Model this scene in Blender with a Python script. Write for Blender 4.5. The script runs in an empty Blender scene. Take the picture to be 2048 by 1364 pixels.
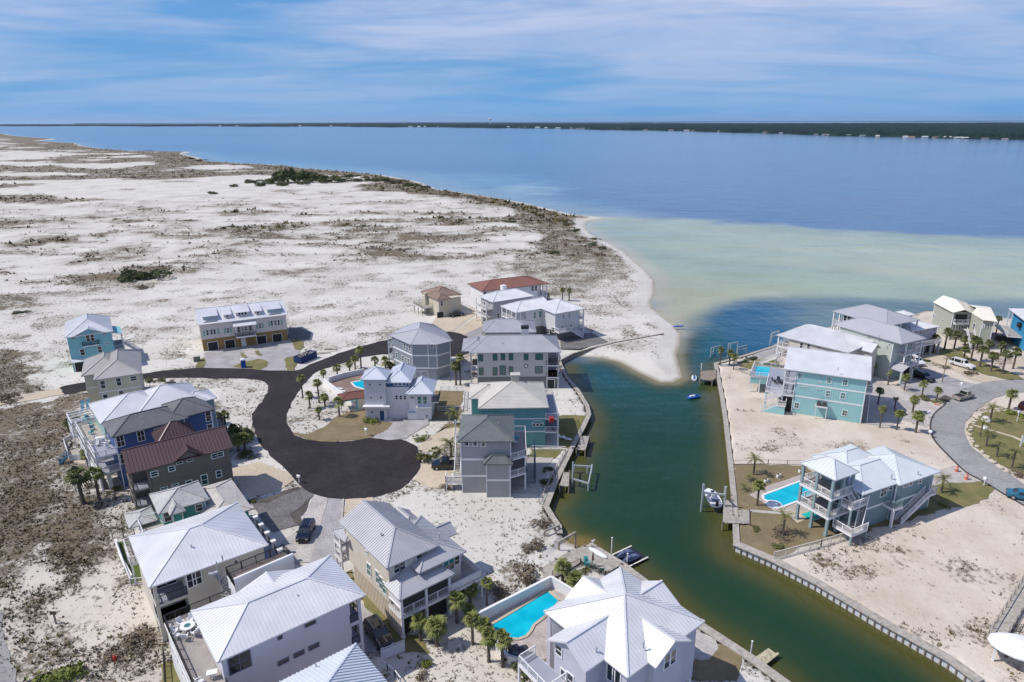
import bpy, math, random
import numpy as np
from mathutils import Vector, Matrix
random.seed(7)
RNG = np.random.default_rng(7)
S = bpy.context.scene
COL = S.collection
rad = math.radians
# ------------------------------------------------------------------ camera, sky, sun
CAM_H = 58.0; FOC = 1365.0; ROLL = rad(0.15)
PITCH = math.atan((682-243.5)/FOC)
cam = bpy.data.cameras.new('camera'); camo = bpy.data.objects.new('camera', cam); COL.objects.link(camo)
cam.sensor_width = 36; cam.lens = 36*FOC/2048; cam.clip_start = 1; cam.clip_end = 300000
R0 = Vector((1, 0, 0)); U0 = Vector((0, math.sin(PITCH), math.cos(PITCH))); D0 = Vector((0, math.cos(PITCH), -math.sin(PITCH)))
CR = R0*math.cos(ROLL)-U0*math.sin(ROLL); CU = R0*math.sin(ROLL)+U0*math.cos(ROLL)
camo.matrix_world = Matrix(((CR.x, CU.x, -D0.x, 0), (CR.y, CU.y, -D0.y, 0), (CR.z, CU.z, -D0.z, CAM_H), (0, 0, 0, 1)))
S.camera = camo
S.render.resolution_x = 1024; S.render.resolution_y = 682
S.view_settings.view_transform = 'Standard'; S.view_settings.look = 'None'
S.view_settings.exposure = 0.0; S.view_settings.gamma = 1.0; S.view_settings.use_curve_mapping = False
SUN_EL = 52; SUN_DIR = 2          # shadows fall towards +x, slightly +y
W = bpy.data.worlds.new('World'); S.world = W; W.use_nodes = True
nt = W.node_tree; nt.nodes.clear()
def nn(t, k, **kw):
    n = t.nodes.new(k)
    for a, b in kw.items(): setattr(n, a, b)
    return n
out = nn(nt, 'ShaderNodeOutputWorld'); bg = nn(nt, 'ShaderNodeBackground'); sky = nn(nt, 'ShaderNodeTexSky')
sky.sky_type = 'NISHITA'; sky.sun_disc = False; sky.sun_elevation = rad(SUN_EL)
sunv = Vector((-math.cos(rad(SUN_DIR)), -math.sin(rad(SUN_DIR)), 0))
sky.sun_rotation = math.atan2(sunv.x, sunv.y)
sky.air_density = 1.2; sky.dust_density = 0.6; sky.ozone_density = 2.5; sky.altitude = 50
tc = nn(nt, 'ShaderNodeTexCoord'); sep = nn(nt, 'ShaderNodeSeparateXYZ'); nt.links.new(tc.outputs['Generated'], sep.inputs[0])
def mth(t, op, a, b=None, clamp=False):
    m = nn(t, 'ShaderNodeMath', operation=op); m.use_clamp = clamp
    for i, v in enumerate((a, b)):
        if v is None: continue
        if isinstance(v, (int, float)): m.inputs[i].default_value = v
        else: t.links.new(v, m.inputs[i])
    return m.outputs[0]
zc = mth(nt, 'MAXIMUM', sep.outputs['Z'], 0.0); zc = mth(nt, 'ADD', zc, 0.09)
px_ = mth(nt, 'DIVIDE', sep.outputs['X'], zc); py_ = mth(nt, 'DIVIDE', sep.outputs['Y'], zc)
cmb = nn(nt, 'ShaderNodeCombineXYZ'); nt.links.new(px_, cmb.inputs[0]); nt.links.new(py_, cmb.inputs[1])
def wnoise(scale, detail, rough, sc, off, rot=0.0, dist=0.0):
    mp = nn(nt, 'ShaderNodeMapping'); mp.inputs['Scale'].default_value = sc; mp.inputs['Location'].default_value = off; mp.inputs['Rotation'].default_value = (0, 0, rot)
    nt.links.new(cmb.outputs[0], mp.inputs[0])
    n = nn(nt, 'ShaderNodeTexNoise'); n.inputs['Scale'].default_value = scale; n.inputs['Detail'].default_value = detail; n.inputs['Roughness'].default_value = rough; n.inputs['Distortion'].default_value = dist
    nt.links.new(mp.outputs[0], n.inputs[0]); return n.outputs[0]
def ramp(t, src, stops, interp='LINEAR'):
    r = nn(t, 'ShaderNodeValToRGB'); r.color_ramp.interpolation = interp
    e = r.color_ramp.elements
    while len(e) < len(stops): e.new(0.5)
    for k, (p_, c) in zip(e, stops):
        k.position = p_; k.color = (c, c, c, 1) if isinstance(c, (int, float)) else (*c, 1)
    t.links.new(src, r.inputs[0]); return r.outputs[0]
big = ramp(nt, wnoise(0.30, 7, 0.55, (0.8, 1.1, 1), (5.3, 2.2, 0), 0.35, 0.4), [(0.40, 0.0), (0.505, 1)])
fine = ramp(nt, wnoise(0.9, 10, 0.6, (0.6, 1.2, 1), (7.0, 2.0, 0), 0.6, 0.8), [(0.32, 0.35), (0.6, 1)])
cl = mth(nt, 'MULTIPLY', big, fine)
hz = ramp(nt, sep.outputs['Z'], [(0.0, 0.15), (0.05, 0.5), (0.13, 1.0)])
cl = mth(nt, 'MULTIPLY', cl, hz, True)
cl = mth(nt, 'MULTIPLY', cl, 0.95)
mixc = nn(nt, 'ShaderNodeMix', data_type='RGBA'); nt.links.new(cl, mixc.inputs[0])
tint = nn(nt, 'ShaderNodeMix', data_type='RGBA', blend_type='MULTIPLY'); tint.inputs[0].default_value = 1
nt.links.new(sky.outputs[0], tint.inputs[6]); tint.inputs[7].default_value = (0.26, 0.56, 1.15, 1)
hzm = nn(nt, 'ShaderNodeMix', data_type='RGBA'); nt.links.new(ramp(nt, sep.outputs['Z'], [(0.0, 1.0), (0.10, 0.75), (0.35, 0.0)], 'EASE'), hzm.inputs[0])
nt.links.new(tint.outputs[2], hzm.inputs[6]); hzm.inputs[7].default_value = (1.7, 4.2, 7.9, 1)
nt.links.new(hzm.outputs[2], mixc.inputs[6]); mixc.inputs[7].default_value = (5.7, 6.5, 8.8, 1)
nt.links.new(mixc.outputs[2], bg.inputs[0]); bg.inputs[1].default_value = 0.094
nt.links.new(bg.outputs[0], out.inputs[0])
sl = bpy.data.lights.new('sun', 'SUN'); sl.energy = 4.4; sl.angle = rad(0.55); sl.color = (1.0, 0.94, 0.865)
so = bpy.data.objects.new('sun', sl); COL.objects.link(so)
sdir = Vector((sunv.x*math.cos(rad(SUN_EL)), sunv.y*math.cos(rad(SUN_EL)), math.sin(rad(SUN_EL))))
so.rotation_euler = (-sdir).to_track_quat('-Z', 'Y').to_euler(); so.location = (-100, 0, 150)

# ------------------------------------------------------------------ pixel of the photograph -> point of the place
V = {'p': (0, 0, 1), 'A1': (0, 560, 3.938), 'B2': (360, 560, 3.938), 'C3': (740, 520, 3.938), 'D4': (0, 780, 3.938), 'E5': (240, 950, 3.938), 'F6': (600, 950, 3.938),
     'b1': (240, 1040, 4.096), 'b2': (760, 1040, 3.938), 'b3': (780, 760, 4.2625), 'b4': (1360, 540, 3.938), 'b5': (1640, 560, 5.0147), 'b6': (1360, 840, 3.41),
     'b7': (1060, 1000, 3.748), 'b8': (1780, 760, 5.246), 'c1': (1000, 1100, 4.876), 'c2': (640, 660, 6.82), 'c3': (1440, 660, 6.2), 'c5': (100, 780, 6.2),
     'c6': (1570, 890, 6.82), 'c7': (1040, 1000, 7.877), 'c8': (560, 1000, 3.747), 'g0': (0, 1040, 4.096), 'g1': (1500, 1040, 3.737), 'h0': (0, 300, 2.56), 'h1': (700, 320, 2.56), 'i1': (1860, 1180, 7.415)}
def ray(v, x, y):
    a = V[v]; x = a[0]+x/a[2]; y = a[1]+y/a[2]
    return (CR*((x-1024)/FOC)+CU*(-(y-682)/FOC)+D0)
def at(v, x, y, z=0.0):
    d = ray(v, x, y); t = (z-CAM_H)/d.z
    return (d.x*t, d.y*t)
def ats(v, pts, z=0.0): return [at(v, p_[0], p_[1], z) for p_ in pts]

# ------------------------------------------------------------------ materials
MATS = {}
def bsdf(name, col=(0.5, 0.5, 0.5), rough=0.6, metal=0.0, spec=0.5):
    m = bpy.data.materials.new(name); m.use_nodes = True
    b = m.node_tree.nodes['Principled BSDF']
    b.inputs['Base Color'].default_value = (*col, 1); b.inputs['Roughness'].default_value = rough
    b.inputs['Metallic'].default_value = metal; b.inputs['Specular IOR Level'].default_value = spec
    MATS[name] = m; return m, m.node_tree, b
def vary(t, b, col, amt=0.12, scale=0.6, bump=0.0, bscale=8.0, coord='Object', detail=6):
    c = nn(t, 'ShaderNodeTexCoord'); n = nn(t, 'ShaderNodeTexNoise'); n.inputs['Scale'].default_value = scale; n.inputs['Detail'].default_value = detail
    t.links.new(c.outputs[coord], n.inputs[0])
    lo = tuple(x*(1-amt) for x in col); hi = tuple(min(1, x*(1+amt*0.6)) for x in col)
    r = ramp(t, n.outputs[0], [(0.3, lo), (0.7, hi)]); t.links.new(r, b.inputs['Base Color'])
    if bump:
        n2 = nn(t, 'ShaderNodeTexNoise'); n2.inputs['Scale'].default_value = bscale; n2.inputs['Detail'].default_value = 5; t.links.new(c.outputs[coord], n2.inputs[0])
        bp = nn(t, 'ShaderNodeBump'); bp.inputs['Strength'].default_value = bump; bp.inputs['Distance'].default_value = 0.05
        t.links.new(n2.outputs[0], bp.inputs['Height']); t.links.new(bp.outputs[0], b.inputs['Normal'])
    return c
def paint(name, col, rough=0.55, amt=0.07, scale=0.5, bump=0.0, bscale=8, metal=0.0, spec=0.5):
    m, t, b = bsdf(name, col, rough, metal, spec); vary(t, b, col, amt, scale, bump, bscale); return m
def siding(name, col, period=0.16):
    m, t, b = bsdf(name, col, 0.6)
    c = nn(t, 'ShaderNodeTexCoord'); s_ = nn(t, 'ShaderNodeSeparateXYZ'); t.links.new(c.outputs['Object'], s_.inputs[0])
    f = mth(t, 'FRACT', mth(t, 'DIVIDE', s_.outputs[2], period))
    n = nn(t, 'ShaderNodeTexNoise'); n.inputs['Scale'].default_value = 0.7; n.inputs['Detail'].default_value = 6; t.links.new(c.outputs['Object'], n.inputs[0])
    r = ramp(t, n.outputs[0], [(0.3, tuple(x*0.93 for x in col)), (0.7, tuple(min(1, x*1.04) for x in col))]); t.links.new(r, b.inputs['Base Color'])
    bp = nn(t, 'ShaderNodeBump'); bp.inputs['Strength'].default_value = 0.5; bp.inputs['Distance'].default_value = 0.02
    t.links.new(f, bp.inputs['Height']); bp.invert = True; t.links.new(bp.outputs[0], b.inputs['Normal']); return m
def pavers(name, c1, c2, sx=0.45, rough=0.85, rot=0.6, mort=0.02):
    m, t, b = bsdf(name, c1, rough)
    c = nn(t, 'ShaderNodeTexCoord'); mp = nn(t, 'ShaderNodeMapping'); mp.inputs['Rotation'].default_value = (0, 0, rot); t.links.new(c.outputs['Object'], mp.inputs[0])
    k = nn(t, 'ShaderNodeTexBrick'); k.inputs['Scale'].default_value = 1.0; k.inputs['Brick Width'].default_value = sx; k.inputs['Row Height'].default_value = sx*0.5; k.inputs['Mortar Size'].default_value = mort
    k.inputs['Color1'].default_value = (*c1, 1); k.inputs['Color2'].default_value = (*c2, 1); k.inputs['Mortar'].default_value = (*[x*0.6 for x in c1], 1)
    t.links.new(mp.outputs[0], k.inputs[0])
    n = nn(t, 'ShaderNodeTexNoise'); n.inputs['Scale'].default_value = 0.35; n.inputs['Detail'].default_value = 8; t.links.new(c.outputs['Object'], n.inputs[0])
    mx = nn(t, 'ShaderNodeMix', data_type='RGBA', blend_type='MULTIPLY'); mx.inputs[0].default_value = 1
    t.links.new(k.outputs[0], mx.inputs[6]); t.links.new(ramp(t, n.outputs[0], [(0.3, 0.75), (0.7, 1.1)]), mx.inputs[7]); t.links.new(mx.outputs[2], b.inputs['Base Color'])
    bp = nn(t, 'ShaderNodeBump'); bp.inputs['Strength'].default_value = 0.4; bp.inputs['Distance'].default_value = 0.02; t.links.new(k.outputs['Fac'], bp.inputs['Height']); bp.invert = True
    t.links.new(bp.outputs[0], b.inputs['Normal']); return m
def planks(name, c1, c2, wid=0.15, rot=0.0):
    m, t, b = bsdf(name, c1, 0.8)
    c = nn(t, 'ShaderNodeTexCoord'); mp = nn(t, 'ShaderNodeMapping'); mp.inputs['Rotation'].default_value = (0, 0, rot); t.links.new(c.outputs['Object'], mp.inputs[0])
    k = nn(t, 'ShaderNodeTexBrick'); k.inputs['Scale'].default_value = 1.0; k.inputs['Brick Width'].default_value = 3.5; k.inputs['Row Height'].default_value = wid; k.inputs['Mortar Size'].default_value = 0.012
    k.inputs['Color1'].default_value = (*c1, 1); k.inputs['Color2'].default_value = (*c2, 1); k.inputs['Mortar'].default_value = (*[x*0.35 for x in c1], 1)
    t.links.new(mp.outputs[0], k.inputs[0]); t.links.new(k.outputs[0], b.inputs['Base Color']); return m

def finish(col, name, *a, **k): return paint(name, col, *a, **k)
M_WHITE = paint('white paint', (0.72, 0.72, 0.72), 0.5, 0.05)
M_TRIM = paint('white trim', (0.74, 0.74, 0.75), 0.5, 0.04)
M_WROOF = paint('white metal roofing', (0.71, 0.71, 0.715), 0.34, 0.10, 0.35, metal=0.25)
M_WROOF2 = paint('pale blue-white metal roofing', (0.56, 0.60, 0.66), 0.35, 0.06, 0.25)
M_GROOF = paint('galvanised grey metal roofing', (0.42, 0.425, 0.445), 0.4, 0.12, 0.35, metal=0.2)
M_LROOF = paint('lavender grey metal roofing', (0.39, 0.395, 0.43), 0.42, 0.05, 0.25)
M_CROOFT = paint('coursed beige roofing', (0.50, 0.48, 0.43), 0.6, 0.10, 0.5)
M_CROOF = paint('cream metal roofing', (0.72, 0.68, 0.58), 0.45, 0.05, 0.25)
M_TROOF = paint('taupe metal roofing', (0.40, 0.38, 0.36), 0.45, 0.08, 0.3)
M_MAROON = paint('dark maroon metal roofing', (0.095, 0.055, 0.058), 0.42, 0.12, 0.3)
def shingle(name, col):
    m, t, b = bsdf(name, col, 0.9)
    c = nn(t, 'ShaderNodeTexCoord'); s_ = nn(t, 'ShaderNodeSeparateXYZ'); t.links.new(c.outputs['Object'], s_.inputs[0])
    n = nn(t, 'ShaderNodeTexNoise'); n.inputs['Scale'].default_value = 3.0; n.inputs['Detail'].default_value = 10; n.inputs['Roughness'].default_value = 0.75; t.links.new(c.outputs['Object'], n.inputs[0])
    n2 = nn(t, 'ShaderNodeTexNoise'); n2.inputs['Scale'].default_value = 0.5; t.links.new(c.outputs['Object'], n2.inputs[0])
    f = mth(t, 'FRACT', mth(t, 'MULTIPLY', s_.outputs[2], 14.0))
    v = mth(t, 'ADD', mth(t, 'MULTIPLY', n.outputs[0], 0.7), mth(t, 'MULTIPLY', n2.outputs[0], 0.3))
    t.links.new(ramp(t, v, [(0.35, tuple(x*0.7 for x in col)), (0.65, tuple(min(1, x*1.25) for x in col))]), b.inputs['Base Color'])
    bp = nn(t, 'ShaderNodeBump'); bp.inputs['Strength'].default_value = 0.6; bp.inputs['Distance'].default_value = 0.02; t.links.new(f, bp.inputs['Height']); t.links.new(bp.outputs[0], b.inputs['Normal'])
    return m
M_SH_GREY = shingle('grey asphalt shingle', (0.13, 0.135, 0.145))
M_SH_GREEN = shingle('green grey asphalt shingle', (0.12, 0.14, 0.14))
M_SH_LT = shingle('pale grey shingle', (0.40, 0.40, 0.39))
M_SH_BEIGE = shingle('beige grey shingle', (0.42, 0.40, 0.375))
M_SH_BROWN = shingle('brown shingle', (0.22, 0.155, 0.12))
M_SH_RED = shingle('red brown tile', (0.21, 0.095, 0.075))
M_CEDAR = paint('plywood sheathing', (0.30, 0.19, 0.07), 0.8, 0.25, 0.8)
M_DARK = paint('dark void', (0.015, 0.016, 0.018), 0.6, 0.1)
M_BLACK = paint('black metal', (0.02, 0.02, 0.022), 0.4, 0.1)
M_WOOD = paint('weathered timber', (0.25, 0.21, 0.17), 0.85, 0.3, 2.0, 0.3)
M_WOODL = paint('pale weathered timber', (0.36, 0.33, 0.29), 0.85, 0.3, 2.0, 0.3)
M_CONC = paint('concrete', (0.42, 0.40, 0.37), 0.85, 0.12, 0.6, 0.1)
M_GLASS, _t, _b = bsdf('window glass', (0.012, 0.02, 0.024), 0.06); _b.inputs['Specular IOR Level'].default_value = 0.9
M_GLASSG, _t, _b = bsdf('green tinted glass', (0.06, 0.17, 0.155), 0.10); _b.inputs['Specular IOR Level'].default_value = 0.9
M_SHUT = paint('mint green shutter', (0.25, 0.42, 0.36), 0.6)
M_POOL, _t, _b = bsdf('pool water', (0.0, 0.42, 0.55), 0.04); _b.inputs['Specular IOR Level'].default_value = 0.5
def _pool():
    t = _t; b = _b; c = nn(t, 'ShaderNodeTexCoord'); n = nn(t, 'ShaderNodeTexNoise'); n.inputs['Scale'].default_value = 0.35; n.inputs['Detail'].default_value = 3; t.links.new(c.outputs['Object'], n.inputs[0])
    t.links.new(ramp(t, n.outputs[0], [(0.3, (0.0, 0.33, 0.47)), (0.7, (0.01, 0.50, 0.62))]), b.inputs['Base Color'])
    n2 = nn(t, 'ShaderNodeTexNoise'); n2.inputs['Scale'].default_value = 2.5; t.links.new(c.outputs['Object'], n2.inputs[0]); bp = nn(t, 'ShaderNodeBump'); bp.inputs['Strength'].default_value = 0.1; t.links.new(n2.outputs[0], bp.inputs['Height']); t.links.new(bp.outputs[0], b.inputs['Normal'])
_pool()

# ------------------------------------------------------------------ mesh helpers
class MB:
    def __init__(s): s.v = []; s.f = []
    def add(s, vs, fs):
        k = len(s.v); s.v += [tuple(q) for q in vs]; s.f += [tuple(i+k for i in f) for f in fs]; return s
    def box(s, x0, y0, z0, x1, y1, z1):
        if x1 < x0: x0, x1 = x1, x0
        if y1 < y0: y0, y1 = y1, y0
        return s.add([(x0, y0, z0), (x1, y0, z0), (x1, y1, z0), (x0, y1, z0), (x0, y0, z1), (x1, y0, z1), (x1, y1, z1), (x0, y1, z1)],
                     [(0, 3, 2, 1), (4, 5, 6, 7), (0, 1, 5, 4), (1, 2, 6, 5), (2, 3, 7, 6), (3, 0, 4, 7)])
    def bar(s, a, b, w, h=None, up=(0, 0, 1)):
        a = Vector(a); b = Vector(b); h = h or w; d = (b-a)
        if d.length < 1e-6: return s
        d.normalize(); u = Vector(up)
        if abs(d.dot(u)) > 0.99: u = Vector((1, 0, 0))
        x = d.cross(u).normalized(); y = x.cross(d).normalized()
        q = [p_+x*(w/2*i)+y*(h/2*j) for p_ in (a, b) for i, j in ((-1, -1), (1, -1), (1, 1), (-1, 1))]
        return s.add(q, [(3, 2, 1, 0), (4, 5, 6, 7), (0, 1, 5, 4), (1, 2, 6, 5), (2, 3, 7, 6), (3, 0, 4, 7)])
    def cyl(s, a, b, r0, r1=None, n=10, caps=True):
        a = Vector(a); b = Vector(b); r1 = r0 if r1 is None else r1; d = (b-a).normalized()
        u = Vector((0, 0, 1)) if abs(d.z) < 0.9 else Vector((1, 0, 0)); x = d.cross(u).normalized(); y = x.cross(d)
        q = []
        for p_, r in ((a, r0), (b, r1)):
            for i in range(n):
                t = 2*math.pi*i/n; q.append(p_+x*(r*math.cos(t))+y*(r*math.sin(t)))
        f = [(i, (i+1) % n, n+(i+1) % n, n+i) for i in range(n)]
        if caps: f += [tuple(range(n-1, -1, -1)), tuple(range(n, 2*n))]
        return s.add(q, f)
    def prism(s, pts, z0, z1):
        n = len(pts); ar = sum(pts[i][0]*pts[(i+1) % n][1]-pts[(i+1) % n][0]*pts[i][1] for i in range(n))
        if ar < 0: pts = pts[::-1]
        s.add([(x, y, z0) for x, y in pts]+[(x, y, z1) for x, y in pts],
              [tuple(range(n-1, -1, -1)), tuple(range(n, 2*n))]+[(i, (i+1) % n, n+(i+1) % n, n+i) for i in range(n)])
        return s
    def lathe(s, prof, n=12, c=(0, 0)):
        q = []
        for r, z in prof:
            for i in range(n):
                t = 2*math.pi*i/n; q.append((c[0]+r*math.cos(t), c[1]+r*math.sin(t), z))
        f = []
        for j in range(len(prof)-1):
            for i in range(n): f.append((j*n+i, j*n+(i+1) % n, (j+1)*n+(i+1) % n, (j+1)*n+i))
        f += [tuple(range(n-1, -1, -1)), tuple((len(prof)-1)*n+i for i in range(n))]
        return s.add(q, f)
    def mesh(s, name, m, smooth=False):
        me = bpy.data.meshes.new(name); me.from_pydata(s.v, [], s.f)
        if m: me.materials.append(m)
        if smooth: me.polygons.foreach_set('use_smooth', [True]*len(me.polygons))
        me.update(); return me
    def build(s, name, m, parent=None, smooth=False, **props):
        o = bpy.data.objects.new(name, s.mesh(name, m, smooth)); COL.objects.link(o)
        if parent is not None: o.parent = parent
        for k, v_ in props.items(): o[k] = v_
        return o
def link(name, me, parent=None, loc=(0, 0, 0), rz=0.0, sc=None):
    o = bpy.data.objects.new(name, me); COL.objects.link(o); o.parent = parent; o.location = loc; o.rotation_euler = (0, 0, rz)
    if sc: o.scale = sc if isinstance(sc, tuple) else (sc, sc, sc)
    return o
def thing(name, label, cat, loc=(0, 0, 0), rz=0.0, group=None):
    o = bpy.data.objects.new(name, None); COL.objects.link(o); o.location = loc; o.rotation_euler = (0, 0, rz); o.empty_display_size = 0.5
    o['label'] = label; o['category'] = cat
    if group: o['group'] = group
    return o
def tag(o, label, cat, group=None):
    o['label'] = label; o['category'] = cat
    if group: o['group'] = group
    return o

# ------------------------------------------------------------------ noise and polygon distance
def hash2(ix, iy, s):
    h = (ix.astype(np.int64)*374761393+iy.astype(np.int64)*668265263+s*982451653) & 0xffffffff
    h = ((h ^ (h >> 13))*1274126177) & 0xffffffff
    return ((h ^ (h >> 16)) & 0xffff)/65535.0
def vnoise(x, y, s=0):
    ix = np.floor(x); iy = np.floor(y); fx = x-ix; fy = y-iy; fx = fx*fx*(3-2*fx); fy = fy*fy*(3-2*fy)
    a = hash2(ix, iy, s); b = hash2(ix+1, iy, s); c = hash2(ix, iy+1, s); d = hash2(ix+1, iy+1, s)
    return (a*(1-fx)+b*fx)*(1-fy)+(c*(1-fx)+d*fx)*fy
def fbm(x, y, o=4, s=0, g=0.5):
    r = 0; a = 1; t = 0
    for i in range(o): r = r+a*vnoise(x*2**i+i*17.3, y*2**i-i*9.1, s+i); t += a; a *= g
    return r/t
def sstep(a, b, x):
    t = np.clip((x-a)/(b-a), 0, 1); return t*t*(3-2*t)
def segdist(X, Y, segs):
    d = np.full(X.shape, 1e9)
    for (ax, ay), (bx, by) in segs:
        dx, dy = bx-ax, by-ay; L = dx*dx+dy*dy+1e-12
        t = np.clip(((X-ax)*dx+(Y-ay)*dy)/L, 0, 1); d = np.minimum(d, np.hypot(X-ax-t*dx, Y-ay-t*dy))
    return d
def inside(X, Y, P):
    r = np.zeros(X.shape, bool); n = len(P)
    for i in range(n):
        ax, ay = P[i]; bx, by = P[(i+1) % n]
        if ay == by: continue
        c = ((ay > Y) != (by > Y)) & (X < (bx-ax)*(Y-ay)/(by-ay)+ax); r ^= c
    return r
def sdf(X, Y, P):
    d = segdist(X, Y, [(P[i], P[(i+1) % len(P)]) for i in range(len(P))]); return np.where(inside(X, Y, P), d, -d)

# ------------------------------------------------------------------ shorelines
NAT1 = [(0, 266), (30, 272), (115, 278), (72, 282), (150, 286), (165, 292), (200, 297), (262, 302), (382, 304), (365, 308), (400, 316), (412, 322), (480, 327), (560, 331), (620, 338), (700, 344), (770, 351), (840, 364), (872, 378), (960, 390), (1000, 397), (1050, 406), (1100, 418), (1150, 430), (1185, 433), (1214, 435), (1190, 439), (1172, 445), (1170, 456), (1185, 470), (1218, 486), (1248, 502), (1268, 521), (1292, 541), (1310, 562), (1311, 588), (1302, 602), (1307, 617), (1331, 637), (1352, 652), (1363, 670), (1361, 690), (1353, 710), (1361, 738), (1366, 755), (1347, 765), (1320, 765), (1280, 747), (1240, 725), (1205, 716), (1165, 714), (1135, 716)]
WALL1 = [(1118, 722), (1122, 733), (1136, 759), (1156, 782), (1174, 812), (1178, 830), (1168, 852), (1150, 885), (1135, 915), (1113, 960), (1092, 1014), (1104, 1034), (1117, 1053), (1119, 1066)]
NAT2 = [(1128, 1078), (1140, 1086), (1160, 1092)]
WALL2 = [(1180, 1092), (1244, 1131), (1399, 1251), (1500, 1317), (1600, 1390)]
WALL3 = [(1955, 1361), (1901, 1321), (1768, 1246), (1634, 1166), (1545, 1120), (1473, 1089), (1471, 1045), (1467, 987), (1461, 928), (1451, 840), (1444, 794), (1431, 728), (1490, 712), (1554, 692)]
NAT3 = [(1600, 672), (1650, 655), (1750, 645), (1830, 628), (1850, 622), (1880, 622), (1960, 630), (2010, 636), (2060, 640)]
A_pts = [(-9000, 3700)]+ats('p', NAT1, -1)+ats('p', WALL1)+ats('p', NAT2, -1)+ats('p', WALL2)
nA1 = 1+len(NAT1)
e_ = A_pts[-1]; A_poly = A_pts+[(e_[0]+14, e_[1]-20), (60, -60), (-9000, -60)]
b0 = at('p', *WALL3[0]); B_poly = [(400, -60), (b0[0]+30, b0[1]-28)]+ats('p', WALL3)+ats('p', NAT3, -1)+[(260, 190), (420, 210), (900, 190), (900, -60)]
natsegs = []
pA = [(-9000, 3700)]+ats('p', NAT1, -1); natsegs += list(zip(pA, pA[1:]))
q_ = ats('p', NAT2, -1); natsegs += list(zip(q_, q_[1:]))
q_ = ats('p', NAT3, -1)+[(260, 190), (420, 210), (900, 190)]; natsegs += list(zip(q_, q_[1:]))
w1 = ats('p', WALL1); w2 = ats('p', WALL2)+[A_poly[len(A_pts)]]; w3 = [B_poly[1]]+ats('p', WALL3)
wallsegs = list(zip(w1, w1[1:]))+list(zip(w2, w2[1:]))+list(zip(w3, w3[1:]))
FAN_A = np.radians(np.arange(90-62, 90+62.01, 0.25))
def fan(rr):
    R, T = np.meshgrid(rr, FAN_A, indexing='ij'); return R*np.cos(T), R*np.sin(T)
def gridmesh(name, X, Y, Z, mat, attrs=None, smooth=True):
    n, m = X.shape; me = bpy.data.meshes.new(name)
    co = np.stack([X, Y, Z], -1).reshape(-1, 3).astype(np.float32)
    i = np.arange(n*m).reshape(n, m); q = np.stack([i[:-1, :-1], i[1:, :-1], i[1:, 1:], i[:-1, 1:]], -1).reshape(-1, 4)
    me.vertices.add(len(co)); me.vertices.foreach_set('co', co.ravel()); me.loops.add(q.size); me.loops.foreach_set('vertex_index', q.ravel()[::-1] if False else q[:, ::-1].ravel())
    me.polygons.add(len(q)); me.polygons.foreach_set('loop_start', np.arange(0, q.size, 4)); me.polygons.foreach_set('use_smooth', np.full(len(q), smooth))
    me.update(calc_edges=True)
    for k, a in (attrs or {}).items():
        if a.ndim == 3:
            at_ = me.attributes.new(k, 'FLOAT_COLOR', 'POINT'); c = np.concatenate([a.reshape(-1, 3), np.ones((n*m, 1))], 1).astype(np.float32); at_.data.foreach_set('color', c.ravel())
        else:
            at_ = me.attributes.new(k, 'FLOAT', 'POINT'); at_.data.foreach_set('value', a.astype(np.float32).ravel())
    me.materials.append(mat); o = bpy.data.objects.new(name, me); COL.objects.link(o); return o
rr = np.concatenate([np.arange(18, 62, 2.0), np.arange(62, 215, 0.6), 215*1.008**np.arange(0, 260), 215*1.008**260*1.025**np.arange(1, 140)])
GX, GY = fan(rr); GD = np.hypot(GX, GY)
inA = inside(GX, GY, A_poly); inB = inside(GX, GY, B_poly); land = inA | inB
dn = segdist(GX, GY, natsegs); dw = segdist(GX, GY, wallsegs)
px2w = lambda pts, z=0: ats('p', pts, z)
DEV = px2w([(-200, 1500), (150, 1010), (100, 800), (60, 640), (300, 600), (600, 560), (820, 540), (1000, 520), (1200, 560), (1300, 700), (1500, 900), (1700, 1500)])
dev = sdf(GX, GY, DEV)
dune = np.where(inA, sstep(5, 45, -dev)*sstep(6, 40, dn), 0)
n1 = fbm(GX/34+3, GY/16+1, 3, 5); n2_ = fbm(GX/11, GY/7, 3, 9)
ridge = np.clip(n1-0.42, 0, 1)*3.2+np.clip(n2_-0.5, 0, 1)*1.4
hb = np.where(dn < dw, np.clip(-1.0+dn*0.16, -1, 0), 0.0)
hland = hb+dune*ridge*1.1+np.where(inA, 0.12*fbm(GX/3, GY/3, 2, 3)-0.06, 0)*sstep(8, 20, -dev)
hsea = np.where(dn < dw, -1.0-dn*0.12, -3.0); hsea = np.maximum(hsea, -4)
GZ = np.where(land, np.where((dw < 0.35) & (dw < dn), -3.0, hland), hsea)
GZ = GZ-0.02
# vegetation density
veg = np.where(inA, 0.16+0.34*sstep(0.42, 0.62, fbm(GX/7, GY/6, 4, 24)), 0.02+0.42*sstep(0.50, 0.66, fbm(GX/9, GY/6, 4, 25)))*np.ones_like(GX)
clump = sstep(0.42, 0.66, fbm(GX/30+9, GY/15, 5, 21))
veg = np.where(inA & (dev < 0), 0.10+0.30*sstep(0.50, 0.66, fbm(GX/11+5, GY/6, 4, 23))+0.52*clump*sstep(0, 20, -dev)+0.38*np.clip(ridge, 0, 1)+0.18*sstep(300, 1500, GD), veg)
def blob(pts, d, w=3.0, z=0):
    global veg
    s_ = sdf(GX, GY, px2w(pts, z)); ww = np.maximum(w, GD*0.012)
    k = sstep(-1, 1, (s_+(fbm(GX/(ww*1.5), GY/(ww*1.5), 4, 33)-0.5)*ww*5)/ww); veg = veg*(1-k)+d*k
blob([(-60, 700), (20, 695), (60, 720), (95, 765), (60, 798), (-60, 806)], 1.05)
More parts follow.
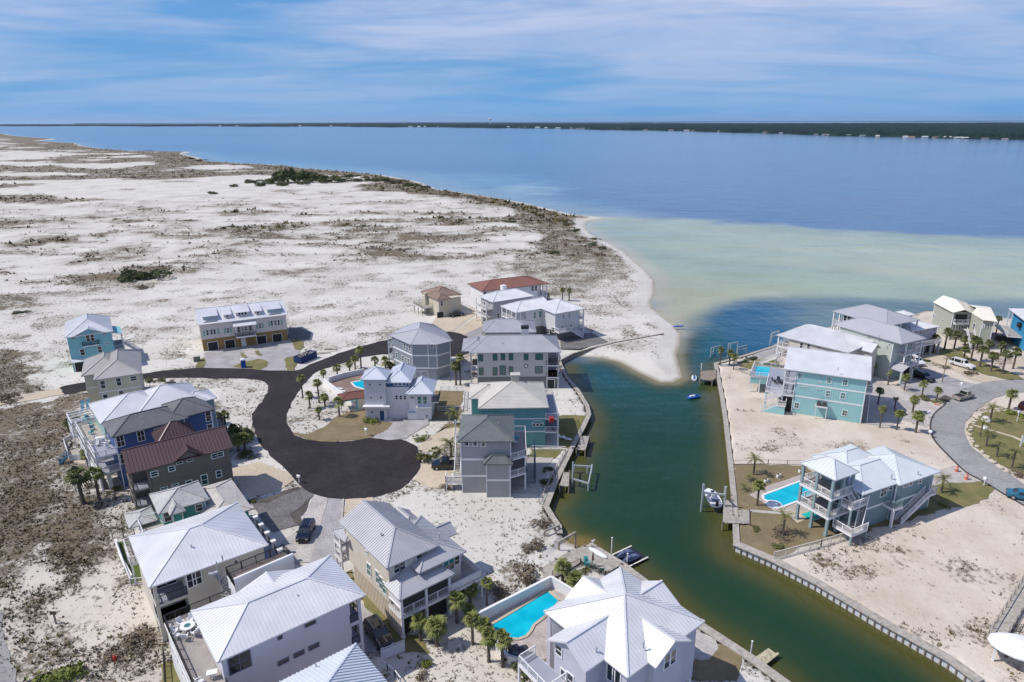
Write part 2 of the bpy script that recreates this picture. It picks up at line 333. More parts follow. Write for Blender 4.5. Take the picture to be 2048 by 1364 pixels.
blob([(-60, 818), (60, 808), (150, 792), (170, 800), (160, 860), (165, 930), (185, 985), (215, 1040), (250, 1120), (190, 1170), (130, 1220), (60, 1120), (-60, 1100)], 1.05)
blob([(-60, 1100), (60, 1120), (140, 1230), (60, 1250), (12, 1230), (-60, 1200)], 0.85)
blob([(15, 1240), (300, 1240), (330, 1364), (20, 1364)], 0.55)
blob([(260, 1270), (300, 1255), (320, 1300), (290, 1330), (230, 1320)], 0.75, 1.0)
blob([(130, 1180), (230, 1130), (290, 1260), (200, 1290), (120, 1260)], 0.25, 1.5)
blob([(-60, 266), (120, 282), (160, 292), (385, 306), (400, 325), (560, 334), (520, 345), (330, 330), (200, 312), (-60, 306)], 1.0)
blob([(-60, 272), (60, 276), (150, 292), (60, 290), (-60, 288)], 0.9)
blob([(980, 398), (1100, 424), (1160, 440), (1180, 476), (1238, 500), (1262, 530), (1205, 545), (1120, 530), (1070, 500), (1090, 470), (1010, 430)], 0.95)
blob([(860, 380), (960, 392), (1000, 402), (960, 412), (860, 396), (780, 384), (720, 366)], 1.0)
blob([(1020, 500), (1250, 525), (1240, 560), (1180, 600), (1100, 590), (990, 540)], 0.72)
blob([(230, 355), (420, 330), (520, 345), (640, 368), (600, 378), (440, 352), (300, 368)], 0.8)
blob([(1160, 590), (1200, 560), (1290, 575), (1290, 620), (1200, 610)], 0.45)
blob([(575, 800), (640, 780), (710, 820), (700, 850), (600, 868), (578, 850)], 0.42, 1.5)
blob([(860, 1000), (1085, 1010), (1100, 1060), (1060, 1160), (980, 1160), (900, 1080), (800, 980)], 0.22, 1.5)
blob([(1040, 1130), (1100, 1080), (1115, 1040), (1090, 1020), (1075, 1050), (1060, 1100), (960, 1190), (1000, 1200)], 0.62, 1.0)
blob([(1900, 1130), (2048, 1150), (2048, 1230), (1960, 1190)], 0.45, 1.5)
blob([(1720, 1080), (1800, 1050), (1830, 1065), (1740, 1100)], 0.35, 1.0)
blob([(1700, 1230), (1900, 1290), (1880, 1310), (1680, 1220)], 0.40, 1.0)
blob([(800, 1260), (900, 1230), (1000, 1300), (960, 1364), (820, 1364)], 0.26, 1.5)
farc = sstep(0.47, 0.55, fbm(GX/95+2, GY/60, 5, 77)+0.10*(fbm(GX/25, GY/22, 3, 78)-0.5)); kf = sstep(380, 700, GD)*np.where(inA, 1, 0); veg = veg*(1-kf*0.75)+kf*(0.05+1.05*farc)*0.75
band = sstep(7, 12, dn)*(1-sstep(1, 1.5, dn/(16+0.035*GD*fbm(GX/60, GY/60, 3, 80)*1.6)))*sstep(330, 430, GD)*np.where(inA, 1, 0); veg = np.maximum(veg, band*1.15)
beach = sstep(2.0, 9.0, np.where(inA, dn, 99)); veg = veg*np.where(dn < dw, beach, 1)
# lots where the sand is bare and pinkish beige
warm = np.where(inB, 1.0, 0.0)
warm = np.where(inA, sstep(-6, 6, sdf(GX, GY, px2w([(-60, 1180), (240, 1080), (330, 1100), (1100, 1180), (1200, 1500), (-60, 1500)])))*0.5, warm)
wet = np.where(dn < dw, sstep(1.6, 0.2, dn), 0.0)*1.0
def ground_mat():
    m, t, b = bsdf('sand with dune plants', rough=0.95, spec=0.2)
    g = nn(t, 'ShaderNodeNewGeometry')
    def N(sc, de, ro, stretch=(1, 1, 1)):
        mp = nn(t, 'ShaderNodeMapping'); mp.inputs['Scale'].default_value = stretch; t.links.new(g.outputs['Position'], mp.inputs[0])
        n = nn(t, 'ShaderNodeTexNoise'); n.inputs['Scale'].default_value = sc; n.inputs['Detail'].default_value = de; n.inputs['Roughness'].default_value = ro; t.links.new(mp.outputs[0], n.inputs[0]); return n.outputs[0]
    av = nn(t, 'ShaderNodeAttribute', attribute_name='veg'); aw = nn(t, 'ShaderNodeAttribute', attribute_name='warm'); ae = nn(t, 'ShaderNodeAttribute', attribute_name='wet')
    cool = ramp(t, N(0.06, 8, 0.6), [(0.3, (0.45, 0.43, 0.39)), (0.7, (0.61, 0.595, 0.55))])
    wa = ramp(t, N(0.09, 8, 0.65), [(0.3, (0.43, 0.365, 0.29)), (0.7, (0.60, 0.55, 0.485))])
    sand = nn(t, 'ShaderNodeMix', data_type='RGBA'); t.links.new(aw.outputs['Fac'], sand.inputs[0]); t.links.new(cool, sand.inputs[6]); t.links.new(wa, sand.inputs[7])
    fn = N(1.1, 9, 0.72, (1, 0.85, 1)); cn = N(0.12, 6, 0.6)
    vv = mth(t, 'ADD', fn, mth(t, 'MULTIPLY', mth(t, 'SUBTRACT', cn, 0.5), 0.7))
    th = mth(t, 'SUBTRACT', 0.655, mth(t, 'MULTIPLY', av.outputs['Fac'], 0.27))
    mk = mth(t, 'MULTIPLY', mth(t, 'SUBTRACT', vv, th), 8.0, True)
    plant = ramp(t, N(0.5, 8, 0.7), [(0.3, (0.085, 0.060, 0.032)), (0.5, (0.125, 0.092, 0.050)), (0.7, (0.21, 0.165, 0.105))])
    dk_ = nn(t, 'ShaderNodeMix', data_type='RGBA', blend_type='MULTIPLY'); t.links.new(mth(t, 'MULTIPLY', mth(t, 'SUBTRACT', av.outputs['Fac'], 0.5), 2.2, True), dk_.inputs[0]); t.links.new(plant, dk_.inputs[6]); dk_.inputs[7].default_value = (0.55, 0.55, 0.52, 1)
    mx = nn(t, 'ShaderNodeMix', data_type='RGBA'); t.links.new(mth(t, 'MULTIPLY', mk, 0.9), mx.inputs[0]); t.links.new(sand.outputs[2], mx.inputs[6]); t.links.new(dk_.outputs[2], mx.inputs[7])
    soft = mth(t, 'MULTIPLY', mth(t, 'SUBTRACT', av.outputs['Fac'], 0.25), 1.35, True)
    mx3 = nn(t, 'ShaderNodeMix', data_type='RGBA'); t.links.new(mth(t, 'MULTIPLY', soft, cn), mx3.inputs[0]); t.links.new(mx.outputs[2], mx3.inputs[6]); mx3.inputs[7].default_value = (0.17, 0.135, 0.092, 1)
    mx2 = nn(t, 'ShaderNodeMix', data_type='RGBA', blend_type='MULTIPLY'); t.links.new(ae.outputs['Fac'], mx2.inputs[0]); t.links.new(mx3.outputs[2], mx2.inputs[6]); mx2.inputs[7].default_value = (0.55, 0.5, 0.42, 1)
    t.links.new(mx2.outputs[2], b.inputs['Base Color'])
    bp = nn(t, 'ShaderNodeBump'); bp.inputs['Strength'].default_value = 0.6; bp.inputs['Distance'].default_value = 0.35
    t.links.new(mth(t, 'ADD', mth(t, 'MULTIPLY', mk, 0.7), mth(t, 'MULTIPLY', N(0.8, 6, 0.6), 0.8)), bp.inputs['Height']); t.links.new(bp.outputs[0], b.inputs['Normal'])
    return m
G_o = gridmesh('ground', GX, GY, GZ, ground_mat(), {'veg': veg, 'warm': warm, 'wet': wet}); G_o['kind'] = 'structure'
def gz(x, y):
    """height of the ground at one point"""
    i = min(len(rr)-2, max(0, int(np.searchsorted(rr, math.hypot(x, y))-1))); a = math.degrees(math.atan2(y, x)); j = int(round((a-28)/0.25)); j = min(max(j, 0), GX.shape[1]-1)
    return float(GZ[i, j])

# ------------------------------------------------------------------ water
wr = np.concatenate([np.arange(18, 60, 2.0), np.arange(60, 240, 0.8), 240*1.009**np.arange(0, 230), 240*1.009**230*1.03**np.arange(1, 135)])
WX, WY = fan(wr); WD = np.hypot(WX, WY)
wn = segdist(WX, WY, natsegs); ww_ = segdist(WX, WY, wallsegs); wa_ = np.minimum(wn, ww_)
def lerp(a, b, k): return a*(1-k[..., None])+np.array(b)*k[..., None]
wob = (fbm(WX/18, WY/18, 4, 50)-0.5)
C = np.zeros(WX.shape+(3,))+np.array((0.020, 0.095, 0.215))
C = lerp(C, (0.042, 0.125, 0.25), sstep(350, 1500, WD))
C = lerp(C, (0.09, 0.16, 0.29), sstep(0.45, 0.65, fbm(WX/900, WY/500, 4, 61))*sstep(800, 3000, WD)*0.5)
shoal = px2w([(1120, 425), (1216, 434), (1400, 441), (1600, 456), (1800, 466), (2048, 478), (2300, 495), (2300, 660), (2048, 650), (1850, 640), (1560, 660), (1400, 800), (1100, 800), (1250, 600)], -1)
far1 = px2w([(380, 300), (560, 318), (700, 330), (860, 345), (1040, 350), (1100, 372), (1115, 400), (1200, 422), (1180, 445), (900, 410), (700, 360), (400, 330)], -1)
far2 = px2w([(1010, 372), (1060, 366), (1095, 378), (1090, 392), (1040, 388)], -1)
C = lerp(C, (0.012, 0.07, 0.17), sstep(0.52, 0.64, fbm(WX/1300+3, WY/230, 4, 64))*sstep(500, 1500, WD)*0.55)
mouth = px2w([(1368, 700), (1372, 665), (1392, 632), (1432, 610), (1500, 598), (1600, 592), (1700, 590), (1790, 596), (1900, 604), (2060, 600), (2300, 640), (2300, 700), (1600, 720), (1440, 780), (1380, 780)], -1)
near = px2w([(1100, 720), (1366, 700), (1380, 660), (1450, 640), (1490, 760), (1600, 1060), (2300, 1364), (2000, 1500), (1000, 1500), (1000, 900)], -1)
def soft(P, w): return sstep(-1, 1, (sdf(WX, WY, P)+wob*w*1.6)/w)
C = lerp(C, (0.10, 0.24, 0.34), soft(far1, 45)*0.75)
C = lerp(C, (0.33, 0.42, 0.42), soft(far2, 22)*0.7)
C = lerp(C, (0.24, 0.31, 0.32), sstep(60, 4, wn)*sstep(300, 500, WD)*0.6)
ksh = soft(shoal, 15)
bars = fbm(WX/80+WY/150, WY/45+WX/110, 5, 71)
shc = lerp(np.zeros(WX.shape+(3,))+np.array((0.25, 0.315, 0.225)), (0.345, 0.375, 0.255), sstep(0.3, 0.75, bars))
shc = lerp(shc, (0.31, 0.325, 0.20), sstep(90, 10, np.hypot(WX-58, (WY-200)*0.8)))
shc = lerp(shc, (0.40, 0.37, 0.27), sstep(11, 1, wn)*0.8)
C = C*(1-ksh[..., None])+shc*ksh[..., None]
km = soft(mouth, 7)
mc = lerp(np.zeros(WX.shape+(3,))+np.array((0.004, 0.075, 0.145)), (0.09, 0.15, 0.16), sstep(75, 105, WX+(wob*30)))
C = C*(1-km[..., None])+mc*km[..., None]
kn = soft(near, 5)
canal = lerp(np.zeros(WX.shape+(3,))+np.array((0.012, 0.042, 0.021)), (0.006, 0.052, 0.042), sstep(100, 160, WY))
canal = lerp(canal, (0.003, 0.068, 0.095), sstep(138, 172, WY))
canal = lerp(canal, (0.028, 0.050, 0.016), sstep(9, 3, wa_+wob*6)*0.65)
canal = lerp(canal, (0.085, 0.075, 0.022), sstep(5.5, 1.2, wa_+wob*4)*0.75)
canal = lerp(canal, (0.20, 0.175, 0.09), sstep(3.0, 0.2, wn)*0.9)
canal = lerp(canal, (0.16, 0.115, 0.03), sstep(4.5, 1.0, np.hypot(WX-at('p', 1160, 1085)[0], WY-at('p', 1160, 1085)[1]))*0.9)
C = C*(1-kn[..., None])+canal*kn[..., None]
def water_mat():
    m, t, b = bsdf('sea water', rough=0.10, spec=0.36); b.inputs['IOR'].default_value = 1.33
    a = nn(t, 'ShaderNodeAttribute', attribute_name='tone'); g = nn(t, 'ShaderNodeNewGeometry')
    n0 = nn(t, 'ShaderNodeTexNoise'); n0.inputs['Scale'].default_value = 0.03; n0.inputs['Detail'].default_value = 8; t.links.new(g.outputs['Position'], n0.inputs[0])
    mx = nn(t, 'ShaderNodeMix', data_type='RGBA', blend_type='MULTIPLY'); mx.inputs[0].default_value = 1; t.links.new(a.outputs['Color'], mx.inputs[6]); t.links.new(ramp(t, n0.outputs[0], [(0.3, 0.86), (0.7, 1.12)]), mx.inputs[7])
    t.links.new(mx.outputs[2], b.inputs['Base Color'])
    def N(sc, st, ro=0):
        mp = nn(t, 'ShaderNodeMapping'); mp.inputs['Scale'].default_value = st; mp.inputs['Rotation'].default_value = (0, 0, ro); t.links.new(g.outputs['Position'], mp.inputs[0])
        n = nn(t, 'ShaderNodeTexNoise'); n.inputs['Scale'].default_value = sc; n.inputs['Detail'].default_value = 4; t.links.new(mp.outputs[0], n.inputs[0]); return n.outputs[0]
    h = mth(t, 'ADD', mth(t, 'MULTIPLY', N(0.9, (1, 0.4, 1), 0.5), 0.6), mth(t, 'ADD', mth(t, 'MULTIPLY', N(0.25, (1, 0.35, 1), 0.3), 1.4), mth(t, 'MULTIPLY', N(0.05, (0.35, 1, 1), 0.1), 5.0)))
    bp = nn(t, 'ShaderNodeBump'); bp.inputs['Strength'].default_value = 0.55; bp.inputs['Distance'].default_value = 0.35; t.links.new(h, bp.inputs['Height']); t.links.new(bp.outputs[0], b.inputs['Normal'])
    return m
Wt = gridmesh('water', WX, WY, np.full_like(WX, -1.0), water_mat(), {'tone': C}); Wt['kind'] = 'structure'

# ------------------------------------------------------------------ flat ground covers
def smooth_(pts, n=5, closed=True):
    P = [np.array(p_) for p_ in pts]; N = len(P); r = []
    for i in range(N if closed else N-1):
        a, b, c, d = (P[(i-1) % N], P[i], P[(i+1) % N], P[(i+2) % N]) if closed else (P[max(i-1, 0)], P[i], P[i+1], P[min(i+2, N-1)])
        for k in range(n):
            t = k/n; r.append(tuple(0.5*((2*b)+(-a+c)*t+(2*a-5*b+4*c-d)*t*t+(-a+3*b-3*c+d)*t**3)))
    if not closed: r.append(tuple(P[-1]))
    return r
def sheet(name, pts, m, z=0.02, kind='structure', sm=0, th=0.0):
    if sm: pts = smooth_(pts, sm)
    if name in ('road', 'lawn', 'gravel_bed', 'lane', 'driveway') and not th:
        am = {'lawn': .35, 'gravel_bed': .3, 'lane': .3, 'road': .22, 'driveway': .10}[name]; q = []
        for a, b in zip(pts, pts[1:]+pts[:1]):
            n = max(1, int(math.dist(a, b)/.8)); q += [(a[0]+(b[0]-a[0])*k/n, a[1]+(b[1]-a[1])*k/n) for k in range(n)]
        X = np.array([p_[0] for p_ in q]); Y = np.array([p_[1] for p_ in q]); pts = list(zip(X+(fbm(X/1.7, Y/1.7, 3, 3)-.5)*4*am, Y+(fbm(X/1.7, Y/1.7, 3, 8)-.5)*4*am))
    mb = MB()
    if th: mb.prism(pts, z-th, z)
    else:
        n = len(pts); ar = sum(pts[i][0]*pts[(i+1) % n][1]-pts[(i+1) % n][0]*pts[i][1] for i in range(n))
        if ar < 0: pts = pts[::-1]
        mb.add([(x, y, z) for x, y in pts], [tuple(range(n))])
    o = mb.build(name, m); o['kind'] = kind; return o
def asphalt(name, c, patch=0.25):
    m, t, b = bsdf(name, c, 0.9); cc = nn(t, 'ShaderNodeTexCoord')
    n = nn(t, 'ShaderNodeTexNoise'); n.inputs['Scale'].default_value = 0.12; n.inputs['Detail'].default_value = 9; n.inputs['Roughness'].default_value = 0.7; n.inputs['Distortion'].default_value = 0.8; t.links.new(cc.outputs['Object'], n.inputs[0])
    n2 = nn(t, 'ShaderNodeTexNoise'); n2.inputs['Scale'].default_value = 1.6; n2.inputs['Detail'].default_value = 6; t.links.new(cc.outputs['Object'], n2.inputs[0])
    v = mth(t, 'ADD', mth(t, 'MULTIPLY', n.outputs[0], 0.65), mth(t, 'MULTIPLY', n2.outputs[0], 0.35))
    b.inputs['Specular IOR Level'].default_value = 0.25
    n3 = nn(t, 'ShaderNodeTexNoise'); n3.inputs['Scale'].default_value = 0.16; n3.inputs['Detail'].default_value = 4; n3.inputs['Distortion'].default_value = 2.5; t.links.new(cc.outputs['Object'], n3.inputs[0])
    ln = ramp(t, n3.outputs[0], [(0.0, 1.0), (0.490, 1.0), (0.498, 0.55), (0.506, 1.0), (0.585, 1.0), (0.590, 0.7), (0.595, 1.0)])
    mx = nn(t, 'ShaderNodeMix', data_type='RGBA', blend_type='MULTIPLY'); mx.inputs[0].default_value = 1; t.links.new(ln, mx.inputs[7])
    t.links.new(ramp(t, v, [(0.35, tuple(x*(1-patch) for x in c)), (0.65, tuple(x*(1+patch) for x in c))]), mx.inputs[6]); t.links.new(mx.outputs[2], b.inputs['Base Color']); return m
M_ASPH = asphalt('fresh asphalt', (0.027, 0.024, 0.0265), 0.45)
M_ASPG = asphalt('worn grey asphalt', (0.27, 0.265, 0.265), 0.22)
M_TAN = asphalt('sandy concrete', (0.47, 0.40, 0.31), 0.14)
M_PAV = pavers('light grey pavers', (0.34, 0.33, 0.335), (0.42, 0.40, 0.40), 0.5)
M_PAVD = pavers('dark grey and shade-painted pavers', (0.13, 0.125, 0.125), (0.21, 0.20, 0.20), 0.45)
M_PAVL = pavers('pale pavers', (0.42, 0.39, 0.36), (0.52, 0.49, 0.46), 0.6)
M_PAVR = pavers('red brown pavers', (0.22, 0.15, 0.125), (0.30, 0.215, 0.18), 0.45)
M_PAVM = pavers('mottled pool pavers', (0.40, 0.35, 0.32), (0.48, 0.42, 0.38), 0.7)
def lawn(name, c1, c2):
    m, t, b = bsdf(name, c1, 0.95); cc = nn(t, 'ShaderNodeTexCoord')
    n = nn(t, 'ShaderNodeTexNoise'); n.inputs['Scale'].default_value = 0.35; n.inputs['Detail'].default_value = 10; n.inputs['Roughness'].default_value = 0.72; t.links.new(cc.outputs['Object'], n.inputs[0])
    t.links.new(ramp(t, n.outputs[0], [(0.38, c1), (0.62, c2)]), b.inputs['Base Color'])
    bp = nn(t, 'ShaderNodeBump'); bp.inputs['Strength'].default_value = 0.6; bp.inputs['Distance'].default_value = 0.15; n2 = nn(t, 'ShaderNodeTexNoise'); n2.inputs['Scale'].default_value = 4; n2.inputs['Detail'].default_value = 6; t.links.new(cc.outputs['Object'], n2.inputs[0]); t.links.new(n2.outputs[0], bp.inputs['Height']); t.links.new(bp.outputs[0], b.inputs['Normal'])
    return m
M_LAWN = lawn('dormant lawn', (0.15, 0.122, 0.062), (0.215, 0.165, 0.095))
M_LAWNG = lawn('green lawn', (0.105, 0.115, 0.032), (0.20, 0.165, 0.07))
M_LAWNV = lawn('fresh green lawn', (0.055, 0.095, 0.018), (0.10, 0.13, 0.03))
M_MULCH = lawn('dark gravel mulch', (0.05, 0.045, 0.04), (0.11, 0.10, 0.09))
def mix_(view, pts): return ats(view, pts)
Pp = lambda *q: ats('p', q)
road = Pp((122, 775), (175, 764), (283, 748), (330, 741.5), (391, 736.5), (461, 736), (530, 738), (571, 741.5), (599, 739), (629, 726), (677, 707), (716, 695), (777, 679), (840, 668), (877, 664.5), (902, 664), (928, 670), (946, 682), (950, 696), (930, 709), (890, 714), (840, 712), (776, 709), (728, 714), (690, 725), (639, 741), (622, 753), (604, 773), (588.6, 796), (576, 819), (574.5, 839), (581, 862), (601, 875), (639, 882.5), (690, 883.8), (741, 876), (792, 877.4), (822, 887), (837, 900), (842, 922), (836, 945), (815, 966), (782, 985), (748, 994), (710, 998), (672, 998), (631, 990), (600, 972), (583, 950), (555, 925), (528, 900), (511, 872), (503.5, 842), (507, 824), (522, 805), (534, 786), (536, 772), (522, 762), (480, 757.5), (432, 757), (355, 755.5), (287, 759.5), (178, 780), (127, 790))
sheet('road', road, M_ASPH, 0.06, sm=4)
sheet('lane', Pp((-60, 805), (0, 795), (60, 786), (122, 776), (127, 789), (60, 802), (0, 811), (-60, 822)), M_TAN, 0.07)
road2 = ats('b8', [(1700, 1500), (1406, 1318), (1200, 1200), (970, 1060), (800, 970), (640, 820), (480, 650), (430, 540), (430, 430), (480, 340), (590, 250), (680, 170), (780, 100), (960, 30), (1150, 5), (1406, -10), (1700, -20), (1700, 100), (1406, 130), (1260, 142), (1100, 190), (980, 262), (860, 360), (800, 440), (782, 560), (830, 660), (900, 740), (1000, 830), (1150, 930), (1300, 1020), (1406, 1090), (1700, 1280)])
sheet('road', road2, M_ASPG, 0.06, sm=4)
ed2 = smooth_(ats('b8', [(1406, 1318), (1200, 1200), (970, 1060), (800, 970), (640, 820), (480, 650), (430, 540), (430, 430), (480, 340), (590, 250)]), 4, False)
k2 = MB()
for a, b in zip(ed2, ed2[1:]): k2.bar((*a, 0.045), (*b, 0.045), 0.3, 0.1)
k2.build('kerb', paint('dark kerb seam', (0.05, 0.05, 0.055), 0.8))['kind'] = 'structure'
sheet('road', ats('g0', [(-60, 600), (0, 700), (35, 880), (62, 1050), (100, 1200), (150, 1400), (-60, 1400)]), M_ASPG, 0.05)
# left side drives and lawns
sheet('driveway', ats('B2', [(190, 575), (870, 475), (945, 560), (930, 600), (840, 610), (826, 714), (700, 715), (560, 702), (410, 697), (195, 694)]), M_PAV, 0.075)
sheet('driveway', ats('B2', [(855, 385), (940, 378), (1032, 415), (1022, 470), (960, 470), (850, 458)]), M_PAVD, 0.07)  # paving beside the townhouses, their cast shadow painted in as darker pavers
sheet('footpath', ats('B2', [(503, 560), (585, 553), (612, 602), (530, 616)]), M_PAVL, 0.082)
for pts in ([(470, 575), (504, 570), (526, 615), (490, 620)], [(588, 560), (620, 556), (642, 596), (612, 602)], [(415, 690), (450, 665), (520, 640), (610, 625), (680, 635), (695, 652), (690, 680), (640, 706), (560, 702), (440, 696)], [(870, 470), (950, 468), (980, 535), (940, 555), (905, 552), (870, 490)], [(850, 606), (935, 598), (935, 640), (910, 705), (835, 708), (830, 630)], [(125, 640), (195, 612), (205, 650), (188, 694), (120, 690)]):
    sheet('lawn', ats('B2', pts), M_LAWNG, 0.09)
sheet('lawn', ats('B2', [(880, 1205), (1000, 1212), (1120, 1160), (1240, 1082), (1340, 1040), (1470, 1010), (1480, 1090), (1560, 1110), (1660, 1122), (1680, 1135), (1640, 1172), (1490, 1243), (1290, 1273), (1080, 1268), (955, 1240)]), M_LAWN, 0.04)
sheet('driveway', ats('B2', [(1690, 1112), (1750, 1090), (1975, 1088), (1960, 1135), (1775, 1252), (1640, 1262), (1510, 1246), (1640, 1175)]), M_PAV, 0.07)
sheet('driveway', ats('b3', [(240, 565), (330, 485), (440, 430), (560, 400), (600, 420), (560, 480), (500, 530), (420, 600), (300, 615), (262, 600)]), M_TAN, 0.05)
sheet('driveway', ats('b3', [(265, 715), (360, 705), (590, 780), (510, 795), (500, 850), (430, 922), (320, 915), (210, 850), (248, 770)]), M_TAN, 0.05)
sheet('lawn', ats('b3', [(330, 480), (500, 370), (600, 360), (600, 400), (420, 420)]), M_LAWN, 0.045)
sheet('lawn', ats('C3', [(520, 1030), (740, 1030), (720, 1160), (700, 1260), (480, 1270), (500, 1150)]), M_LAWN, 0.035)
sheet('lawn', ats('b3', [(1430, 305), (1680, 300), (1660, 380), (1560, 580), (1430, 570)]), M_LAWNG, 0.035)
sheet('lawn', ats('b3', [(1200, 590), (1490, 590), (1400, 670), (1200, 655)]), M_LAWNG, 0.035)
sheet('patio', ats('b3', [(1150, 660), (1390, 665), (1350, 740), (1290, 965), (1010, 960), (1010, 800)]), M_PAVL, 0.05)
sheet('driveway', ats('C3', [(530, 440), (650, 455), (820, 400), (850, 420), (650, 560), (560, 570), (450, 545)]), M_TAN, 0.045)
sheet('driveway', ats('C3', [(655, 565), (850, 440), (885, 470), (885, 610), (800, 640), (730, 590)]), M_TAN, 0.05)
sheet('driveway', ats('C3', [(745, 585), (880, 525), (890, 620), (810, 650)]), M_ASPG, 0.075)
sheet('patio', ats('C3', [(1680, 580), (1750, 575), (1880, 645), (1650, 700), (1500, 700), (1500, 600)]), M_PAVD, 0.045)
sheet('driveway', ats('D4', [(1820, 620), (2048, 565), (2300, 660), (2330, 700), (2200, 790), (1960, 850), (1880, 770)]), M_TAN, 0.045)
sheet('driveway', ats('E5', [(1000, 200), (1160, 225), (1280, 165), (1430, 95), (1535, 160), (1500, 195), (1340, 305), (1400, 395), (1200, 455), (1060, 270)]), M_PAVD, 0.05)
sheet('gravel_bed', ats('E5', [(1050, 215), (1290, 120), (1400, 95), (1430, 110), (1280, 168), (1160, 228)]), M_MULCH, 0.06)
sheet('gravel_bed', ats('E5', [(1340, 300), (1525, 168), (1440, 320), (1430, 400), (1390, 390)]), M_MULCH, 0.06)
sheet('driveway', ats('E5', [(1535, 158), (1642, 182), (1490, 690), (1300, 700), (1230, 560), (1430, 420), (1440, 330)]), M_PAVL, 0.07)
sheet('driveway', ats('E5', [(1645, 182), (1755, 195), (1740, 690), (1700, 900), (1480, 900), (1490, 690)]), M_PAV, 0.075)
sheet('driveway', ats('E5', [(1775, 190), (1990, 165), (2000, 250), (1760, 345)]), M_TAN, 0.045)
kk = MB()
for a, b in (((1757, 195), (1725, 700)),): kk.bar((*at('E5', *a), 0.08), (*at('E5', *b), 0.08), 0.35, 0.2)
kk.build('kerb', M_PAVL)['kind'] = 'structure'
sheet('lawn', ats('F6', [(370, 765), (400, 755), (430, 810), (560, 960), (715, 1130), (830, 1262), (930, 1275), (1010, 1400), (760, 1400), (610, 1180), (480, 960), (380, 870)]), M_LAWNG, 0.04)
sheet('driveway', ats('F6', [(470, 990), (620, 1150), (760, 1400), (500, 1400), (440, 1100)]), M_PAV, 0.05)
sheet('lawn', ats('g0', [(940, 190), (1060, 190), (1190, 480), (1070, 530)]), M_LAWNV, 0.04)
sheet('lawn', ats('g0', [(1290, 1190), (1420, 1160), (1540, 1500), (1300, 1500)]), M_LAWNG, 0.06)
# right side
sheet('lawn', ats('b6', [(360, 302), (560, 303), (862, 312), (1290, 735), (1290, 742), (960, 830), (640, 935), (405, 835), (385, 640)]), M_LAWN, 0.04)
sheet('lawn', ats('b6', [(1230, 700), (1690, 540), (1700, 440), (1850, 425), (2046, 415), (2150, 460), (2046, 565), (1800, 610), (1500, 700), (1290, 745)]), M_LAWNG, 0.045)
sheet('patio', ats('b6', [(470, 512), (600, 450), (862, 363), (1000, 500), (900, 640), (800, 705), (745, 655), (640, 620), (560, 560)]), M_PAVM, 0.06)
sheet('patio', ats('c6', [(70, 920), (230, 905), (340, 905), (390, 965), (170, 1070)]), M_TAN, 0.075)
sheet('footpath', ats('b6', [(470, 610), (700, 630), (700, 645), (470, 628)]), M_PAVL, 0.055)
sheet('driveway', ats('b6', [(1690, 400), (1850, 320), (1960, 400), (2030, 425), (1850, 430), (1720, 450)]), M_PAVL, 0.05)
sheet('driveway', ats('b8', [(480, 960), (670, 900), (800, 990), (960, 1070), (860, 1060), (690, 1050), (600, 950)]), M_PAVL, 0.055)
sheet('driveway', ats('b4', [(1440, 1210), (1450, 1000), (1530, 860), (1640, 905), (1800, 960), (2040, 1080), (2000, 1180), (1940, 1240), (1760, 1180), (1640, 1230)]), M_PAVL, 0.04)
sheet('driveway', ats('b5', [(770, 1045), (900, 940), (1080, 880), (1200, 940), (1420, 1010), (1620, 1060), (1480, 1110), (1400, 1190), (1330, 1195), (1150, 1230), (870, 1110)]), M_PAV, 0.05)
sheet('driveway', ats('b5', [(940, 730), (1100, 715), (1230, 780), (1480, 900), (1700, 980), (1900, 1015), (1700, 1045), (1480, 980), (1290, 880), (1040, 790)]), M_TAN, 0.05)
sheet('driveway', ats('b5', [(1900, 760), (2100, 800), (2100, 1000), (1990, 900)]), M_TAN, 0.05)
sheet('lawn', ats('b5', [(1060, 715), (1200, 690), (1400, 690), (1480, 780), (1700, 850), (2000, 960), (2046, 1000), (1900, 1005), (1650, 950), (1440, 860), (1240, 760)]), M_LAWNG, 0.06)
sheet('doormat_plot', ats('b5', [(1185, 1190), (1250, 1155), (1335, 1190), (1245, 1245)]), M_MULCH, 0.08)
sheet('lawn', ats('b8', [(985, 345), (1180, 330), (1500, 380), (1700, 420), (1700, 1250), (1406, 1010), (1300, 960), (1150, 880), (1010, 790), (900, 700), (840, 620), (812, 530), (830, 460), (880, 400)]), M_LAWNG, 0.05)
sheet('footpath', ats('b8', [(840, 470), (880, 470), (1300, 590), (1700, 740), (1700, 800), (1280, 600)]), M_TAN, 0.06)
sheet('footpath', ats('c3', [(0, 420), (130, 430), (330, 350), (700, 170), (760, 260), (560, 370), (380, 370), (180, 450), (0, 450)]), M_PAV, 0.05)
sheet('patio', ats('c3', [(330, 350), (700, 170), (860, 230), (760, 400), (560, 370)]), M_PAVL, 0.045)
sheet('lawn', ats('c3', [(215, 445), (510, 358), (680, 372), (800, 470), (480, 480), (360, 475)]), M_LAWNG, 0.055)
sheet('patio', ats('c1', [(1900, 780), (2100, 870), (2130, 960), (2040, 1070), (1960, 1080), (1880, 1050)]), M_PAVL, 0.05)
sheet('lawn', ats('b7', [(1240, 1190), (1430, 1065), (1600, 1180), (1560, 1364), (1180, 1364)]), M_LAWN, 0.04)
sheet('patio', ats('b2', [(760, 790), (1340, 500), (1500, 590), (1500, 800), (1380, 1080), (1180, 1120), (1000, 990), (860, 900)]), M_PAVM, 0.05)

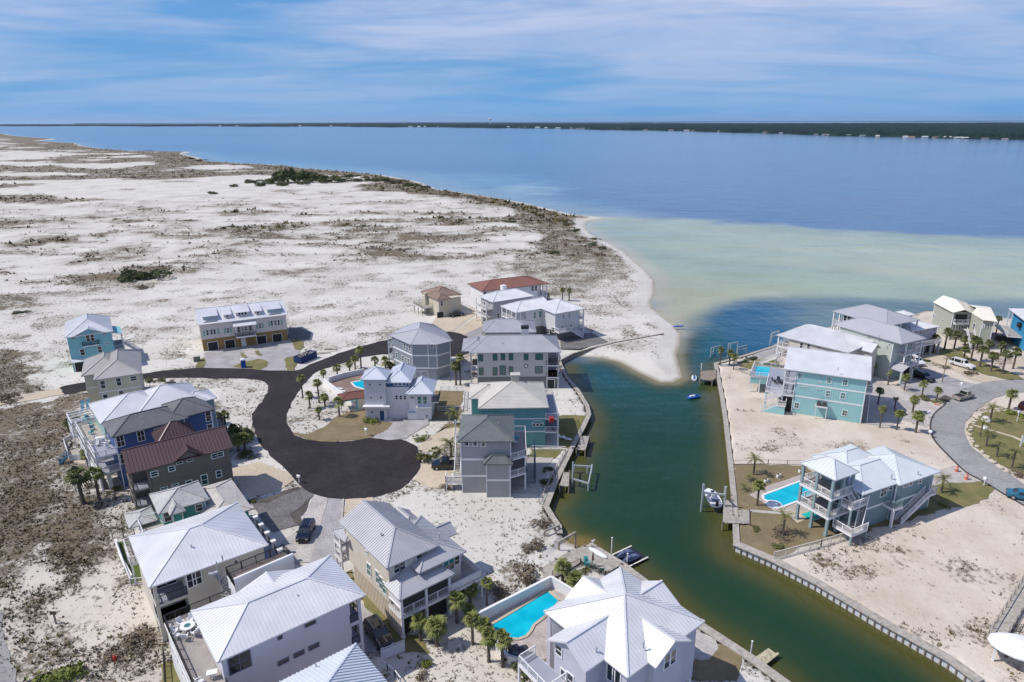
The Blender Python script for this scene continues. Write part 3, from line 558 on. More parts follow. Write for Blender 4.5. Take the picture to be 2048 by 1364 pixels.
# ------------------------------------------------------------------ seawalls, pools
def seawall(label, pts, panel=0.9, cap=0.9, m=M_WOOD, mc=M_WOODL, pm=None, z=0.0, group=None, name='seawall', big=False):
    t = thing(name, label, 'seawall', (*pts[0], 0), 0, group)
    o = Vector((*pts[0], 0)); w = MB(); c = MB(); pl = MB(); n = 0
    pan = MB().box(-0.40, -0.06, -1.45, 0.40, 0.06, -0.08).mesh('wall_panel', pm or m)
    pst = MB().cyl((0, 0, -1.7), (0, 0, 0.02), 0.13, n=8).mesh('pile', M_WOOD)
    for a, b in zip(pts, pts[1:]):
        A = Vector((*a, 0))-o; B = Vector((*b, 0))-o; L = (B-A).length; d = (B-A)/L; s = Vector((-d.y, d.x, 0))
        w.bar(A-d*0.1+Vector((0, 0, -1.3)), B+d*0.1+Vector((0, 0, -1.3)), 0.25, 2.8)
        kz = 0.13+0.004*(len(c.v)//8 % 3); c.bar(A-d*0.3+Vector((0, 0, kz)), B+d*0.3+Vector((0, 0, kz)), cap, 0.14)
        k = max(1, int(L/panel)); side = s*(0.27 if big else 0.22)
        for i in range(k):
            p_ = A+d*(L*(i+0.5)/k)+side
            if n < 290: 
                q = link('wall_panel', pan, t, p_, math.atan2(d.y, d.x), (L/k/0.9*0.98, 1, 1)); n += 1
            r_ = A+d*(L*i/k)+side*1.35
            if big: link('pile', pst, t, r_)
            else: pl.box(r_.x-0.08, r_.y-0.08, -1.7, r_.x+0.08, r_.y+0.08, 0.1)
    w.build('bulkhead', m, t); c.build('cap', mc, t)
    if pl.v: pl.build('pile', M_WOOD, t, kind='stuff')
    return t
M_PANEL = paint('pale vinyl sheet pile', (0.55, 0.57, 0.60), 0.6, 0.15, 1.5)
seawall('weathered timber bulkhead along the west bank of the canal below the teal houses', ats('p', WALL1[::-1]), 1.4)
seawall('low timber bulkhead curving across the sandy spit towards the white house', Pp((1118, 722), (1145, 708), (1185, 696), (1230, 685), (1325, 668))[::-1], 1.2, 0.5)
seawall('grey timber bulkhead beside the large white hipped roof at the bottom', ats('p', WALL2[::-1]), 1.4, 1.2)
iW = WALL3.index((1473, 1089))
seawall('long bulkhead of pale vinyl panels with a timber cap along the empty sand lot', ats('p', WALL3[:iW+1]), 0.82, 1.3, M_WOOD, M_WOODL, M_PANEL, big=True)
seawall('narrow timber bulkhead on the east bank beside the pool lawn and the bare sand', ats('p', WALL3[iW:]), 1.4, 0.9)
# ------------------------------------------------------------------ house kit
WCACHE = {}
def win_mesh(w, h, tm, gm, kind):
    key = (round(w, 2), round(h, 2), tm.name, gm.name, kind)
    if key in WCACHE: return WCACHE[key]
    f = MB(); fw = min(0.11, w*0.18, h*0.22)
    f.box(-w/2-fw*.5, -0.07, -h/2-fw*.5, -w/2+fw*.5, 0.03, h/2+fw*.5); f.box(w/2-fw*.5, -0.07, -h/2-fw*.5, w/2+fw*.5, 0.03, h/2+fw*.5)
    f.box(-w/2+fw*.5, -0.068, h/2-fw*.5, w/2-fw*.5, 0.03, h/2+fw*.5); f.box(-w/2+fw*.5, -0.068, -h/2-fw*.5, w/2-fw*.5, 0.03, -h/2+fw*.5)
    if kind in ('hung', 'double'): f.box(-w/2+fw*.5, -0.055, -0.035, w/2-fw*.5, 0.02, 0.035)
    if kind in ('double', 'door2'): f.box(-0.035, -0.06, -h/2+fw*.5, 0.035, 0.02, h/2-fw*.5)
    g = MB().box(-w/2, -0.03, -h/2, w/2, 0.02, h/2)
    WCACHE[key] = (f.mesh('window', tm), g.mesh('pane', gm)); return WCACHE[key]
class House:
    def __init__(s, name, label, x, y, ang, cat='house', group=None):
        s.x, s.y, s.a = x, y, rad(ang); s.c, s.s = math.cos(s.a), math.sin(s.a)
        s.r = thing(name, label, cat, (x, y, 0), s.a, group); s.ov = 0.5; s.hz = 0.0
    def loc(s, X, Y): return ((X-s.x)*s.c+(Y-s.y)*s.s, -(X-s.x)*s.s+(Y-s.y)*s.c)
    def L(s, v, x, y, z): return s.loc(*at(v, x, y, z))
    def wx(s, lx, ly): return (s.x+lx*s.c-ly*s.s, s.y+lx*s.s+ly*s.c)
    def part(s, name, mb, m, parent=None, **k): return mb.build(name, m, parent or s.r, **k)
    def box(s, name, *a, parent=None): return MB().box(*a[:6]).build(name, a[6], parent or s.r)
    def walls(s, x0, y0, x1, y1, z0, z1, m, batt=None, name='wall', trim=None):
        s.hz = max(s.hz, z1)
        w = s.part(name, MB().box(x0, y0, z0, x1, y1, z1), m)
        if batt:
            b = MB()
            for (ax, ay, bx, by) in ((x0, y0, x1, y0), (x1, y0, x1, y1), (x0, y1, x0, y0), (x1, y1, x0, y1)):
                L = math.hypot(bx-ax, by-ay); n = int(L/batt)
                for i in range(1, n):
                    t = i/n; px, py = ax+(bx-ax)*t, ay+(by-ay)*t; b.box(px-0.045, py-0.045, z0, px+0.045, py+0.045, z1-0.01)
            b.build('batten', m, w, kind='stuff')
        if trim:
            t = MB()
            for cx in (x0, x1):
                for cy in (y0, y1): t.box(cx-0.07, cy-0.07, z0, cx+0.07, cy+0.07, z1-0.005)
            t.build('corner_trim', trim, w, kind='stuff')
        return w
    def poly(s, pts, z0, z1, m, batt=None, name='wall', trim=None):
        s.hz = max(s.hz, z1)
        w = s.part(name, MB().prism(pts, z0, z1), m)
        if batt:
            b = MB()
            for (ax, ay), (bx, by) in zip(pts, pts[1:]+pts[:1]):
                L = math.hypot(bx-ax, by-ay); n = int(L/batt)
                for i in range(1, n):
                    t = i/n; b.bar((ax+(bx-ax)*t, ay+(by-ay)*t, z0), (ax+(bx-ax)*t, ay+(by-ay)*t, z1-.01), 0.06)
            b.build('batten', m, w, kind='stuff')
        if trim:
            t = MB()
            for ax, ay in pts: t.bar((ax, ay, z0), (ax, ay, z1-.01), 0.16)
            t.build('corner_trim', trim, w, kind='stuff')
        return w
    def band(s, x0, y0, x1, y1, z, m=None, h=0.3, e=0.05):
        b = MB(); b.box(x0-e, y0-e, z-h/2, x1+e, y0+0.02, z+h/2); b.box(x0-e, y1-0.02, z-h/2, x1+e, y1+e, z+h/2)
        b.box(x0-e+.002, y0+.02, z-h/2+.002, x0+.02, y1-.02, z+h/2-.002); b.box(x1-.02, y0+.02, z-h/2+.002, x1+e-.002, y1-.02, z+h/2-.002)
        return s.part('trim_band', b, m or M_TRIM)
    def pband(s, pts, z, h=0.35, m=None):
        b = MB()
        for p_, q in zip(pts, pts[1:]+pts[:1]): b.bar((*p_, z), (*q, z), 0.12, h)
        return s.part('trim_band', b, m or M_TRIM)
    def roof(s, faces, m, seam=0.42, caps=(), name='roof', th=0.16, ribh=0.034, ribw=0.035, parent=None, horiz=False):
        mb = MB(); idx = {}; edges = {}
        def vid(p_):
            k = (round(p_[0], 3), round(p_[1], 3), round(p_[2], 3))
            if k not in idx: idx[k] = len(mb.v); mb.v.append(k)
            return idx[k]
        F = []
        for f in faces:
            q = [Vector(p_) for p_ in f]; n = Vector((0, 0, 0))
            for i in range(len(q)): n += q[i].cross(q[(i+1) % len(q)])
            if n.z < 0: q = q[::-1]
            ii = [vid(p_) for p_ in q]; F.append(ii)
            for a, b in zip(ii, ii[1:]+ii[:1]): edges[(a, b)] = 1
        nv = len(mb.v); top = list(mb.v); mb.v += [(x, y, z-th) for x, y, z in top]
        for ii in F: mb.f.append(tuple(ii)); mb.f.append(tuple(i+nv for i in ii[::-1]))
        for (a, b) in edges:
            if (b, a) not in edges: mb.f.append((a, a+nv, b+nv, b))
        r = mb.build(name, m, parent or s.r)
        if seam:
            rb = MB()
            for ii in F:
                q = [Vector(top[i]) for i in ii]; n = Vector((0, 0, 0))
                for i in range(len(q)): n += q[i].cross(q[(i+1) % len(q)])
                n.normalize(); d = Vector((n.x, n.y, 0))
                if d.length < 0.02: d = Vector((0, -1, 0))
                d.normalize(); acr = Vector((-d.y, d.x, 0)); dn_ = acr.cross(n).normalized()
                if horiz: acr, dn_ = dn_, acr
                u = [p_.dot(acr) for p_ in q]; v_ = [p_.dot(dn_) for p_ in q]; k = math.ceil(min(u)/seam+0.2)
                org = q[0]-acr*u[0]-dn_*v_[0]
                while k*seam < max(u)-0.05:
                    c = k*seam; hit = []
                    for i in range(len(q)):
                        a, b = i, (i+1) % len(q)
                        if (u[a]-c)*(u[b]-c) < 0: t = (c-u[a])/(u[b]-u[a]); hit.append(v_[a]+(v_[b]-v_[a])*t)
                    hit.sort()
                    for j in range(0, len(hit)-1, 2):
                        if hit[j+1]-hit[j] > 0.15:
                            A = org+acr*c+dn_*hit[j]+n*ribh*0.5; B = org+acr*c+dn_*hit[j+1]+n*ribh*0.5; rb.bar(A, B, ribw, ribh, up=n)
                    k += 1
            if rb.v: rb.build('roof_seam', m, r, kind='stuff')
        cp = MB()
        for a, b in caps: cp.bar(Vector(a)+Vector((0, 0, 0.04)), Vector(b)+Vector((0, 0, 0.04)), 0.22, 0.07)
        if cp.v: cp.build('ridge_cap', m, r)
        return r
    def hip(s, x0, y0, x1, y1, z, rise, m, axis=None, ia=None, ib=None, gm=None, **k):
        Lx, Ly = x1-x0, y1-y0
        if axis is None: axis = 'x' if Lx >= Ly else 'y'
        hw = (Ly if axis == 'x' else Lx)/2; L = Lx if axis == 'x' else Ly
        ia = hw if ia is None else ia; ib = hw if ib is None else ib
        if ia+ib > L: ia = ib = L/2
        if axis == 'x': a = (x0+ia, (y0+y1)/2, z+rise); b = (x1-ib, (y0+y1)/2, z+rise)
        else: a = ((x0+x1)/2, y0+ia, z+rise); b = ((x0+x1)/2, y1-ib, z+rise)
        FL, FR, BR, BL = (x0, y0, z), (x1, y0, z), (x1, y1, z), (x0, y1, z)
        pyr = math.dist(a, b) < 0.05
        if axis == 'x':
            fc = [[FL, FR, b, a] if not pyr else [FL, FR, a], [BR, BL, a, b] if not pyr else [BR, BL, a]]
            if ia > 0: fc.append([BL, FL, a])
            if ib > 0: fc.append([FR, BR, b if not pyr else a])
            ends = [(ia, [(x0+s.ov, y0+s.ov, z), (x0+s.ov, y1-s.ov, z), (x0+s.ov, (y0+y1)/2, z+rise*(1-s.ov/hw)+.1)]), (ib, [(x1-s.ov, y0+s.ov, z), (x1-s.ov, y1-s.ov, z), (x1-s.ov, (y0+y1)/2, z+rise*(1-s.ov/hw)+.1)])]
        else:
            fc = [[FR, BR, b, a] if not pyr else [FR, BR, a], [BL, FL, a, b] if not pyr else [BL, FL, a]]
            if ia > 0: fc.append([FL, FR, a])
            if ib > 0: fc.append([BR, BL, b if not pyr else a])
            ends = [(ia, [(x0+s.ov, y0+s.ov, z), (x1-s.ov, y0+s.ov, z), ((x0+x1)/2, y0+s.ov, z+rise*(1-s.ov/hw)+.1)]), (ib, [(x0+s.ov, y1-s.ov, z), (x1-s.ov, y1-s.ov, z), ((x0+x1)/2, y1-s.ov, z+rise*(1-s.ov/hw)+.1)])]
        caps = [] if pyr else [(a, b)]
        if ia > 0: caps += [(FL, a), ((BL if axis == 'x' else FR), a)]
        if ib > 0: caps += [(BR, b), ((FR if axis == 'x' else BL), b)]
        r = s.roof(fc, m, caps=caps, **k)
        if gm:
            for i_, tri in ends:
                if i_ == 0:
                    q = [(p_[0], p_[1], p_[2]-0.2) for p_ in tri]; dx = 0.06 if axis == 'x' else 0; dy = 0 if axis == 'x' else 0.06
                    MB().add([(p_[0]-dx, p_[1]-dy, p_[2]) for p_ in q]+[(p_[0]+dx, p_[1]+dy, p_[2]) for p_ in q], [(0, 1, 2), (5, 4, 3), (0, 3, 4, 1), (1, 4, 5, 2), (2, 5, 3, 0)]).build('gable_wall', gm, s.r)
        return r
    def uz(s, A, B, v, x, y):
        d = ray(v, x, y); o = Vector((0, 0, CAM_H)); a = Vector((*s.wx(*A), 0)); b = Vector((*s.wx(*B), 0)); t = (b-a); n = Vector((t.y, -t.x, 0)).normalized()
        k = (a-o).dot(n)/d.dot(n); p_ = o+d*k; return (p_-a).dot(t)/t.length, p_.z
    def wins(s, A, B, items, kind='hung', tm=None, gm=None, zr=None):
        L = math.dist(A, B); dx, dy = (B[0]-A[0])/L, (B[1]-A[1])/L; ang = math.atan2(dy, dx)
        for it in items:
            v, x, y, w, h = it[:5]; kd = it[5] if len(it) > 5 else (kind if h > 0.8 else 'plain')
            u, z = s.uz(A, B, v, x, y); u = min(max(u, w/2+.15), L-w/2-.15); z = min(max(z, h/2+0.05), s.hz-h/2-0.22)
            s.win1((A[0]+dx*u, A[1]+dy*u), ang, z, w, h, kd, tm, gm)
    def win1(s, p_, ang, z, w, h, kind='hung', tm=None, gm=None):
        fm, pm = win_mesh(w, h, tm or M_TRIM, gm or M_GLASS, kind)
        o = link('window', fm, s.r, (p_[0]+math.sin(ang)*0.012, p_[1]-math.cos(ang)*0.012, z), ang); link('pane', pm, o); return o
    def void(s, name, A, B, v, x, y, w, h, m, d=0.06, zb=None, panel=0):
        """door, garage door or opening panel standing proud of a wall"""
        L = math.dist(A, B); dx, dy = (B[0]-A[0])/L, (B[1]-A[1])/L; ang = math.atan2(dy, dx); u, z = s.uz(A, B, v, x, y)
        if zb is not None: z = zb+h/2
        o = MB().box(-w/2, -d, -h/2, w/2, 0.02, h/2)
        f = o.build(name, m, s.r); f.location = (A[0]+dx*u, A[1]+dy*u, z); f.rotation_euler = (0, 0, ang)
        if panel:
            for i in range(panel):
                hh = h/panel; MB().box(-w/2+.06, -d-.025, -h/2+hh*i+.03, w/2-.06, -d+.005, -h/2+hh*(i+1)-.03).build('door_panel', m, f)
        fr = MB(); fr.box(-w/2-.12, -d-.03, -h/2, -w/2, 0, h/2+.12); fr.box(w/2, -d-.03, -h/2, w/2+.12, 0, h/2+.12); fr.box(-w/2, -d-.03, h/2, w/2, 0, h/2+.12); fr.build('frame', M_TRIM, f)
        return f
    def rail(s, pts, z, m=None, h=1.0, bal=0.16, closed=False, solid=False, pitch=1.8, name='railing'):
        m = m or M_TRIM; r = MB(); b = MB()
        pts = [(p_ if len(p_) == 3 else (p_[0], p_[1], z)) for p_ in pts]
        if closed: pts = pts+[pts[0]]
        for p_, q in zip(pts, pts[1:]):
            P = Vector(p_); Q = Vector(q); L = (Q-P).length
            r.bar(P+Vector((0, 0, h)), Q+Vector((0, 0, h)), 0.09, 0.07); r.bar(P+Vector((0, 0, 0.12)), Q+Vector((0, 0, 0.12)), 0.06, 0.06)
            n = max(1, round(L/pitch))
            for i in range(n+1): c = P.lerp(Q, i/n); r.box(c.x-.05, c.y-.05, c.z, c.x+.05, c.y+.05, c.z+h+.06)
            if solid: b.bar(P+Vector((0, 0, h*.5)), Q+Vector((0, 0, h*.5)), 0.03, h*.8)
            elif bal:
                k = int(L/bal)
                for i in range(1, k): c = P.lerp(Q, i/k); b.box(c.x-.014, c.y-.014, c.z+.12, c.x+.014, c.y+.014, c.z+h)
        o = r.build(name, m, s.r)
        if b.v: b.build('baluster', m, o, kind='stuff')
        return o
    def deck(s, pts, z, m=None, th=0.25, edge=None, name='deck'):
        if len(pts) == 4 and not isinstance(pts[0], (tuple, list)): x0, y0, x1, y1 = pts; pts = [(x0, y0), (x1, y0), (x1, y1), (x0, y1)]
        o = s.part(name, MB().prism(pts, z-0.06, z), m or M_DECK)
        e = MB()
        for p_, q in zip(pts, pts[1:]+pts[:1]): e.bar((*p_, z-th/2-.03), (*q, z-th/2-.03), 0.1, th)
        e.build('fascia', edge or M_TRIM, o); return o
    def post(s, x, y, z0, z1, m=None, w=0.2):
        key = ('post', round(w, 2), (m or M_TRIM).name)
        if key not in WCACHE: WCACHE[key] = MB().box(-w/2, -w/2, 0, w/2, w/2, 1).box(-w*.65, -w*.65, 0.0, w*.65, w*.65, 0.06).mesh('post', m or M_TRIM)
        return link('post', WCACHE[key], s.r, (x, y, z0), 0, (1, 1, z1-z0))
    def stair(s, a, b, w=1.1, m=None, rail=True, rm=None, name='staircase'):
        a = Vector(a); b = Vector(b); d = (b-a); h = Vector((d.x, d.y, 0)); L = h.length; u = h/L; n = Vector((-u.y, u.x, 0)); m = m or M_TRIM
        st = MB(); 
        for k in (-1, 1): st.bar(a+n*(w/2*k)-Vector((0, 0, .1)), b+n*(w/2*k)-Vector((0, 0, .1)), 0.06, 0.28)
        o = st.build(name, m, s.r); sp = MB(); N = max(3, int(abs(d.z)/0.19))
        for i in range(N):
            c = a.lerp(b, (i+.5)/N); sp.bar(c-n*(w/2), c+n*(w/2), L/N*1.05, 0.05)
        sp.build('step', rm or M_DECK, o, kind='stuff')
        if rail:
            for k in (-1, 1): s.rail([a+n*(w/2*k), b+n*(w/2*k)], 0, m)
        return o
M_DECK = paint('grey deck boards', (0.33, 0.30, 0.28), 0.75, 0.2, 1.0)
M_DECKG = paint('blue grey deck coating', (0.28, 0.30, 0.36), 0.6, 0.08, 1.0)
M_SCREEN, _t2, _b2 = bsdf('dark insect screen', (0.03, 0.032, 0.034), 0.7)

# ---- H1 turquoise house, far left
A_ = House('beach_house', 'turquoise three storey house with white hipped roof and front gable at the far left', -107.2, 156.0, 31.8)
mq = siding('turquoise siding', (0.22, 0.50, 0.54)); A_.walls(.5, .5, 9.7, 15.3, 0, 9.05, mq, trim=mq); A_.band(.5, .5, 9.7, 15.3, 6.1, mq, .2)
A_.hip(0, 0, 10.2, 15.8, 9, 2.7, M_WROOF); A_.hip(1.7, -.1, 8.4, 5, 9.0, 1.5, M_WROOF, axis='y', ia=0, ib=1, gm=mq)
F0 = ((.5, .5), (9.7, .5))
A_.wins(*F0, [('A1', 575, 462, 1.0, .35), ('A1', 825, 424, 1.0, .35), ('A1', 843, 498, 1.0, .35), ('A1', 692, 458, .8, 1.7), ('A1', 727, 452, .8, 1.7), ('A1', 650, 568, 1.0, 1.5), ('A1', 787, 545, .9, 1.5)], tm=M_TRIM)
u0, zb = A_.uz(*F0, 'A1', 715, 500); A_.deck((u0-1.2, -.3, u0+2.2, .5), zb-.2); A_.rail([(u0-1.2, .5), (u0-1.2, -.3), (u0+2.2, -.3), (u0+2.2, .5)], zb-.2, M_BLACK, .9)
A_.roof([[(9.7, 3, 8.0), (12, 3, 7.4), (12, 10, 7.4), (9.7, 10, 8.0)]], mq, None); A_.deck((9.7, 3, 12, 12), 3.4); A_.rail([(9.8, 3), (12, 3), (12, 12)], 3.4); [A_.post(11.9, y_, 0, 7.4) for y_ in (3.1, 6.5, 9.9)]
A_.stair((12, 9, 3.4), (15.5, 9, 0)); A_.void('door', (.5, .5), (9.7, .5), 'A1', 640, 690, 2.4, 2.3, M_DARK, zb=0)
A_.roof([[(.3, -1.2, 2.9), (3.2, -1.2, 2.9), (3.2, .5, 3.3), (.3, .5, 3.3)]], M_WROOF, None, name='awning')
# ---- H2
B_ = House('beach_house', 'beige three storey house with taupe metal hip roof beside the turquoise house', -84.6, 128.93, 27.8)
mb_ = siding('beige siding', (0.50, 0.465, 0.36)); B_.walls(.5, .5, 8.2, 15.7, 0, 8.55, mb_); B_.walls(-1.9, 4.4, .5, 15.3, 0, 8.55, mb_); B_.band(.5, .5, 8.2, 15.7, 5.5, None, .18); B_.band(-1.9, 4.4, .5, 15.3, 5.5, None, .18)
B_.hip(0, 0, 8.7, 16.2, 8.5, 2.3, M_TROOF, seam=.5); B_.hip(-2.4, 3.9, 6.0, 15.8, 8.5, 2.2, M_TROOF, seam=.5)
B_.wins((.5, .5), (8.2, .5), [('A1', 810, 823, .9, 1.7), ('A1', 935, 802, .9, 1.7), ('A1', 1052, 775, 1.2, 1.0), ('A1', 833, 930, .9, 1.7), ('A1', 957, 900, .9, 1.7)])
B_.deck((8.2, 1, 9.6, 6), 3.0); B_.rail([(8.2, 1), (9.6, 1), (9.6, 6)], 3.0)
# ---- H3 pale teal with bright white roof
C_ = House('beach_house', 'pale teal house under a long bright white hip roof, behind the blue house', -69.66, 105.65, 39.6)
mt = siding('pale teal siding', (0.27, 0.42, 0.40)); C_.walls(.5, .5, 12, 10.8, 0, 9.5, mt); C_.walls(12, .2, 18.5, 5, 0, 9.3, mt, trim=M_TRIM)
C_.hip(0, 0, 12.5, 11.3, 9.5, 2.3, M_WROOF); C_.hip(5.5, -.2, 17.2, 10.5, 9.55, 2.6, M_WROOF); C_.hip(13, -.5, 19, 5, 9.4, 1.2, M_WROOF)
C_.wins((12, .2), (18.5, .2), [('A1', 1690, 1010, .7, 1.2)]); C_.deck((18.5, .5, 20, 4), 3.2); C_.rail([(18.5, .5), (20, .5), (20, 4), (18.5, 4)], 3.2, M_BLACK)
for z_ in (6.2, 3.2):
    C_.deck((-2.6, 1.5, .5, 10.5), z_, M_WOODL); C_.rail([(.5, 1.5), (-2.6, 1.5), (-2.6, 10.5), (.5, 10.5)], z_)
for y_ in (1.6, 6, 10.4): C_.post(-2.5, y_, 0, 6.2, w=.25)
# pergola
C_.deck((-3, 12.5, 1.2, 18.2), 3.4, M_WOODL); C_.rail([(1.2, 12.5), (-3, 12.5), (-3, 18.2), (1.2, 18.2)], 3.4)
pg = MB()
for i in range(5): pg.bar((-3, 12.5+i*1.4, 6.2), (1.2, 12.5+i*1.4, 6.2), .14, .2)
for x_ in (-3, 1.2):
    pg.bar((x_, 12.4, 6.05), (x_, 18.3, 6.05), .14, .2)
    for y_ in (12.5, 18.1): C_.post(x_, y_, 0, 6, w=.18)
C_.part('pergola', pg, M_TRIM)
# ---- H4 blue
D_ = House('beach_house', 'deep blue house with grey shingle roof and white balconies facing the dune', -64.85, 100.46, 40.7)
mbl = siding('deep blue siding', (0.055, 0.105, 0.255)); D_.walls(.5, .5, 11.2, 7, 0, 9.55, mbl, trim=M_TRIM); D_.walls(9.5, 1.4, 16, 8.4, 0, 9.5, mbl, trim=M_TRIM)
D_.hip(0, 0, 11.8, 7.5, 9.5, 1.7, M_SH_GREY, seam=None); D_.hip(8.5, .9, 16.5, 8.9, 9.5, 1.9, M_SH_GREY, seam=None)
D_.wins((.5, .5), (11.2, .5), [('A1', 925, 1275, 1.1, 1.9, 'double'), ('A1', 1110, 1228, 1.1, 1.8, 'double'), ('A1', 1250, 1190, 1.3, 1.3, 'double'), ('D4', 950, 545, 1.1, 1.8, 'double')])
D_.wins((9.5, 1.4), (16, 1.4), [('A1', 1655, 1045, .9, 2.0), ('A1', 1680, 1155, .9, 1.4)])
for z_ in (6.2, 3.2):
    D_.deck((-2.6, 1.2, .5, 6.8), z_, M_DECKG); D_.rail([(.5, 1.2), (-2.6, 1.2), (-2.6, 6.8), (.5, 6.8)], z_)
for y_ in (1.3, 4, 6.7): D_.post(-2.5, y_, 0, 6.2, w=.28); D_.post(-2.5, y_, 6.2, 7.1, w=.16)
D_.wins((.5, 6.8), (.5, 1.2), [('c5', 745, 870, 1.8, 2.0, 'door2')])
D_.box('planter_wall', -2.6, 2, 0, -2.3, 12.5, 1.6, M_WHITE); D_.box('support_wall', -1.5, 1.6, 0, -.9, 2.0, 3.0, M_WHITE)
# ---- H5 brown
E_ = House('beach_house', 'grey brown house with maroon metal roof and cross gable, next to the deep blue house', -56.89, 90.15, 35.6)
mbr = siding('grey brown siding', (0.145, 0.125, 0.105)); E_.walls(2.8, .5, 14.5, 7.6, 0, 8.5, mbr); E_.walls(.5, 3.2, 2.8, 7.6, 0, 8.5, mbr)
E_.ov = .5; E_.hip(0, 0, 15, 8.2, 8.5, 2.2, M_MAROON, axis='x', ia=0, ib=0, gm=mbr, seam=.5, ribh=.08, ribw=.06); E_.hip(6.0, -.2, 10.8, 5, 8.5, 1.5, M_MAROON, axis='y', ia=0, ib=.5, gm=mbr, seam=.5, ribh=.08, ribw=.06)
E_.walls(5.4, 5.2, 10.4, 9.6, 8, 10, mbr); E_.hip(4.9, 4.7, 10.9, 10.1, 10, 2.2, M_MAROON, seam=.5, ribh=.08, ribw=.06)
E_.wins((2.8, .5), (14.5, .5), [('D4', 1213, 660, 1, .85), ('D4', 1352, 618, .9, .85), ('D4', 1415, 573, .9, .35), ('D4', 1497, 553, .9, .35), ('D4', 1690, 518, .9, .85), ('D4', 1735, 505, .9, .85), ('D4', 1610, 705, .95, 1.7), ('D4', 1723, 660, .8, 1.2), ('D4', 1487, 722, .9, .5), ('D4', 1380, 747, 1, .35), ('D4', 1292, 773, 1, .35)])
E_.band(2.8, .5, 14.5, 7.6, 5.3, mbr, .25)
for z_ in (5.3, 2.6): E_.deck((.3, .4, 2.8, 7.6), z_, M_DECKG, edge=mbr); E_.rail([(2.8, .4), (.35, .4), (.35, 7.6)], z_, mbr)
for x_, y_ in ((.4, .5), (.4, 3), (.4, 7.4), (2.6, .5)): E_.post(x_, y_, 0, 8.45, mbr, .25)
# ---- H6 teal with pale shingle
F_ = House('beach_house', 'teal green cottage with pale grey shingle roof behind the big beige house', -48.31, 81.3, 36.7)
mtg = siding('teal green siding', (0.055, 0.29, 0.27)); F_.walls(.5, -.1, 6, 5.4, 0, 7.5, mtg, trim=M_TRIM); F_.walls(7.4, -3.7, 10.8, 6, 0, 6, mtg)
F_.hip(0, -.6, 6.6, 5.9, 7.5, 1.4, M_SH_LT, seam=None); F_.hip(1.2, -1.8, 3.2, 3.5, 7.5, .75, M_SH_LT, axis='y', seam=None); F_.hip(5.2, -4.2, 11.3, 6.5, 6, .9, M_SH_BEIGE, seam=None)
F_.walls(1.6, -1.3, 2.8, 0, 0, 7.5, mtg, trim=M_TRIM)
F_.wins((.5, -.1), (6, -.1), [('D4', 1300, 980, .9, 1.5), ('D4', 1568, 925, .95, 1.1)])
F_.deck((-2.2, -1.4, .5, 3), 5.0, M_WOODL); F_.rail([(.5, -1.4), (-2.2, -1.4), (-2.2, 3), (.5, 3)], 5.0); [F_.post(-2.1, y_, 0, 5.0) for y_ in (-1.3, 2.9)]
F_.deck((-4.4, -3.2, -1.6, 2), 3.0, M_WOODL); F_.rail([(-1.6, -3.2), (-4.4, -3.2), (-4.4, 2), (-1.6, 2)], 3.0); [F_.post(-4.3, y_, 0, 3.0) for y_ in (-3.1, 1.9)]
F_.hip(-3.5, 1.5, 0, 6, 5.6, .5, M_SH_LT, seam=None)
# ---- H7 beige stucco, white metal roof
G_ = House('beach_house', 'beige stucco house with a broad white metal hip roof and corner porches by the dune', -41.08, 64.87, 37.4)
mst = paint('beige stucco', (0.54, 0.50, 0.42), 0.8, 0.06, 0.3, .15); G_.walls(3.8, .5, 13, 12.1, 0, 8.05, mst); G_.walls(.5, 3.4, 3.8, 12.1, 0, 8.05, mst); G_.box('porch_wall', .5, .5, 0, 3.8, 3.4, 2.4, mst)
G_.hip(0, 0, 13.5, 12.6, 8, 2.05, M_WROOF, axis='x', ia=6.0, ib=6.1, seam=.4)
G_.wins((3.8, .5), (13, .5), [('b1', 558, 502, 1.0, 1.9), ('b1', 632, 472, 1.0, 1.8), ('b1', 948, 338, .45, .45)])
for z_ in (5.1, 2.4): G_.deck((.4, .4, 3.8, 3.4), z_, M_DECKG, .35, mst)
G_.rail([(3.8, .5), (.5, .5), (.5, 3.4)], 5.1, M_BLACK); G_.rail([(3.8, .5), (.5, .5), (.5, 3.4)], 2.4, M_BLACK)
for x_, y_ in ((.6, .6), (.6, 3.2)): G_.post(x_, y_, 0, 8, mst, .35)
G_.wins((3.8, 3.4), (3.8, .5), []); G_.win1((2.2, 3.4), 0, 6.3, 2.2, 2.1, 'door2'); G_.win1((2.2, 3.4), 0, 3.5, 2.2, 2.0, 'door2')
G_.deck((13, 1.5, 15.2, 11.5), 4.6, M_DECKG, edge=M_WHITE); G_.rail([(15.1, .5), (15.1, 11.5), (13, 11.5)], 4.6, M_BLACK)
for i in range(5):
    y_ = 1.2+i*2.4; pc = MB().box(14.85, y_-.2, 0, 15.35, y_+.2, 5.9).box(14.78, y_-.28, 5.9, 15.42, y_+.28, 6.05); G_.part('pillar', pc, M_WHITE)
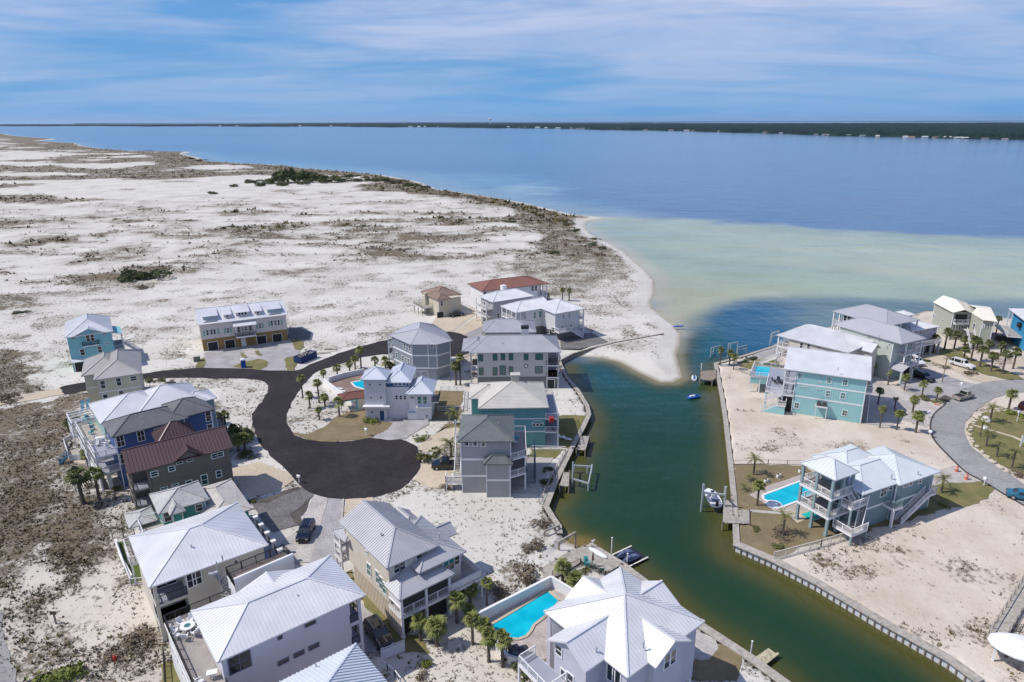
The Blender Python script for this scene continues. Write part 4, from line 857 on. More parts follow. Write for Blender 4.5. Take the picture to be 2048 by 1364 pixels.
# roof terrace between the two houses
T_ = House('roof_terrace', 'dark plank roof terrace with black railing between the two white roofed houses', -41.08, 64.87, 37.4, 'terrace')
pts = [T_.L('b1', 878, 452, 8.2), T_.L('b1', 1345, 262, 8.2), T_.L('b1', 1425, 350, 8.2), T_.L('b1', 945, 560, 8.2)]
T_.deck([pts[3], pts[2], pts[1], pts[0]], 8.2, planks('brown deck planks', (0.16, 0.125, 0.11), (0.21, 0.17, 0.15), .16), .3); T_.poly([pts[3], pts[2], pts[1], pts[0]], 3, 7.9, M_WHITE)
T_.rail([pts[3], pts[0], pts[1], pts[2]], 8.2, M_BLACK, 1.05); pw = MB().bar((*pts[3], 8.85), (pts[2][0], pts[2][1], 8.85), .25, 1.3); T_.part('parapet', pw, M_WHITE)
sx, sy = T_.L('b1', 815, 500, 6.5); sp = MB(); hr = MB(); stp = []
T_.part('stair_pole', MB().cyl((sx, sy, 0), (sx, sy, 9.2), .07), M_GROOF)
for i in range(24):
    t_ = i*0.36+1.0; z_ = 1.2+i*.29; stp.append((sx+1.05*math.cos(t_), sy+1.05*math.sin(t_), z_)); sp = MB().bar((sx, sy, z_), (sx+1.05*math.cos(t_), sy+1.05*math.sin(t_), z_), .34, .05); sp.build('step', M_GROOF, T_.r)
for p_, q in zip(stp, stp[1:]): hr.bar((p_[0], p_[1], p_[2]+.95), (q[0], q[1], q[2]+.95), .05); hr.bar(p_, (p_[0], p_[1], p_[2]+.95), .03); hr.bar(p_, q, .04, .2)
T_.part('spiral_rail', hr, M_GROOF)
# ---- H8 lavender white
I_ = House('beach_house', 'pale lavender house with wide white metal hip roof and grey plank deck, bottom left', -28.2, 52.58, 38.5)
mlv = paint('pale lavender stucco', (0.58, 0.56, 0.60), 0.8, 0.04, 0.3, .15); I_.walls(.5, .5, 13.8, 8.6, 0, 9.05, mlv); I_.box('wall', 13.8, 4, 0, 15, 8.6, 9, mlv)
I_.hip(0, 0, 15.6, 9.2, 9, 1.65, M_WROOF, seam=.4); pL = I_.L('b1', 960, 600, 8.3); pR = I_.L('b1', 1430, 400, 8.3); I_.hip(pL[0], 6.0, pR[0], max(pL[1], 10.0), 8.4, 1.15, M_WROOF, axis='y', ia=.1, ib=0, seam=.4)
I_.walls(pL[0]+.4, 8.5, pR[0]-.4, max(pL[1], 10.0)-.1, 0, 8.3, M_WHITE)
I_.rail([(.5, 13.1), (pL[0], 13.1)], 6.0, M_BLACK); I_.deck((.5, 11.9, pL[0], 13.2), 6.0, mlv)
dk = paint('dark blue grey window trim', (0.13, 0.15, 0.21)); F0 = ((.5, .5), (13.8, .5))
I_.wins(*F0, [('b1', 980, 1162, 2.1, 2.0, 'double'), ('b1', 1310, 960, .45, .45), ('b1', 1558, 845, 1.1, .5), ('b1', 1587, 1035, 1.1, .5), ('b1', 1465, 1095, 1.1, .5), ('b1', 1338, 1158, 1.1, .5)], tm=dk)
for z_ in (5.9, 2.9): I_.deck((13.8, .45, 15.1, 4), z_, M_DECKG, .4, mlv); I_.rail([(13.8, .5), (15.05, .5), (15.05, 4)], z_, M_BLACK, .95)
I_.post(14.95, .6, 0, 9, mlv, .35); I_.post(14.95, 3.9, 0, 9, mlv, .3); I_.wins((13.8, .5), (13.8, 4), [('b1', 1910, 735, 1.8, 2.1, 'door2'), ('b1', 1935, 920, 1.8, 2.1, 'door2')])
mpk = planks('grey brown deck planks', (0.25, 0.225, 0.21), (0.31, 0.285, 0.265), .22, 0)
dp = [I_.L('b1', 385, 850, 6), I_.L('b1', 560, 770, 6), I_.L('b1', 850, 1300, 6), I_.L('b1', 800, 1420, 6), I_.L('b1', 600, 1420, 6)]
I_.deck([(-2.1, -4), (.5, -4), (.5, 13.2), (-2.1, 13.2)], 6.0, mpk, .3, M_WHITE)
for i in range(80):
    pass
pk = MB()
for i in range(78): pk.box(-2.05, -3.95+i*.22, 6.0, .45, -3.95+i*.22+.19, 6.03)
pk.build('deck_board', M_DECK, I_.r, kind='stuff')
I_.rail([(.5, 13.1), (-2.05, 13.1), (-2.05, -4)], 6.0, M_BLACK, 1.0); I_.rail([(.5, -.3), (.5, -4)], 6.0, M_BLACK); I_.box('deck_wall', -2.0, -4, 0, -1.7, 13, 5.7, M_WHITE); I_.box('deck_wall', -2.0, 12.7, 0, .5, 13, 5.7, M_WHITE)
I_.rail([(-2.3, 9), (-2.3, -4)], 5.0, M_WHITE, .9)
# ---- H9 at the bottom edge
p9 = at('b1', 1932, 1010, 7.0); J_ = House('beach_house', 'blue-white ribbed metal roof cut off by the bottom edge beside the lavender house', p9[0], p9[1], 39.0)
J_.hip(-13, -12, 0, 0, 7.0, 2.6, M_WROOF2, seam=.42, ribh=.09, ribw=.07); J_.walls(-12.5, -11.5, -.5, -.5, 0, 7, mlv)
# ---- H10 cream with grey roofs
K_ = House('beach_house', 'cream house with grey metal roofs and a screened porch beside the dark paver drive', -14.67, 67.58, 39.1)
mcr = siding('cream siding', (0.60, 0.555, 0.47)); mcw = paint('cream board skirt', (0.62, 0.54, 0.44)); K_.walls(.5, .5, 6.8, 12, 3.0, 8.4, mcr, trim=mcr); K_.walls(.55, .55, 6.8, 10.4, 0, 3.0, mcw, batt=.38, name='skirt_wall')
K_.roof([[(0, 0, 8.5), (7.3, 0, 8.5), (3.65, 4.3, 10.35)], [(0, 0, 8.5), (3.65, 4.3, 10.35), (3.65, 12.6, 10.35), (0, 12.6, 8.5)], [(7.3, 0, 8.5), (7.3, 12.6, 8.5), (3.65, 12.6, 10.35), (3.65, 4.3, 10.35)]], M_GROOF, .4, ribh=.05, ribw=.05, caps=[((0, 0, 8.5), (3.65, 4.3, 10.35)), ((7.3, 0, 8.5), (3.65, 4.3, 10.35)), ((3.65, 4.3, 10.35), (3.65, 12.6, 10.35))])
K_.walls(4.5, -1.0, 9.7, 8.5, 0, 7.1, mcr); K_.hip(3.4, -1.5, 10.3, 9, 7.1, 1.35, M_GROOF, axis='y', seam=.4); K_.hip(6.6, 7.2, 10.0, 11.8, 6.8, 1.1, M_GROOF, axis='y', ib=0, gm=mcr); K_.hip(8.2, 3.6, 12.4, 6.8, 6.2, 1.0, M_GROOF, axis='x', ib=0, gm=mcr)
K_.hip(-.3, 10.6, 4, 14.2, 6.6, .7, M_GROOF); K_.walls(6.6, 7, 10, 11, 0, 7, mcr)
K_.roof([[(-.1, -2.8, 5.8), (7.5, -2.8, 5.8), (6.0, .5, 7.0), (2.2, .5, 7.0)], [(-.1, -2.8, 5.8), (2.2, .5, 7.0), (-.1, .9, 5.85)], [(7.5, -2.8, 5.8), (7.5, .9, 5.85), (6.0, .5, 7.0)]], M_GROOF, .4, [((-.1, -2.8, 5.8), (2.2, .5, 7)), ((7.5, -2.8, 5.8), (6.0, .5, 7)), ((2.2, .5, 7), (6.0, .5, 7))], name='porch_roof')
K_.deck((.2, -2.4, 7.0, .5), 3.1, M_DECK, .4); K_.rail([(.3, .5), (.3, -2.35), (7.0, -2.35)], 3.1, None, 1.0, .3)
for x_ in (.35, 3.7, 7.0): K_.post(x_, -2.35, 0, 5.75, w=.3)
K_.box('screen', .4, -2.32, 4.15, 3.6, -2.28, 5.7, M_SCREEN); K_.box('screen', 3.8, -2.32, 4.15, 6.9, -2.28, 5.7, M_SCREEN)
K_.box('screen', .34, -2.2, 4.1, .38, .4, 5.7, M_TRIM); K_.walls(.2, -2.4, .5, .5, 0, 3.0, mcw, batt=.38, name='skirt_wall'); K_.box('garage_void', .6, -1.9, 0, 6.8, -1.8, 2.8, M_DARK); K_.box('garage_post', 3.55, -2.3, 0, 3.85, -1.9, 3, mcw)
K_.deck((7.0, -2.4, 12, 1.8), 3.1, M_DECK, .4); K_.rail([(7.0, -2.35), (11.95, -2.35), (11.95, 1.8), (10, 1.8)], 3.1, None, 1.0, .3, solid=True); [K_.post(x_, y_, 0, 3, w=.22) for x_, y_ in ((9.5, -2.3), (11.9, -2.3), (11.9, 1.7))]
LW = ((.5, 12), (.5, .5)); K_.wins(*LW, [('F6', 545, 745, 1.0, 1.8), ('F6', 612, 805, .85, 1.8), ('F6', 640, 850, .85, 1.8), ('F6', 668, 892, .85, 1.6), ('F6', 527, 608, .5, .45)], gm=M_GLASSG)
K_.wins((.5, .5), (6.8, .5), [('F6', 760, 728, .8, 1.25), ('F6', 805, 710, .8, 1.25), ('F6', 937, 650, .8, 1.25), ('F6', 980, 628, .8, 1.25)])
K_.wins((4.5, -1.0), (9.7, -1.0), [('F6', 1170, 700, 1.6, 1.9, 'door2'), ('F6', 1235, 670, .8, 1.2)])
for z_ in (5.3, 3.0): K_.deck((-.3, 12, 3.8, 14), z_, M_DECK); K_.rail([(-.25, 12), (-.25, 14), (3.8, 14)], z_)
for x_, y_ in ((-.2, 12.2), (-.2, 13.9), (3.7, 13.9)): K_.post(x_, y_, 0, 6.5, w=.22)
# ---- H11 big white pyramid roof
L_ = House('beach_house', 'large lavender grey house with a white four gabled pyramid roof beside the curved pool', 10.41, 49.55, 39.2)
mlg = paint('lavender grey stucco', (0.46, 0.46, 0.52), 0.8, 0.05, 0.3, .12); L_.walls(.5, .5, 11, 10.9, 3.0, 10.05, mlg); L_.box('ground_wall', 1.5, 3.5, 0, 9.5, 10, 3.0, mlg)
L_.walls(-1.9, 3.4, .5, 7.7, 0, 9.95, mlg); L_.walls(3.4, -.3, 7.8, .5, 3, 9.95, mlg)
L_.hip(0, 0, 11.55, 11.4, 10, 2.7, M_WROOF, seam=.42)
L_.hip(-2.5, 2.9, 5, 8.2, 10.02, 1.5, M_WROOF, axis='x', ia=0, ib=1.6, gm=mlg, seam=.42); L_.hip(2.9, -.85, 8.3, 5, 10.02, 1.5, M_WROOF, axis='y', ia=0, ib=1.6, gm=mlg, seam=.42)
L_.hip(6.6, 3.0, 11.6, 8.2, 10.02, 1.55, M_WROOF, axis='x', ia=1, ib=0, gm=mlg, seam=.42); L_.hip(3.1, 6.6, 8.2, 11.45, 10.02, 1.55, M_WROOF, axis='y', ia=1, ib=0, gm=mlg, seam=.42)
L_.wins((3.4, -.3), (7.8, -.3), [('c1', 1628, 1080, .95, 1.7), ('c1', 1685, 1022, .95, 1.7)]); L_.wins((-1.9, 7.7), (-1.9, 3.4), [('c1', 575, 975, .9, 1.2), ('c1', 625, 1240, .9, 1.7), ('c1', 685, 1275, .9, 1.7)])
L_.wins((-1.9, 3.4), (.5, 3.4), [('c1', 770, 1140, 1.0, .4)]); L_.wins((.5, 3.4), (.5, .5), [('c1', 1085, 1190, 1.0, 2.1, 'plain'), ('c1', 1140, 1240, 1.0, 2.1, 'plain')])
L_.deck((-1.9, .4, .5, 3.4), 6.2, M_DECKG, .3); L_.rail([(-1.9, 3.4), (-1.9, .4), (.5, .4)], 6.2, M_TRIM)
for x_, y_ in ((10.8, .7), (7, .7), (10.8, 5), (4, .7), (10.8, 9.5)): L_.post(x_, y_, 0, 3.0, w=.3)
for z_, pt in ((6.3, [(-4.3, 6.0), (-1.9, 6.0), (-1.9, 10.6), (-4.0, 10.6)]), (3.2, [(-5.5, 4.0), (-1.9, 3.6), (-1.9, 9.4), (-5.6, 9.4)])):
    L_.deck(pt, z_, M_DECKG, .3); L_.rail([pt[1], pt[0], pt[3], pt[2]], z_); [L_.post(p_[0]+.1, p_[1]+.1, 0, z_, w=.18) for p_ in (pt[0], pt[3])]
L_.walls(.5, 7.7, 1.2, 11.4, 0, 9.9, mlg)
# ---- H12 grey green shingle house
N_ = House('beach_house', 'grey board house with green-grey shingle roof and white decks facing the canal', -8.76, 98.63, 0)
mg1 = paint('grey board siding', (0.34, 0.35, 0.36)); N_.walls(.5, .5, 8.5, 9.8, 3.1, 9.5, mg1, batt=.42, trim=M_TRIM); N_.walls(.55, .55, 8.45, 9.8, 0, 3.1, mg1, batt=.42, trim=M_TRIM); N_.walls(4.6, -.9, 8.4, .5, 0, 6.2, mg1, batt=.42, trim=M_TRIM)
N_.band(.5, .5, 8.5, 9.8, 6.1, None, .35); N_.band(.5, .5, 8.5, 9.8, 3.1, None, .3); N_.band(4.6, -.9, 8.4, .5, 3.1, None, .3)
N_.hip(0, 0, 9.1, 10.4, 9.5, 2.0, M_SH_GREEN, seam=None); N_.hip(4.15, -1.4, 8.85, .8, 6.2, 1.0, M_SH_GREEN, axis='x', ia=1.3, ib=1.3, seam=None)
N_.wins((.5, .5), (8.5, .5), [('b3', 652, 543, .75, .75), ('b3', 725, 545, .75, .75), ('b3', 795, 547, .75, .75)])
for z_ in (6.3, 3.2):
    N_.deck([(8.5, 0), (11, 1.5), (11, 10.5), (8.5, 10.5)], z_, M_DECK); N_.rail([(8.5, 0), (11, 1.5), (11, 10.5), (8.5, 10.5)], z_)
for x_, y_ in ((10.9, 1.7), (10.9, 6), (10.9, 10.3)): N_.post(x_, y_, 0, 6.3, w=.25)
N_.win1((8.5, 3.5), rad(90), 4.4, 1.8, 2.1, 'door2'); N_.win1((8.5, 6.5), rad(90), 4.4, 1.8, 2.1, 'door2'); N_.win1((8.5, 4.5), rad(90), 7.5, 1.8, 2.0, 'door2')
N_.deck((-2.2, 1.2, .5, 3.0), 1.6, M_DECK); N_.rail([(.5, 1.2), (-2.2, 1.2), (-2.2, 3.0)], 1.6); [N_.post(-2.1, y_, 0, 1.6) for y_ in (1.3, 2.9)]
N_.stair((-.4, 8.5, 6.3), (-.4, 2.6, 1.6), 1.0); N_.deck((-1.1, 8.3, .5, 10), 6.3); N_.rail([(-1.1, 8.3), (-1.1, 10)], 6.3); N_.post(-1, 8.5, 0, 9.4)
N_.rail([(11.2, 3.5), (12.6, 3.5), (12.6, 9.5)], 0, paint('teal privacy panel', (.10, .20, .26)), 5.2, .12, name='privacy_screen')
# ---- H13 teal with cream tile roof
O_ = House('beach_house', 'teal house with a large cream hip roof of coursed panels, west bank of the canal', -6.25, 115.0, 1.9)
mte = siding('teal siding', (0.11, 0.30, 0.33)); mtg2 = siding('sea green siding', (0.13, 0.34, 0.31)); O_.walls(.5, .5, 12.4, 12.4, 3.1, 8.15, mte); O_.walls(.55, .55, 12.4, 12.4, 0, 3.1, mtg2); O_.walls(-1.3, 5.3, .5, 12, 0, 8, mtg2, trim=M_TRIM)
O_.hip(0, 0, 13, 12.9, 8.1, 2.7, M_CROOFT, seam=.36, horiz=True); O_.hip(-1.8, 4.8, 5, 12.4, 8.1, 1.2, M_CROOFT, seam=.36, horiz=True)
O_.band(.5, .5, 12.4, 12.4, 5.7, M_TRIM, .18); O_.band(.5, .5, 12.4, 12.4, 3.1, M_TRIM, .25)
O_.wins((.5, .5), (12.4, .5), [('b3', 990, 246, .7, .25), ('b3', 1055, 246, .7, .25), ('b3', 1228, 382, .5, .5), ('b3', 1258, 380, .5, .6), ('b3', 1288, 382, .5, .5)])
u_, z_ = O_.uz((.5, .5), (12.4, .5), 'b3', 1258, 370); O_.part('arch_trim', MB().add([(u_+.5+math.cos(t)*1.15*k, .42+y_, z_-.1+math.sin(t)*.75*k) for y_ in (0, .1) for k in (.88, 1) for t in np.linspace(0, math.pi, 9)], [f for b0_ in [0] for i in range(8) for f in ((i, i+1, 9+i+1, 9+i), (18+i, 27+i, 27+i+1, 18+i+1), (9+i, 9+i+1, 27+i+1, 27+i))]), M_TRIM)
for z_ in (5.7, 3.0):
    O_.deck((12.4, .5, 14.9, 12), z_, M_DECKG); O_.rail([(12.4, .5), (14.9, .5), (14.9, 12), (12.4, 12)], z_)
for y_ in (.6, 6, 11.9): O_.post(14.8, y_, 0, 5.7, w=.25)
O_.walls(6.4, 8.6, 7.9, 9.8, 8.5, 11.2, M_CONC, name='chimney'); O_.box('chimney_cap', 6.2, 8.4, 11.2, 8.1, 10, 11.35, M_CROOFT)
# ---- H14 mansion
Q_ = House('mansion', 'long pale grey mansion with grey metal hip roof and dark framed windows above the canal', -9.54, 144.5, 1.3)
mma = paint('pale grey stucco', (0.52, 0.50, 0.485), 0.8, 0.06, 0.3, .1); mmb = paint('mid grey stucco', (0.20, 0.195, 0.195), 0.8, 0.08); Q_.walls(1.7, .5, 17.3, 11.6, 2.7, 8.85, mma); Q_.walls(1.7, .55, 20, 11.6, 0, 2.7, mmb, name='ground_wall'); Q_.box('wall', 17.3, 5, 2.7, 20, 11.6, 8.8, mma)
Q_.band(1.7, .5, 17.3, 11.6, 2.7, mmb, .2)
Q_.hip(0, 0, 20.6, 12.2, 8.8, 2.2, M_GROOF, axis='x', ia=4.1, ib=4.1, seam=.42); Q_.hip(-1.8, 1.3, 5, 10.5, 8.8, 1.5, M_GROOF, seam=.42)
F0 = ((1.7, .5), (17.3, .5)); bt = paint('black window trim', (0.035, 0.035, 0.04))
Q_.wins(*F0, [('C3', 872, 772, .95, 1.5, 'double'), ('C3', 985, 765, .9, 1.5, 'double'), ('C3', 1047, 762, .9, 1.5, 'double'), ('C3', 1110, 762, .9, 1.5, 'double'), ('C3', 1229, 764, .9, 1.4, 'double'), ('C3', 1332, 762, 1.6, 1.4, 'double'), ('C3', 876, 877, .95, 1.7, 'double'), ('C3', 985, 877, .9, 1.8, 'double'), ('C3', 1045, 868, 1.3, 2.1, 'double'), ('C3', 1110, 868, .9, 1.7, 'double'), ('C3', 1330, 865, 1.6, 1.6, 'double')], tm=bt, gm=M_GLASSG)
u_, z_ = Q_.uz(*F0, 'C3', 1229, 833); Q_.part('round_window', MB().cyl((1.7+u_, .5, z_), (1.7+u_, .42, z_), .48, n=16), bt); Q_.part('round_pane', MB().cyl((1.7+u_, .42, z_), (1.7+u_, .40, z_), .32, n=16), M_WHITE)
for z_ in (5.6, 2.7): Q_.deck((17.3, .3, 20.2, 5), z_, M_DECK); Q_.rail([(17.3, .3), (20.15, .3), (20.15, 5)], z_, M_BLACK); Q_.deck((.2, .9, 1.7, 5), z_, M_DECK); Q_.rail([(1.7, .9), (.2, .9), (.2, 5)], z_, M_BLACK)
for x_ in (17.5, 20.05): Q_.post(x_, .45, 0, 8.8, mma, .35)
for x_ in (.3,): Q_.post(x_, 1, 0, 8.8, mma, .3)
Q_.win1((17.3, 3), rad(90), 6.8, 2, 2, 'door2'); Q_.void('archway', (17.3, .55), (20, .55), 'C3', 1420, 965, 1.8, 2.0, M_DARK, zb=0)
R_ = House('outbuilding', 'lower grey metal hip roofed wing just behind the mansion with a black capped chimney', *at('C3', 888, 572, 8), 1.3)
R_.walls(.5, .5, 13, 9.5, 0, 8, mma); R_.hip(0, 0, 13.4, 10, 8, 2.1, M_GROOF, axis='x', ia=3.2, ib=5.5, seam=.42)
cx, cy = R_.L('C3', 1220, 560, 9.5); R_.box('chimney', cx-.9, cy-.6, 8, cx+.9, cy+.6, 10.2, M_WHITE); R_.box('chimney_cap', cx-.95, cy-.65, 10.2, cx+.95, cy+.65, 10.9, M_BLACK)
# ---- H15 blue grey polygon house
U_ = House('beach_house', 'tall blue-grey board house with angled walls and white bands beside the second turning circle', -25, 155, 10)
mbg = paint('blue grey board siding', (0.26, 0.30, 0.34)); P15 = [(-3.5, 3.2), (.95, -4.5), (4.6, -5.2), (6.6, -5.6), (9.9, -3.6), (8.6, 4), (6.5, 9.6), (.4, 9.9)]
U_.poly(P15, 2.9, 9.05, mbg, .42, trim=M_TRIM); U_.poly([(P[0]*.97, P[1]*.97) for P in P15], 0, 2.9, mbg); U_.pband(P15, 6.1); U_.pband(P15, 2.95)
E15 = [(-4.2, 3.4, 9), (.67, -5.1, 9), (4.7, -5.8, 9), (6.7, -6.2, 9), (10.5, -3.9, 9), (9.4, 4, 9), (7.2, 10.2, 9), (.2, 10.6, 9)]; a = (2.9, -.5, 11.3); b = (3.4, 5.2, 11.3)
U_.roof([[E15[0], E15[1], a], [E15[1], E15[2], a], [E15[2], E15[3], a], [E15[3], E15[4], a], [E15[4], E15[5], b, a], [E15[5], E15[6], b], [E15[6], E15[7], b], [E15[7], E15[0], a, b]], M_LROOF, .42, [(e, a) for e in E15[:5]]+[(e, b) for e in E15[5:]]+[(a, b)])
A15 = (P15[0], P15[1]); U_.wins(*A15, [('c2', 1028, 130, .35, .35), ('c2', 1048, 140, .35, .35), ('c2', 1068, 150, .35, .35), ('c2', 1117, 172, .4, .4), ('c2', 1158, 222, .7, 1.35), ('c2', 1223, 250, .7, 1.35), ('c2', 1047, 340, .7, 1.4), ('c2', 1128, 385, .7, 1.4), ('c2', 1175, 412, .7, 1.4), ('c2', 1215, 430, .7, 1.4)])
U_.wins(P15[2], P15[3], [('c2', 1528, 220, .5, .6), ('c2', 1562, 222, .4, .5), ('c2', 1578, 460, .4, .5)]); U_.void('garage_door', P15[1], P15[2], 'c2', 1425, 620, 1.6, 2.2, mbg, zb=0, panel=4); U_.void('garage_door', P15[1], P15[2], 'c2', 1340, 620, 1.2, 2.2, mbg, zb=0, panel=4)
for z_ in (6.0, 2.9):
    U_.deck([(-4.6, 3.3), (-3.5, 3.2), (.3, 9.9), (-1.5, 9.6)], z_); U_.rail([(-3.6, 3.0), (-4.6, 3.3), (-1.5, 9.6)], z_)
U_.post(-4.5, 3.4, 0, 9, w=.25)
# ---- H16 tower house
W_ = House('beach_house', 'white board house with square tower, blue door and blue clerestory band by the pool', -30.18, 127.6, 0)
mwb = paint('cool white board siding', (0.64, 0.64, 0.67), .6, .03); W_.walls(.3, .4, 4.6, 5, 0, 9.0, mwb, batt=.36); W_.hip(-.2, -.1, 5.1, 5.5, 9, 1.7, M_WROOF2, seam=.4)
W_.walls(4.6, 1.4, 9.2, 9.5, 0, 7.95, mwb); W_.hip(4.6, .9, 9.8, 10, 8, 1.7, M_WROOF2, axis='y', seam=.4, ib=2); W_.walls(9.2, .4, 13.7, 7, 0, 6, mwb); W_.hip(8.8, -.5, 14.3, 7.5, 6, 1.9, M_WROOF2, axis='y', seam=.4)
F0 = ((.3, .4), (4.6, .4)); W_.wins(*F0, [('c2', 678, 742, .5, .5), ('c2', 817, 744, .5, .5), ('c2', 692, 920, .5, .6), ('c2', 830, 920, .5, .6), ('c2', 708, 1120, .5, .55)]); navy = paint('navy blue paint', (0.02, 0.075, 0.19)); W_.void('door', *F0, 'c2', 848, 1160, .9, 2.1, navy, zb=0)
W_.box('canopy', 0, -.6, 3.0, 5.4, .4, 3.35, M_WHITE); u0, z0 = W_.uz((4.6, 1.4), (9.2, 1.4), 'c2', 1050, 745); W_.box('clerestory_band', 4.65, 1.33, z0-.45, 9.15, 1.4, z0+.55, navy)
F0 = ((4.6, 1.38), (9.2, 1.38)); W_.wins(*F0, [('c2', 1035, 738, .75, .5), ('c2', 1092, 738, .75, .5), ('c2', 1150, 738, .75, .5), ('c2', 1045, 920, .5, .95), ('c2', 1103, 920, .5, .95), ('c2', 1160, 920, .5, .95)])
W_.void('garage_door', *F0, 'c2', 1120, 1120, 3.0, 2.3, mwb, zb=0, panel=4)
F0 = ((9.2, .4), (13.7, .4)); W_.wins(*F0, [('c2', 1357, 957, .85, 1.6), ('c2', 1432, 957, .85, 1.6)], gm=M_GLASSG); W_.wins(*F0, [('c2', 1257, 922, .8, .3)]); W_.box('canopy', 10.8, -.5, 2.9, 13.9, .4, 3.1, M_WHITE)
gt = W_.void('gate', *F0, 'c2', 1258, 1140, 1.6, 2.1, M_WHITE, zb=0); sg = paint('sky blue paint', (.06, .26, .6))
for i in range(4): MB().box(-.7+i*.38, -.1, .55, -.45+i*.38, -.05, .95).build('gate_panel', sg, gt)
W_.deck((13.7, 2, 15, 6), 3.3); W_.rail([(13.7, 2), (15, 2), (15, 6)], 3.3, M_BLACK)
# ---- H17 townhouse block
X_ = House('townhouse_block', 'unfinished white townhouse row with metal dormers over bare wood garages and paved forecourt', -82.34, 171.44, 26.4, 'townhouses')
mtw = paint('cream white board wall', (0.66, 0.61, 0.57), .7, .04); X_.walls(.5, .6, 22.4, 14.5, 3.2, 7.5, mtw, batt=.6); X_.walls(.6, .7, 22.3, 14.4, 0, 3.2, M_CEDAR, name='sheathing_wall'); X_.ov = .5
X_.hip(0, 0, 22.9, 15, 7.5, 2.5, M_WROOF, axis='x', ia=0, ib=0, gm=mtw, seam=.5)
for i, (ux, w_, dp_, hh, op) in enumerate(((3.3, 3.6, 1.0, 1.0, 1), (7.6, 1.9, 1.2, .9, 0), (11.4, 3.4, 1.0, 1.1, 0), (15.4, 1.9, 1.2, .9, 0), (19.6, 3.6, 1.0, 1.0, 1))):
    y0 = 2.0; zb = 7.5+y0/3; d = X_.box('dormer', ux-w_/2, y0, zb-.2, ux+w_/2, 6.5, zb+hh, paint('mint panel', (.42, .52, .52)) if op else mtw)
    X_.roof([[(ux-w_/2-.2, y0-.5, zb+hh-.02), (ux+w_/2+.2, y0-.5, zb+hh-.02), (ux+w_/2+.2, 7.3, zb+hh+.75), (ux-w_/2-.2, 7.3, zb+hh+.75)]], M_WROOF, .5, name='dormer_roof', th=.1)
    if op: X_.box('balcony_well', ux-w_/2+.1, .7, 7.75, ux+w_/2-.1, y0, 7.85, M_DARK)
    else:
        for k in range(3 if w_ > 3 else 1): X_.win1((ux+(k-(1 if w_ > 3 else 0))*.8, y0), 0, zb+hh*.5, .6, .75, 'plain')
F0 = ((.5, .6), (22.4, .6)); X_.wins(*F0, [('B2', x_, y_, .7, 1.5) for x_, y_ in ((218, 415), (246, 411), (273, 407), (377, 397), (627, 360), (725, 340), (751, 338), (778, 335))])
for x_, y_ in ((189, 419), (300, 403), (354, 400), (400, 393), (606, 363), (650, 357), (705, 343), (800, 332)):
    u_, z_ = X_.uz(*F0, 'B2', x_, y_); X_.box('shutter', .5+u_-.22, .5, z_-.75, .5+u_+.22, .6, z_+.75, M_SHUT)
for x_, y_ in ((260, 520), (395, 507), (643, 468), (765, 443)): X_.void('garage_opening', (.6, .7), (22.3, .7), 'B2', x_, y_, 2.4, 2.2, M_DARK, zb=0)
X_.void('door', (.6, .7), (22.3, .7), 'B2', 503, 497, .95, 2.1, M_WHITE, zb=0)
X_.deck((8.9, -1.2, 14.0, .6), 3.3, M_DECK, .4); X_.rail([(8.9, .6), (8.9, -1.15), (14, -1.15), (14, .6)], 3.3, M_BLACK, .9); X_.roof([[(8.5, -1.6, 6.3), (14.4, -1.6, 6.3), (14.4, .6, 7.0), (8.5, .6, 7.0)]], M_WROOF, .45, name='porch_roof')
for x_ in (9.1, 13.8): X_.post(x_, -1.0, 0, 3.2, M_CEDAR, .25); X_.post(x_, -1.0, 3.3, 6.3, w=.22)
X_.wins(*F0, [('B2', 460, 390, .8, 1.6), ('B2', 493, 385, .5, 1.0), ('B2', 518, 382, .5, 1.0), ('B2', 553, 378, .8, 1.6)])
# ---- H18 .. H21
Y_ = House('beach_house', 'small cream stilt house with brown hip roof and arched front window beyond the road', -22.83, 203.8, 32)
mcm = siding('warm cream siding', (0.52, 0.48, 0.38)); Y_.walls(.5, .5, 8.3, 12.5, 0, 5.75, mcm); Y_.walls(4.5, 3, 9.2, 10, 0, 5.75, mcm); Y_.hip(0, 0, 4.6, 8, 5.8, 1.3, M_SH_BROWN, axis='y', seam=None); Y_.hip(.2, 2.6, 9.8, 13, 5.8, 2.2, M_SH_BROWN, seam=None)
Y_.wins((.5, .5), (4.3, .5), [('C3', 564, 342, .9, 1.6)]); Y_.wins((4.5, 3), (9.2, 3), [('C3', 708, 310, .9, 1.2), ('C3', 628, 316, .5, .6)]); Y_.wins((.5, 12.5), (.5, .5), [('C3', 420, 292, .6, .9), ('C3', 447, 312, .6, .9)])
Y_.void('garage_opening', (.5, .5), (4.3, .5), 'C3', 553, 420, 2.2, 1.8, M_DARK, zb=0); Y_.void('garage_door', (4.5, 3), (9.2, 3), 'C3', 700, 372, 2.4, 1.9, mcm, zb=0, panel=3)
Y_.deck((-3.2, 5, .5, 11), 2.6, M_WOODL); Y_.rail([(.5, 5), (-3.2, 5), (-3.2, 11), (.5, 11)], 2.6, M_WOODL); [Y_.post(x_, y_, 0, 2.6, M_WOODL) for x_, y_ in ((-3.1, 5.1), (-3.1, 8), (-3.1, 10.9))]; Y_.stair((5.0, 2.7, 2.8), (5.0, -.8, 0), .9)
Y_.box('chimney', -.6, 8, 0, .4, 9, 6.4, mcm)
Z_ = House('beach_house', 'white house with red brown tile hip roof farthest beyond the turning circle', -9.26, 208.3, 26.3)
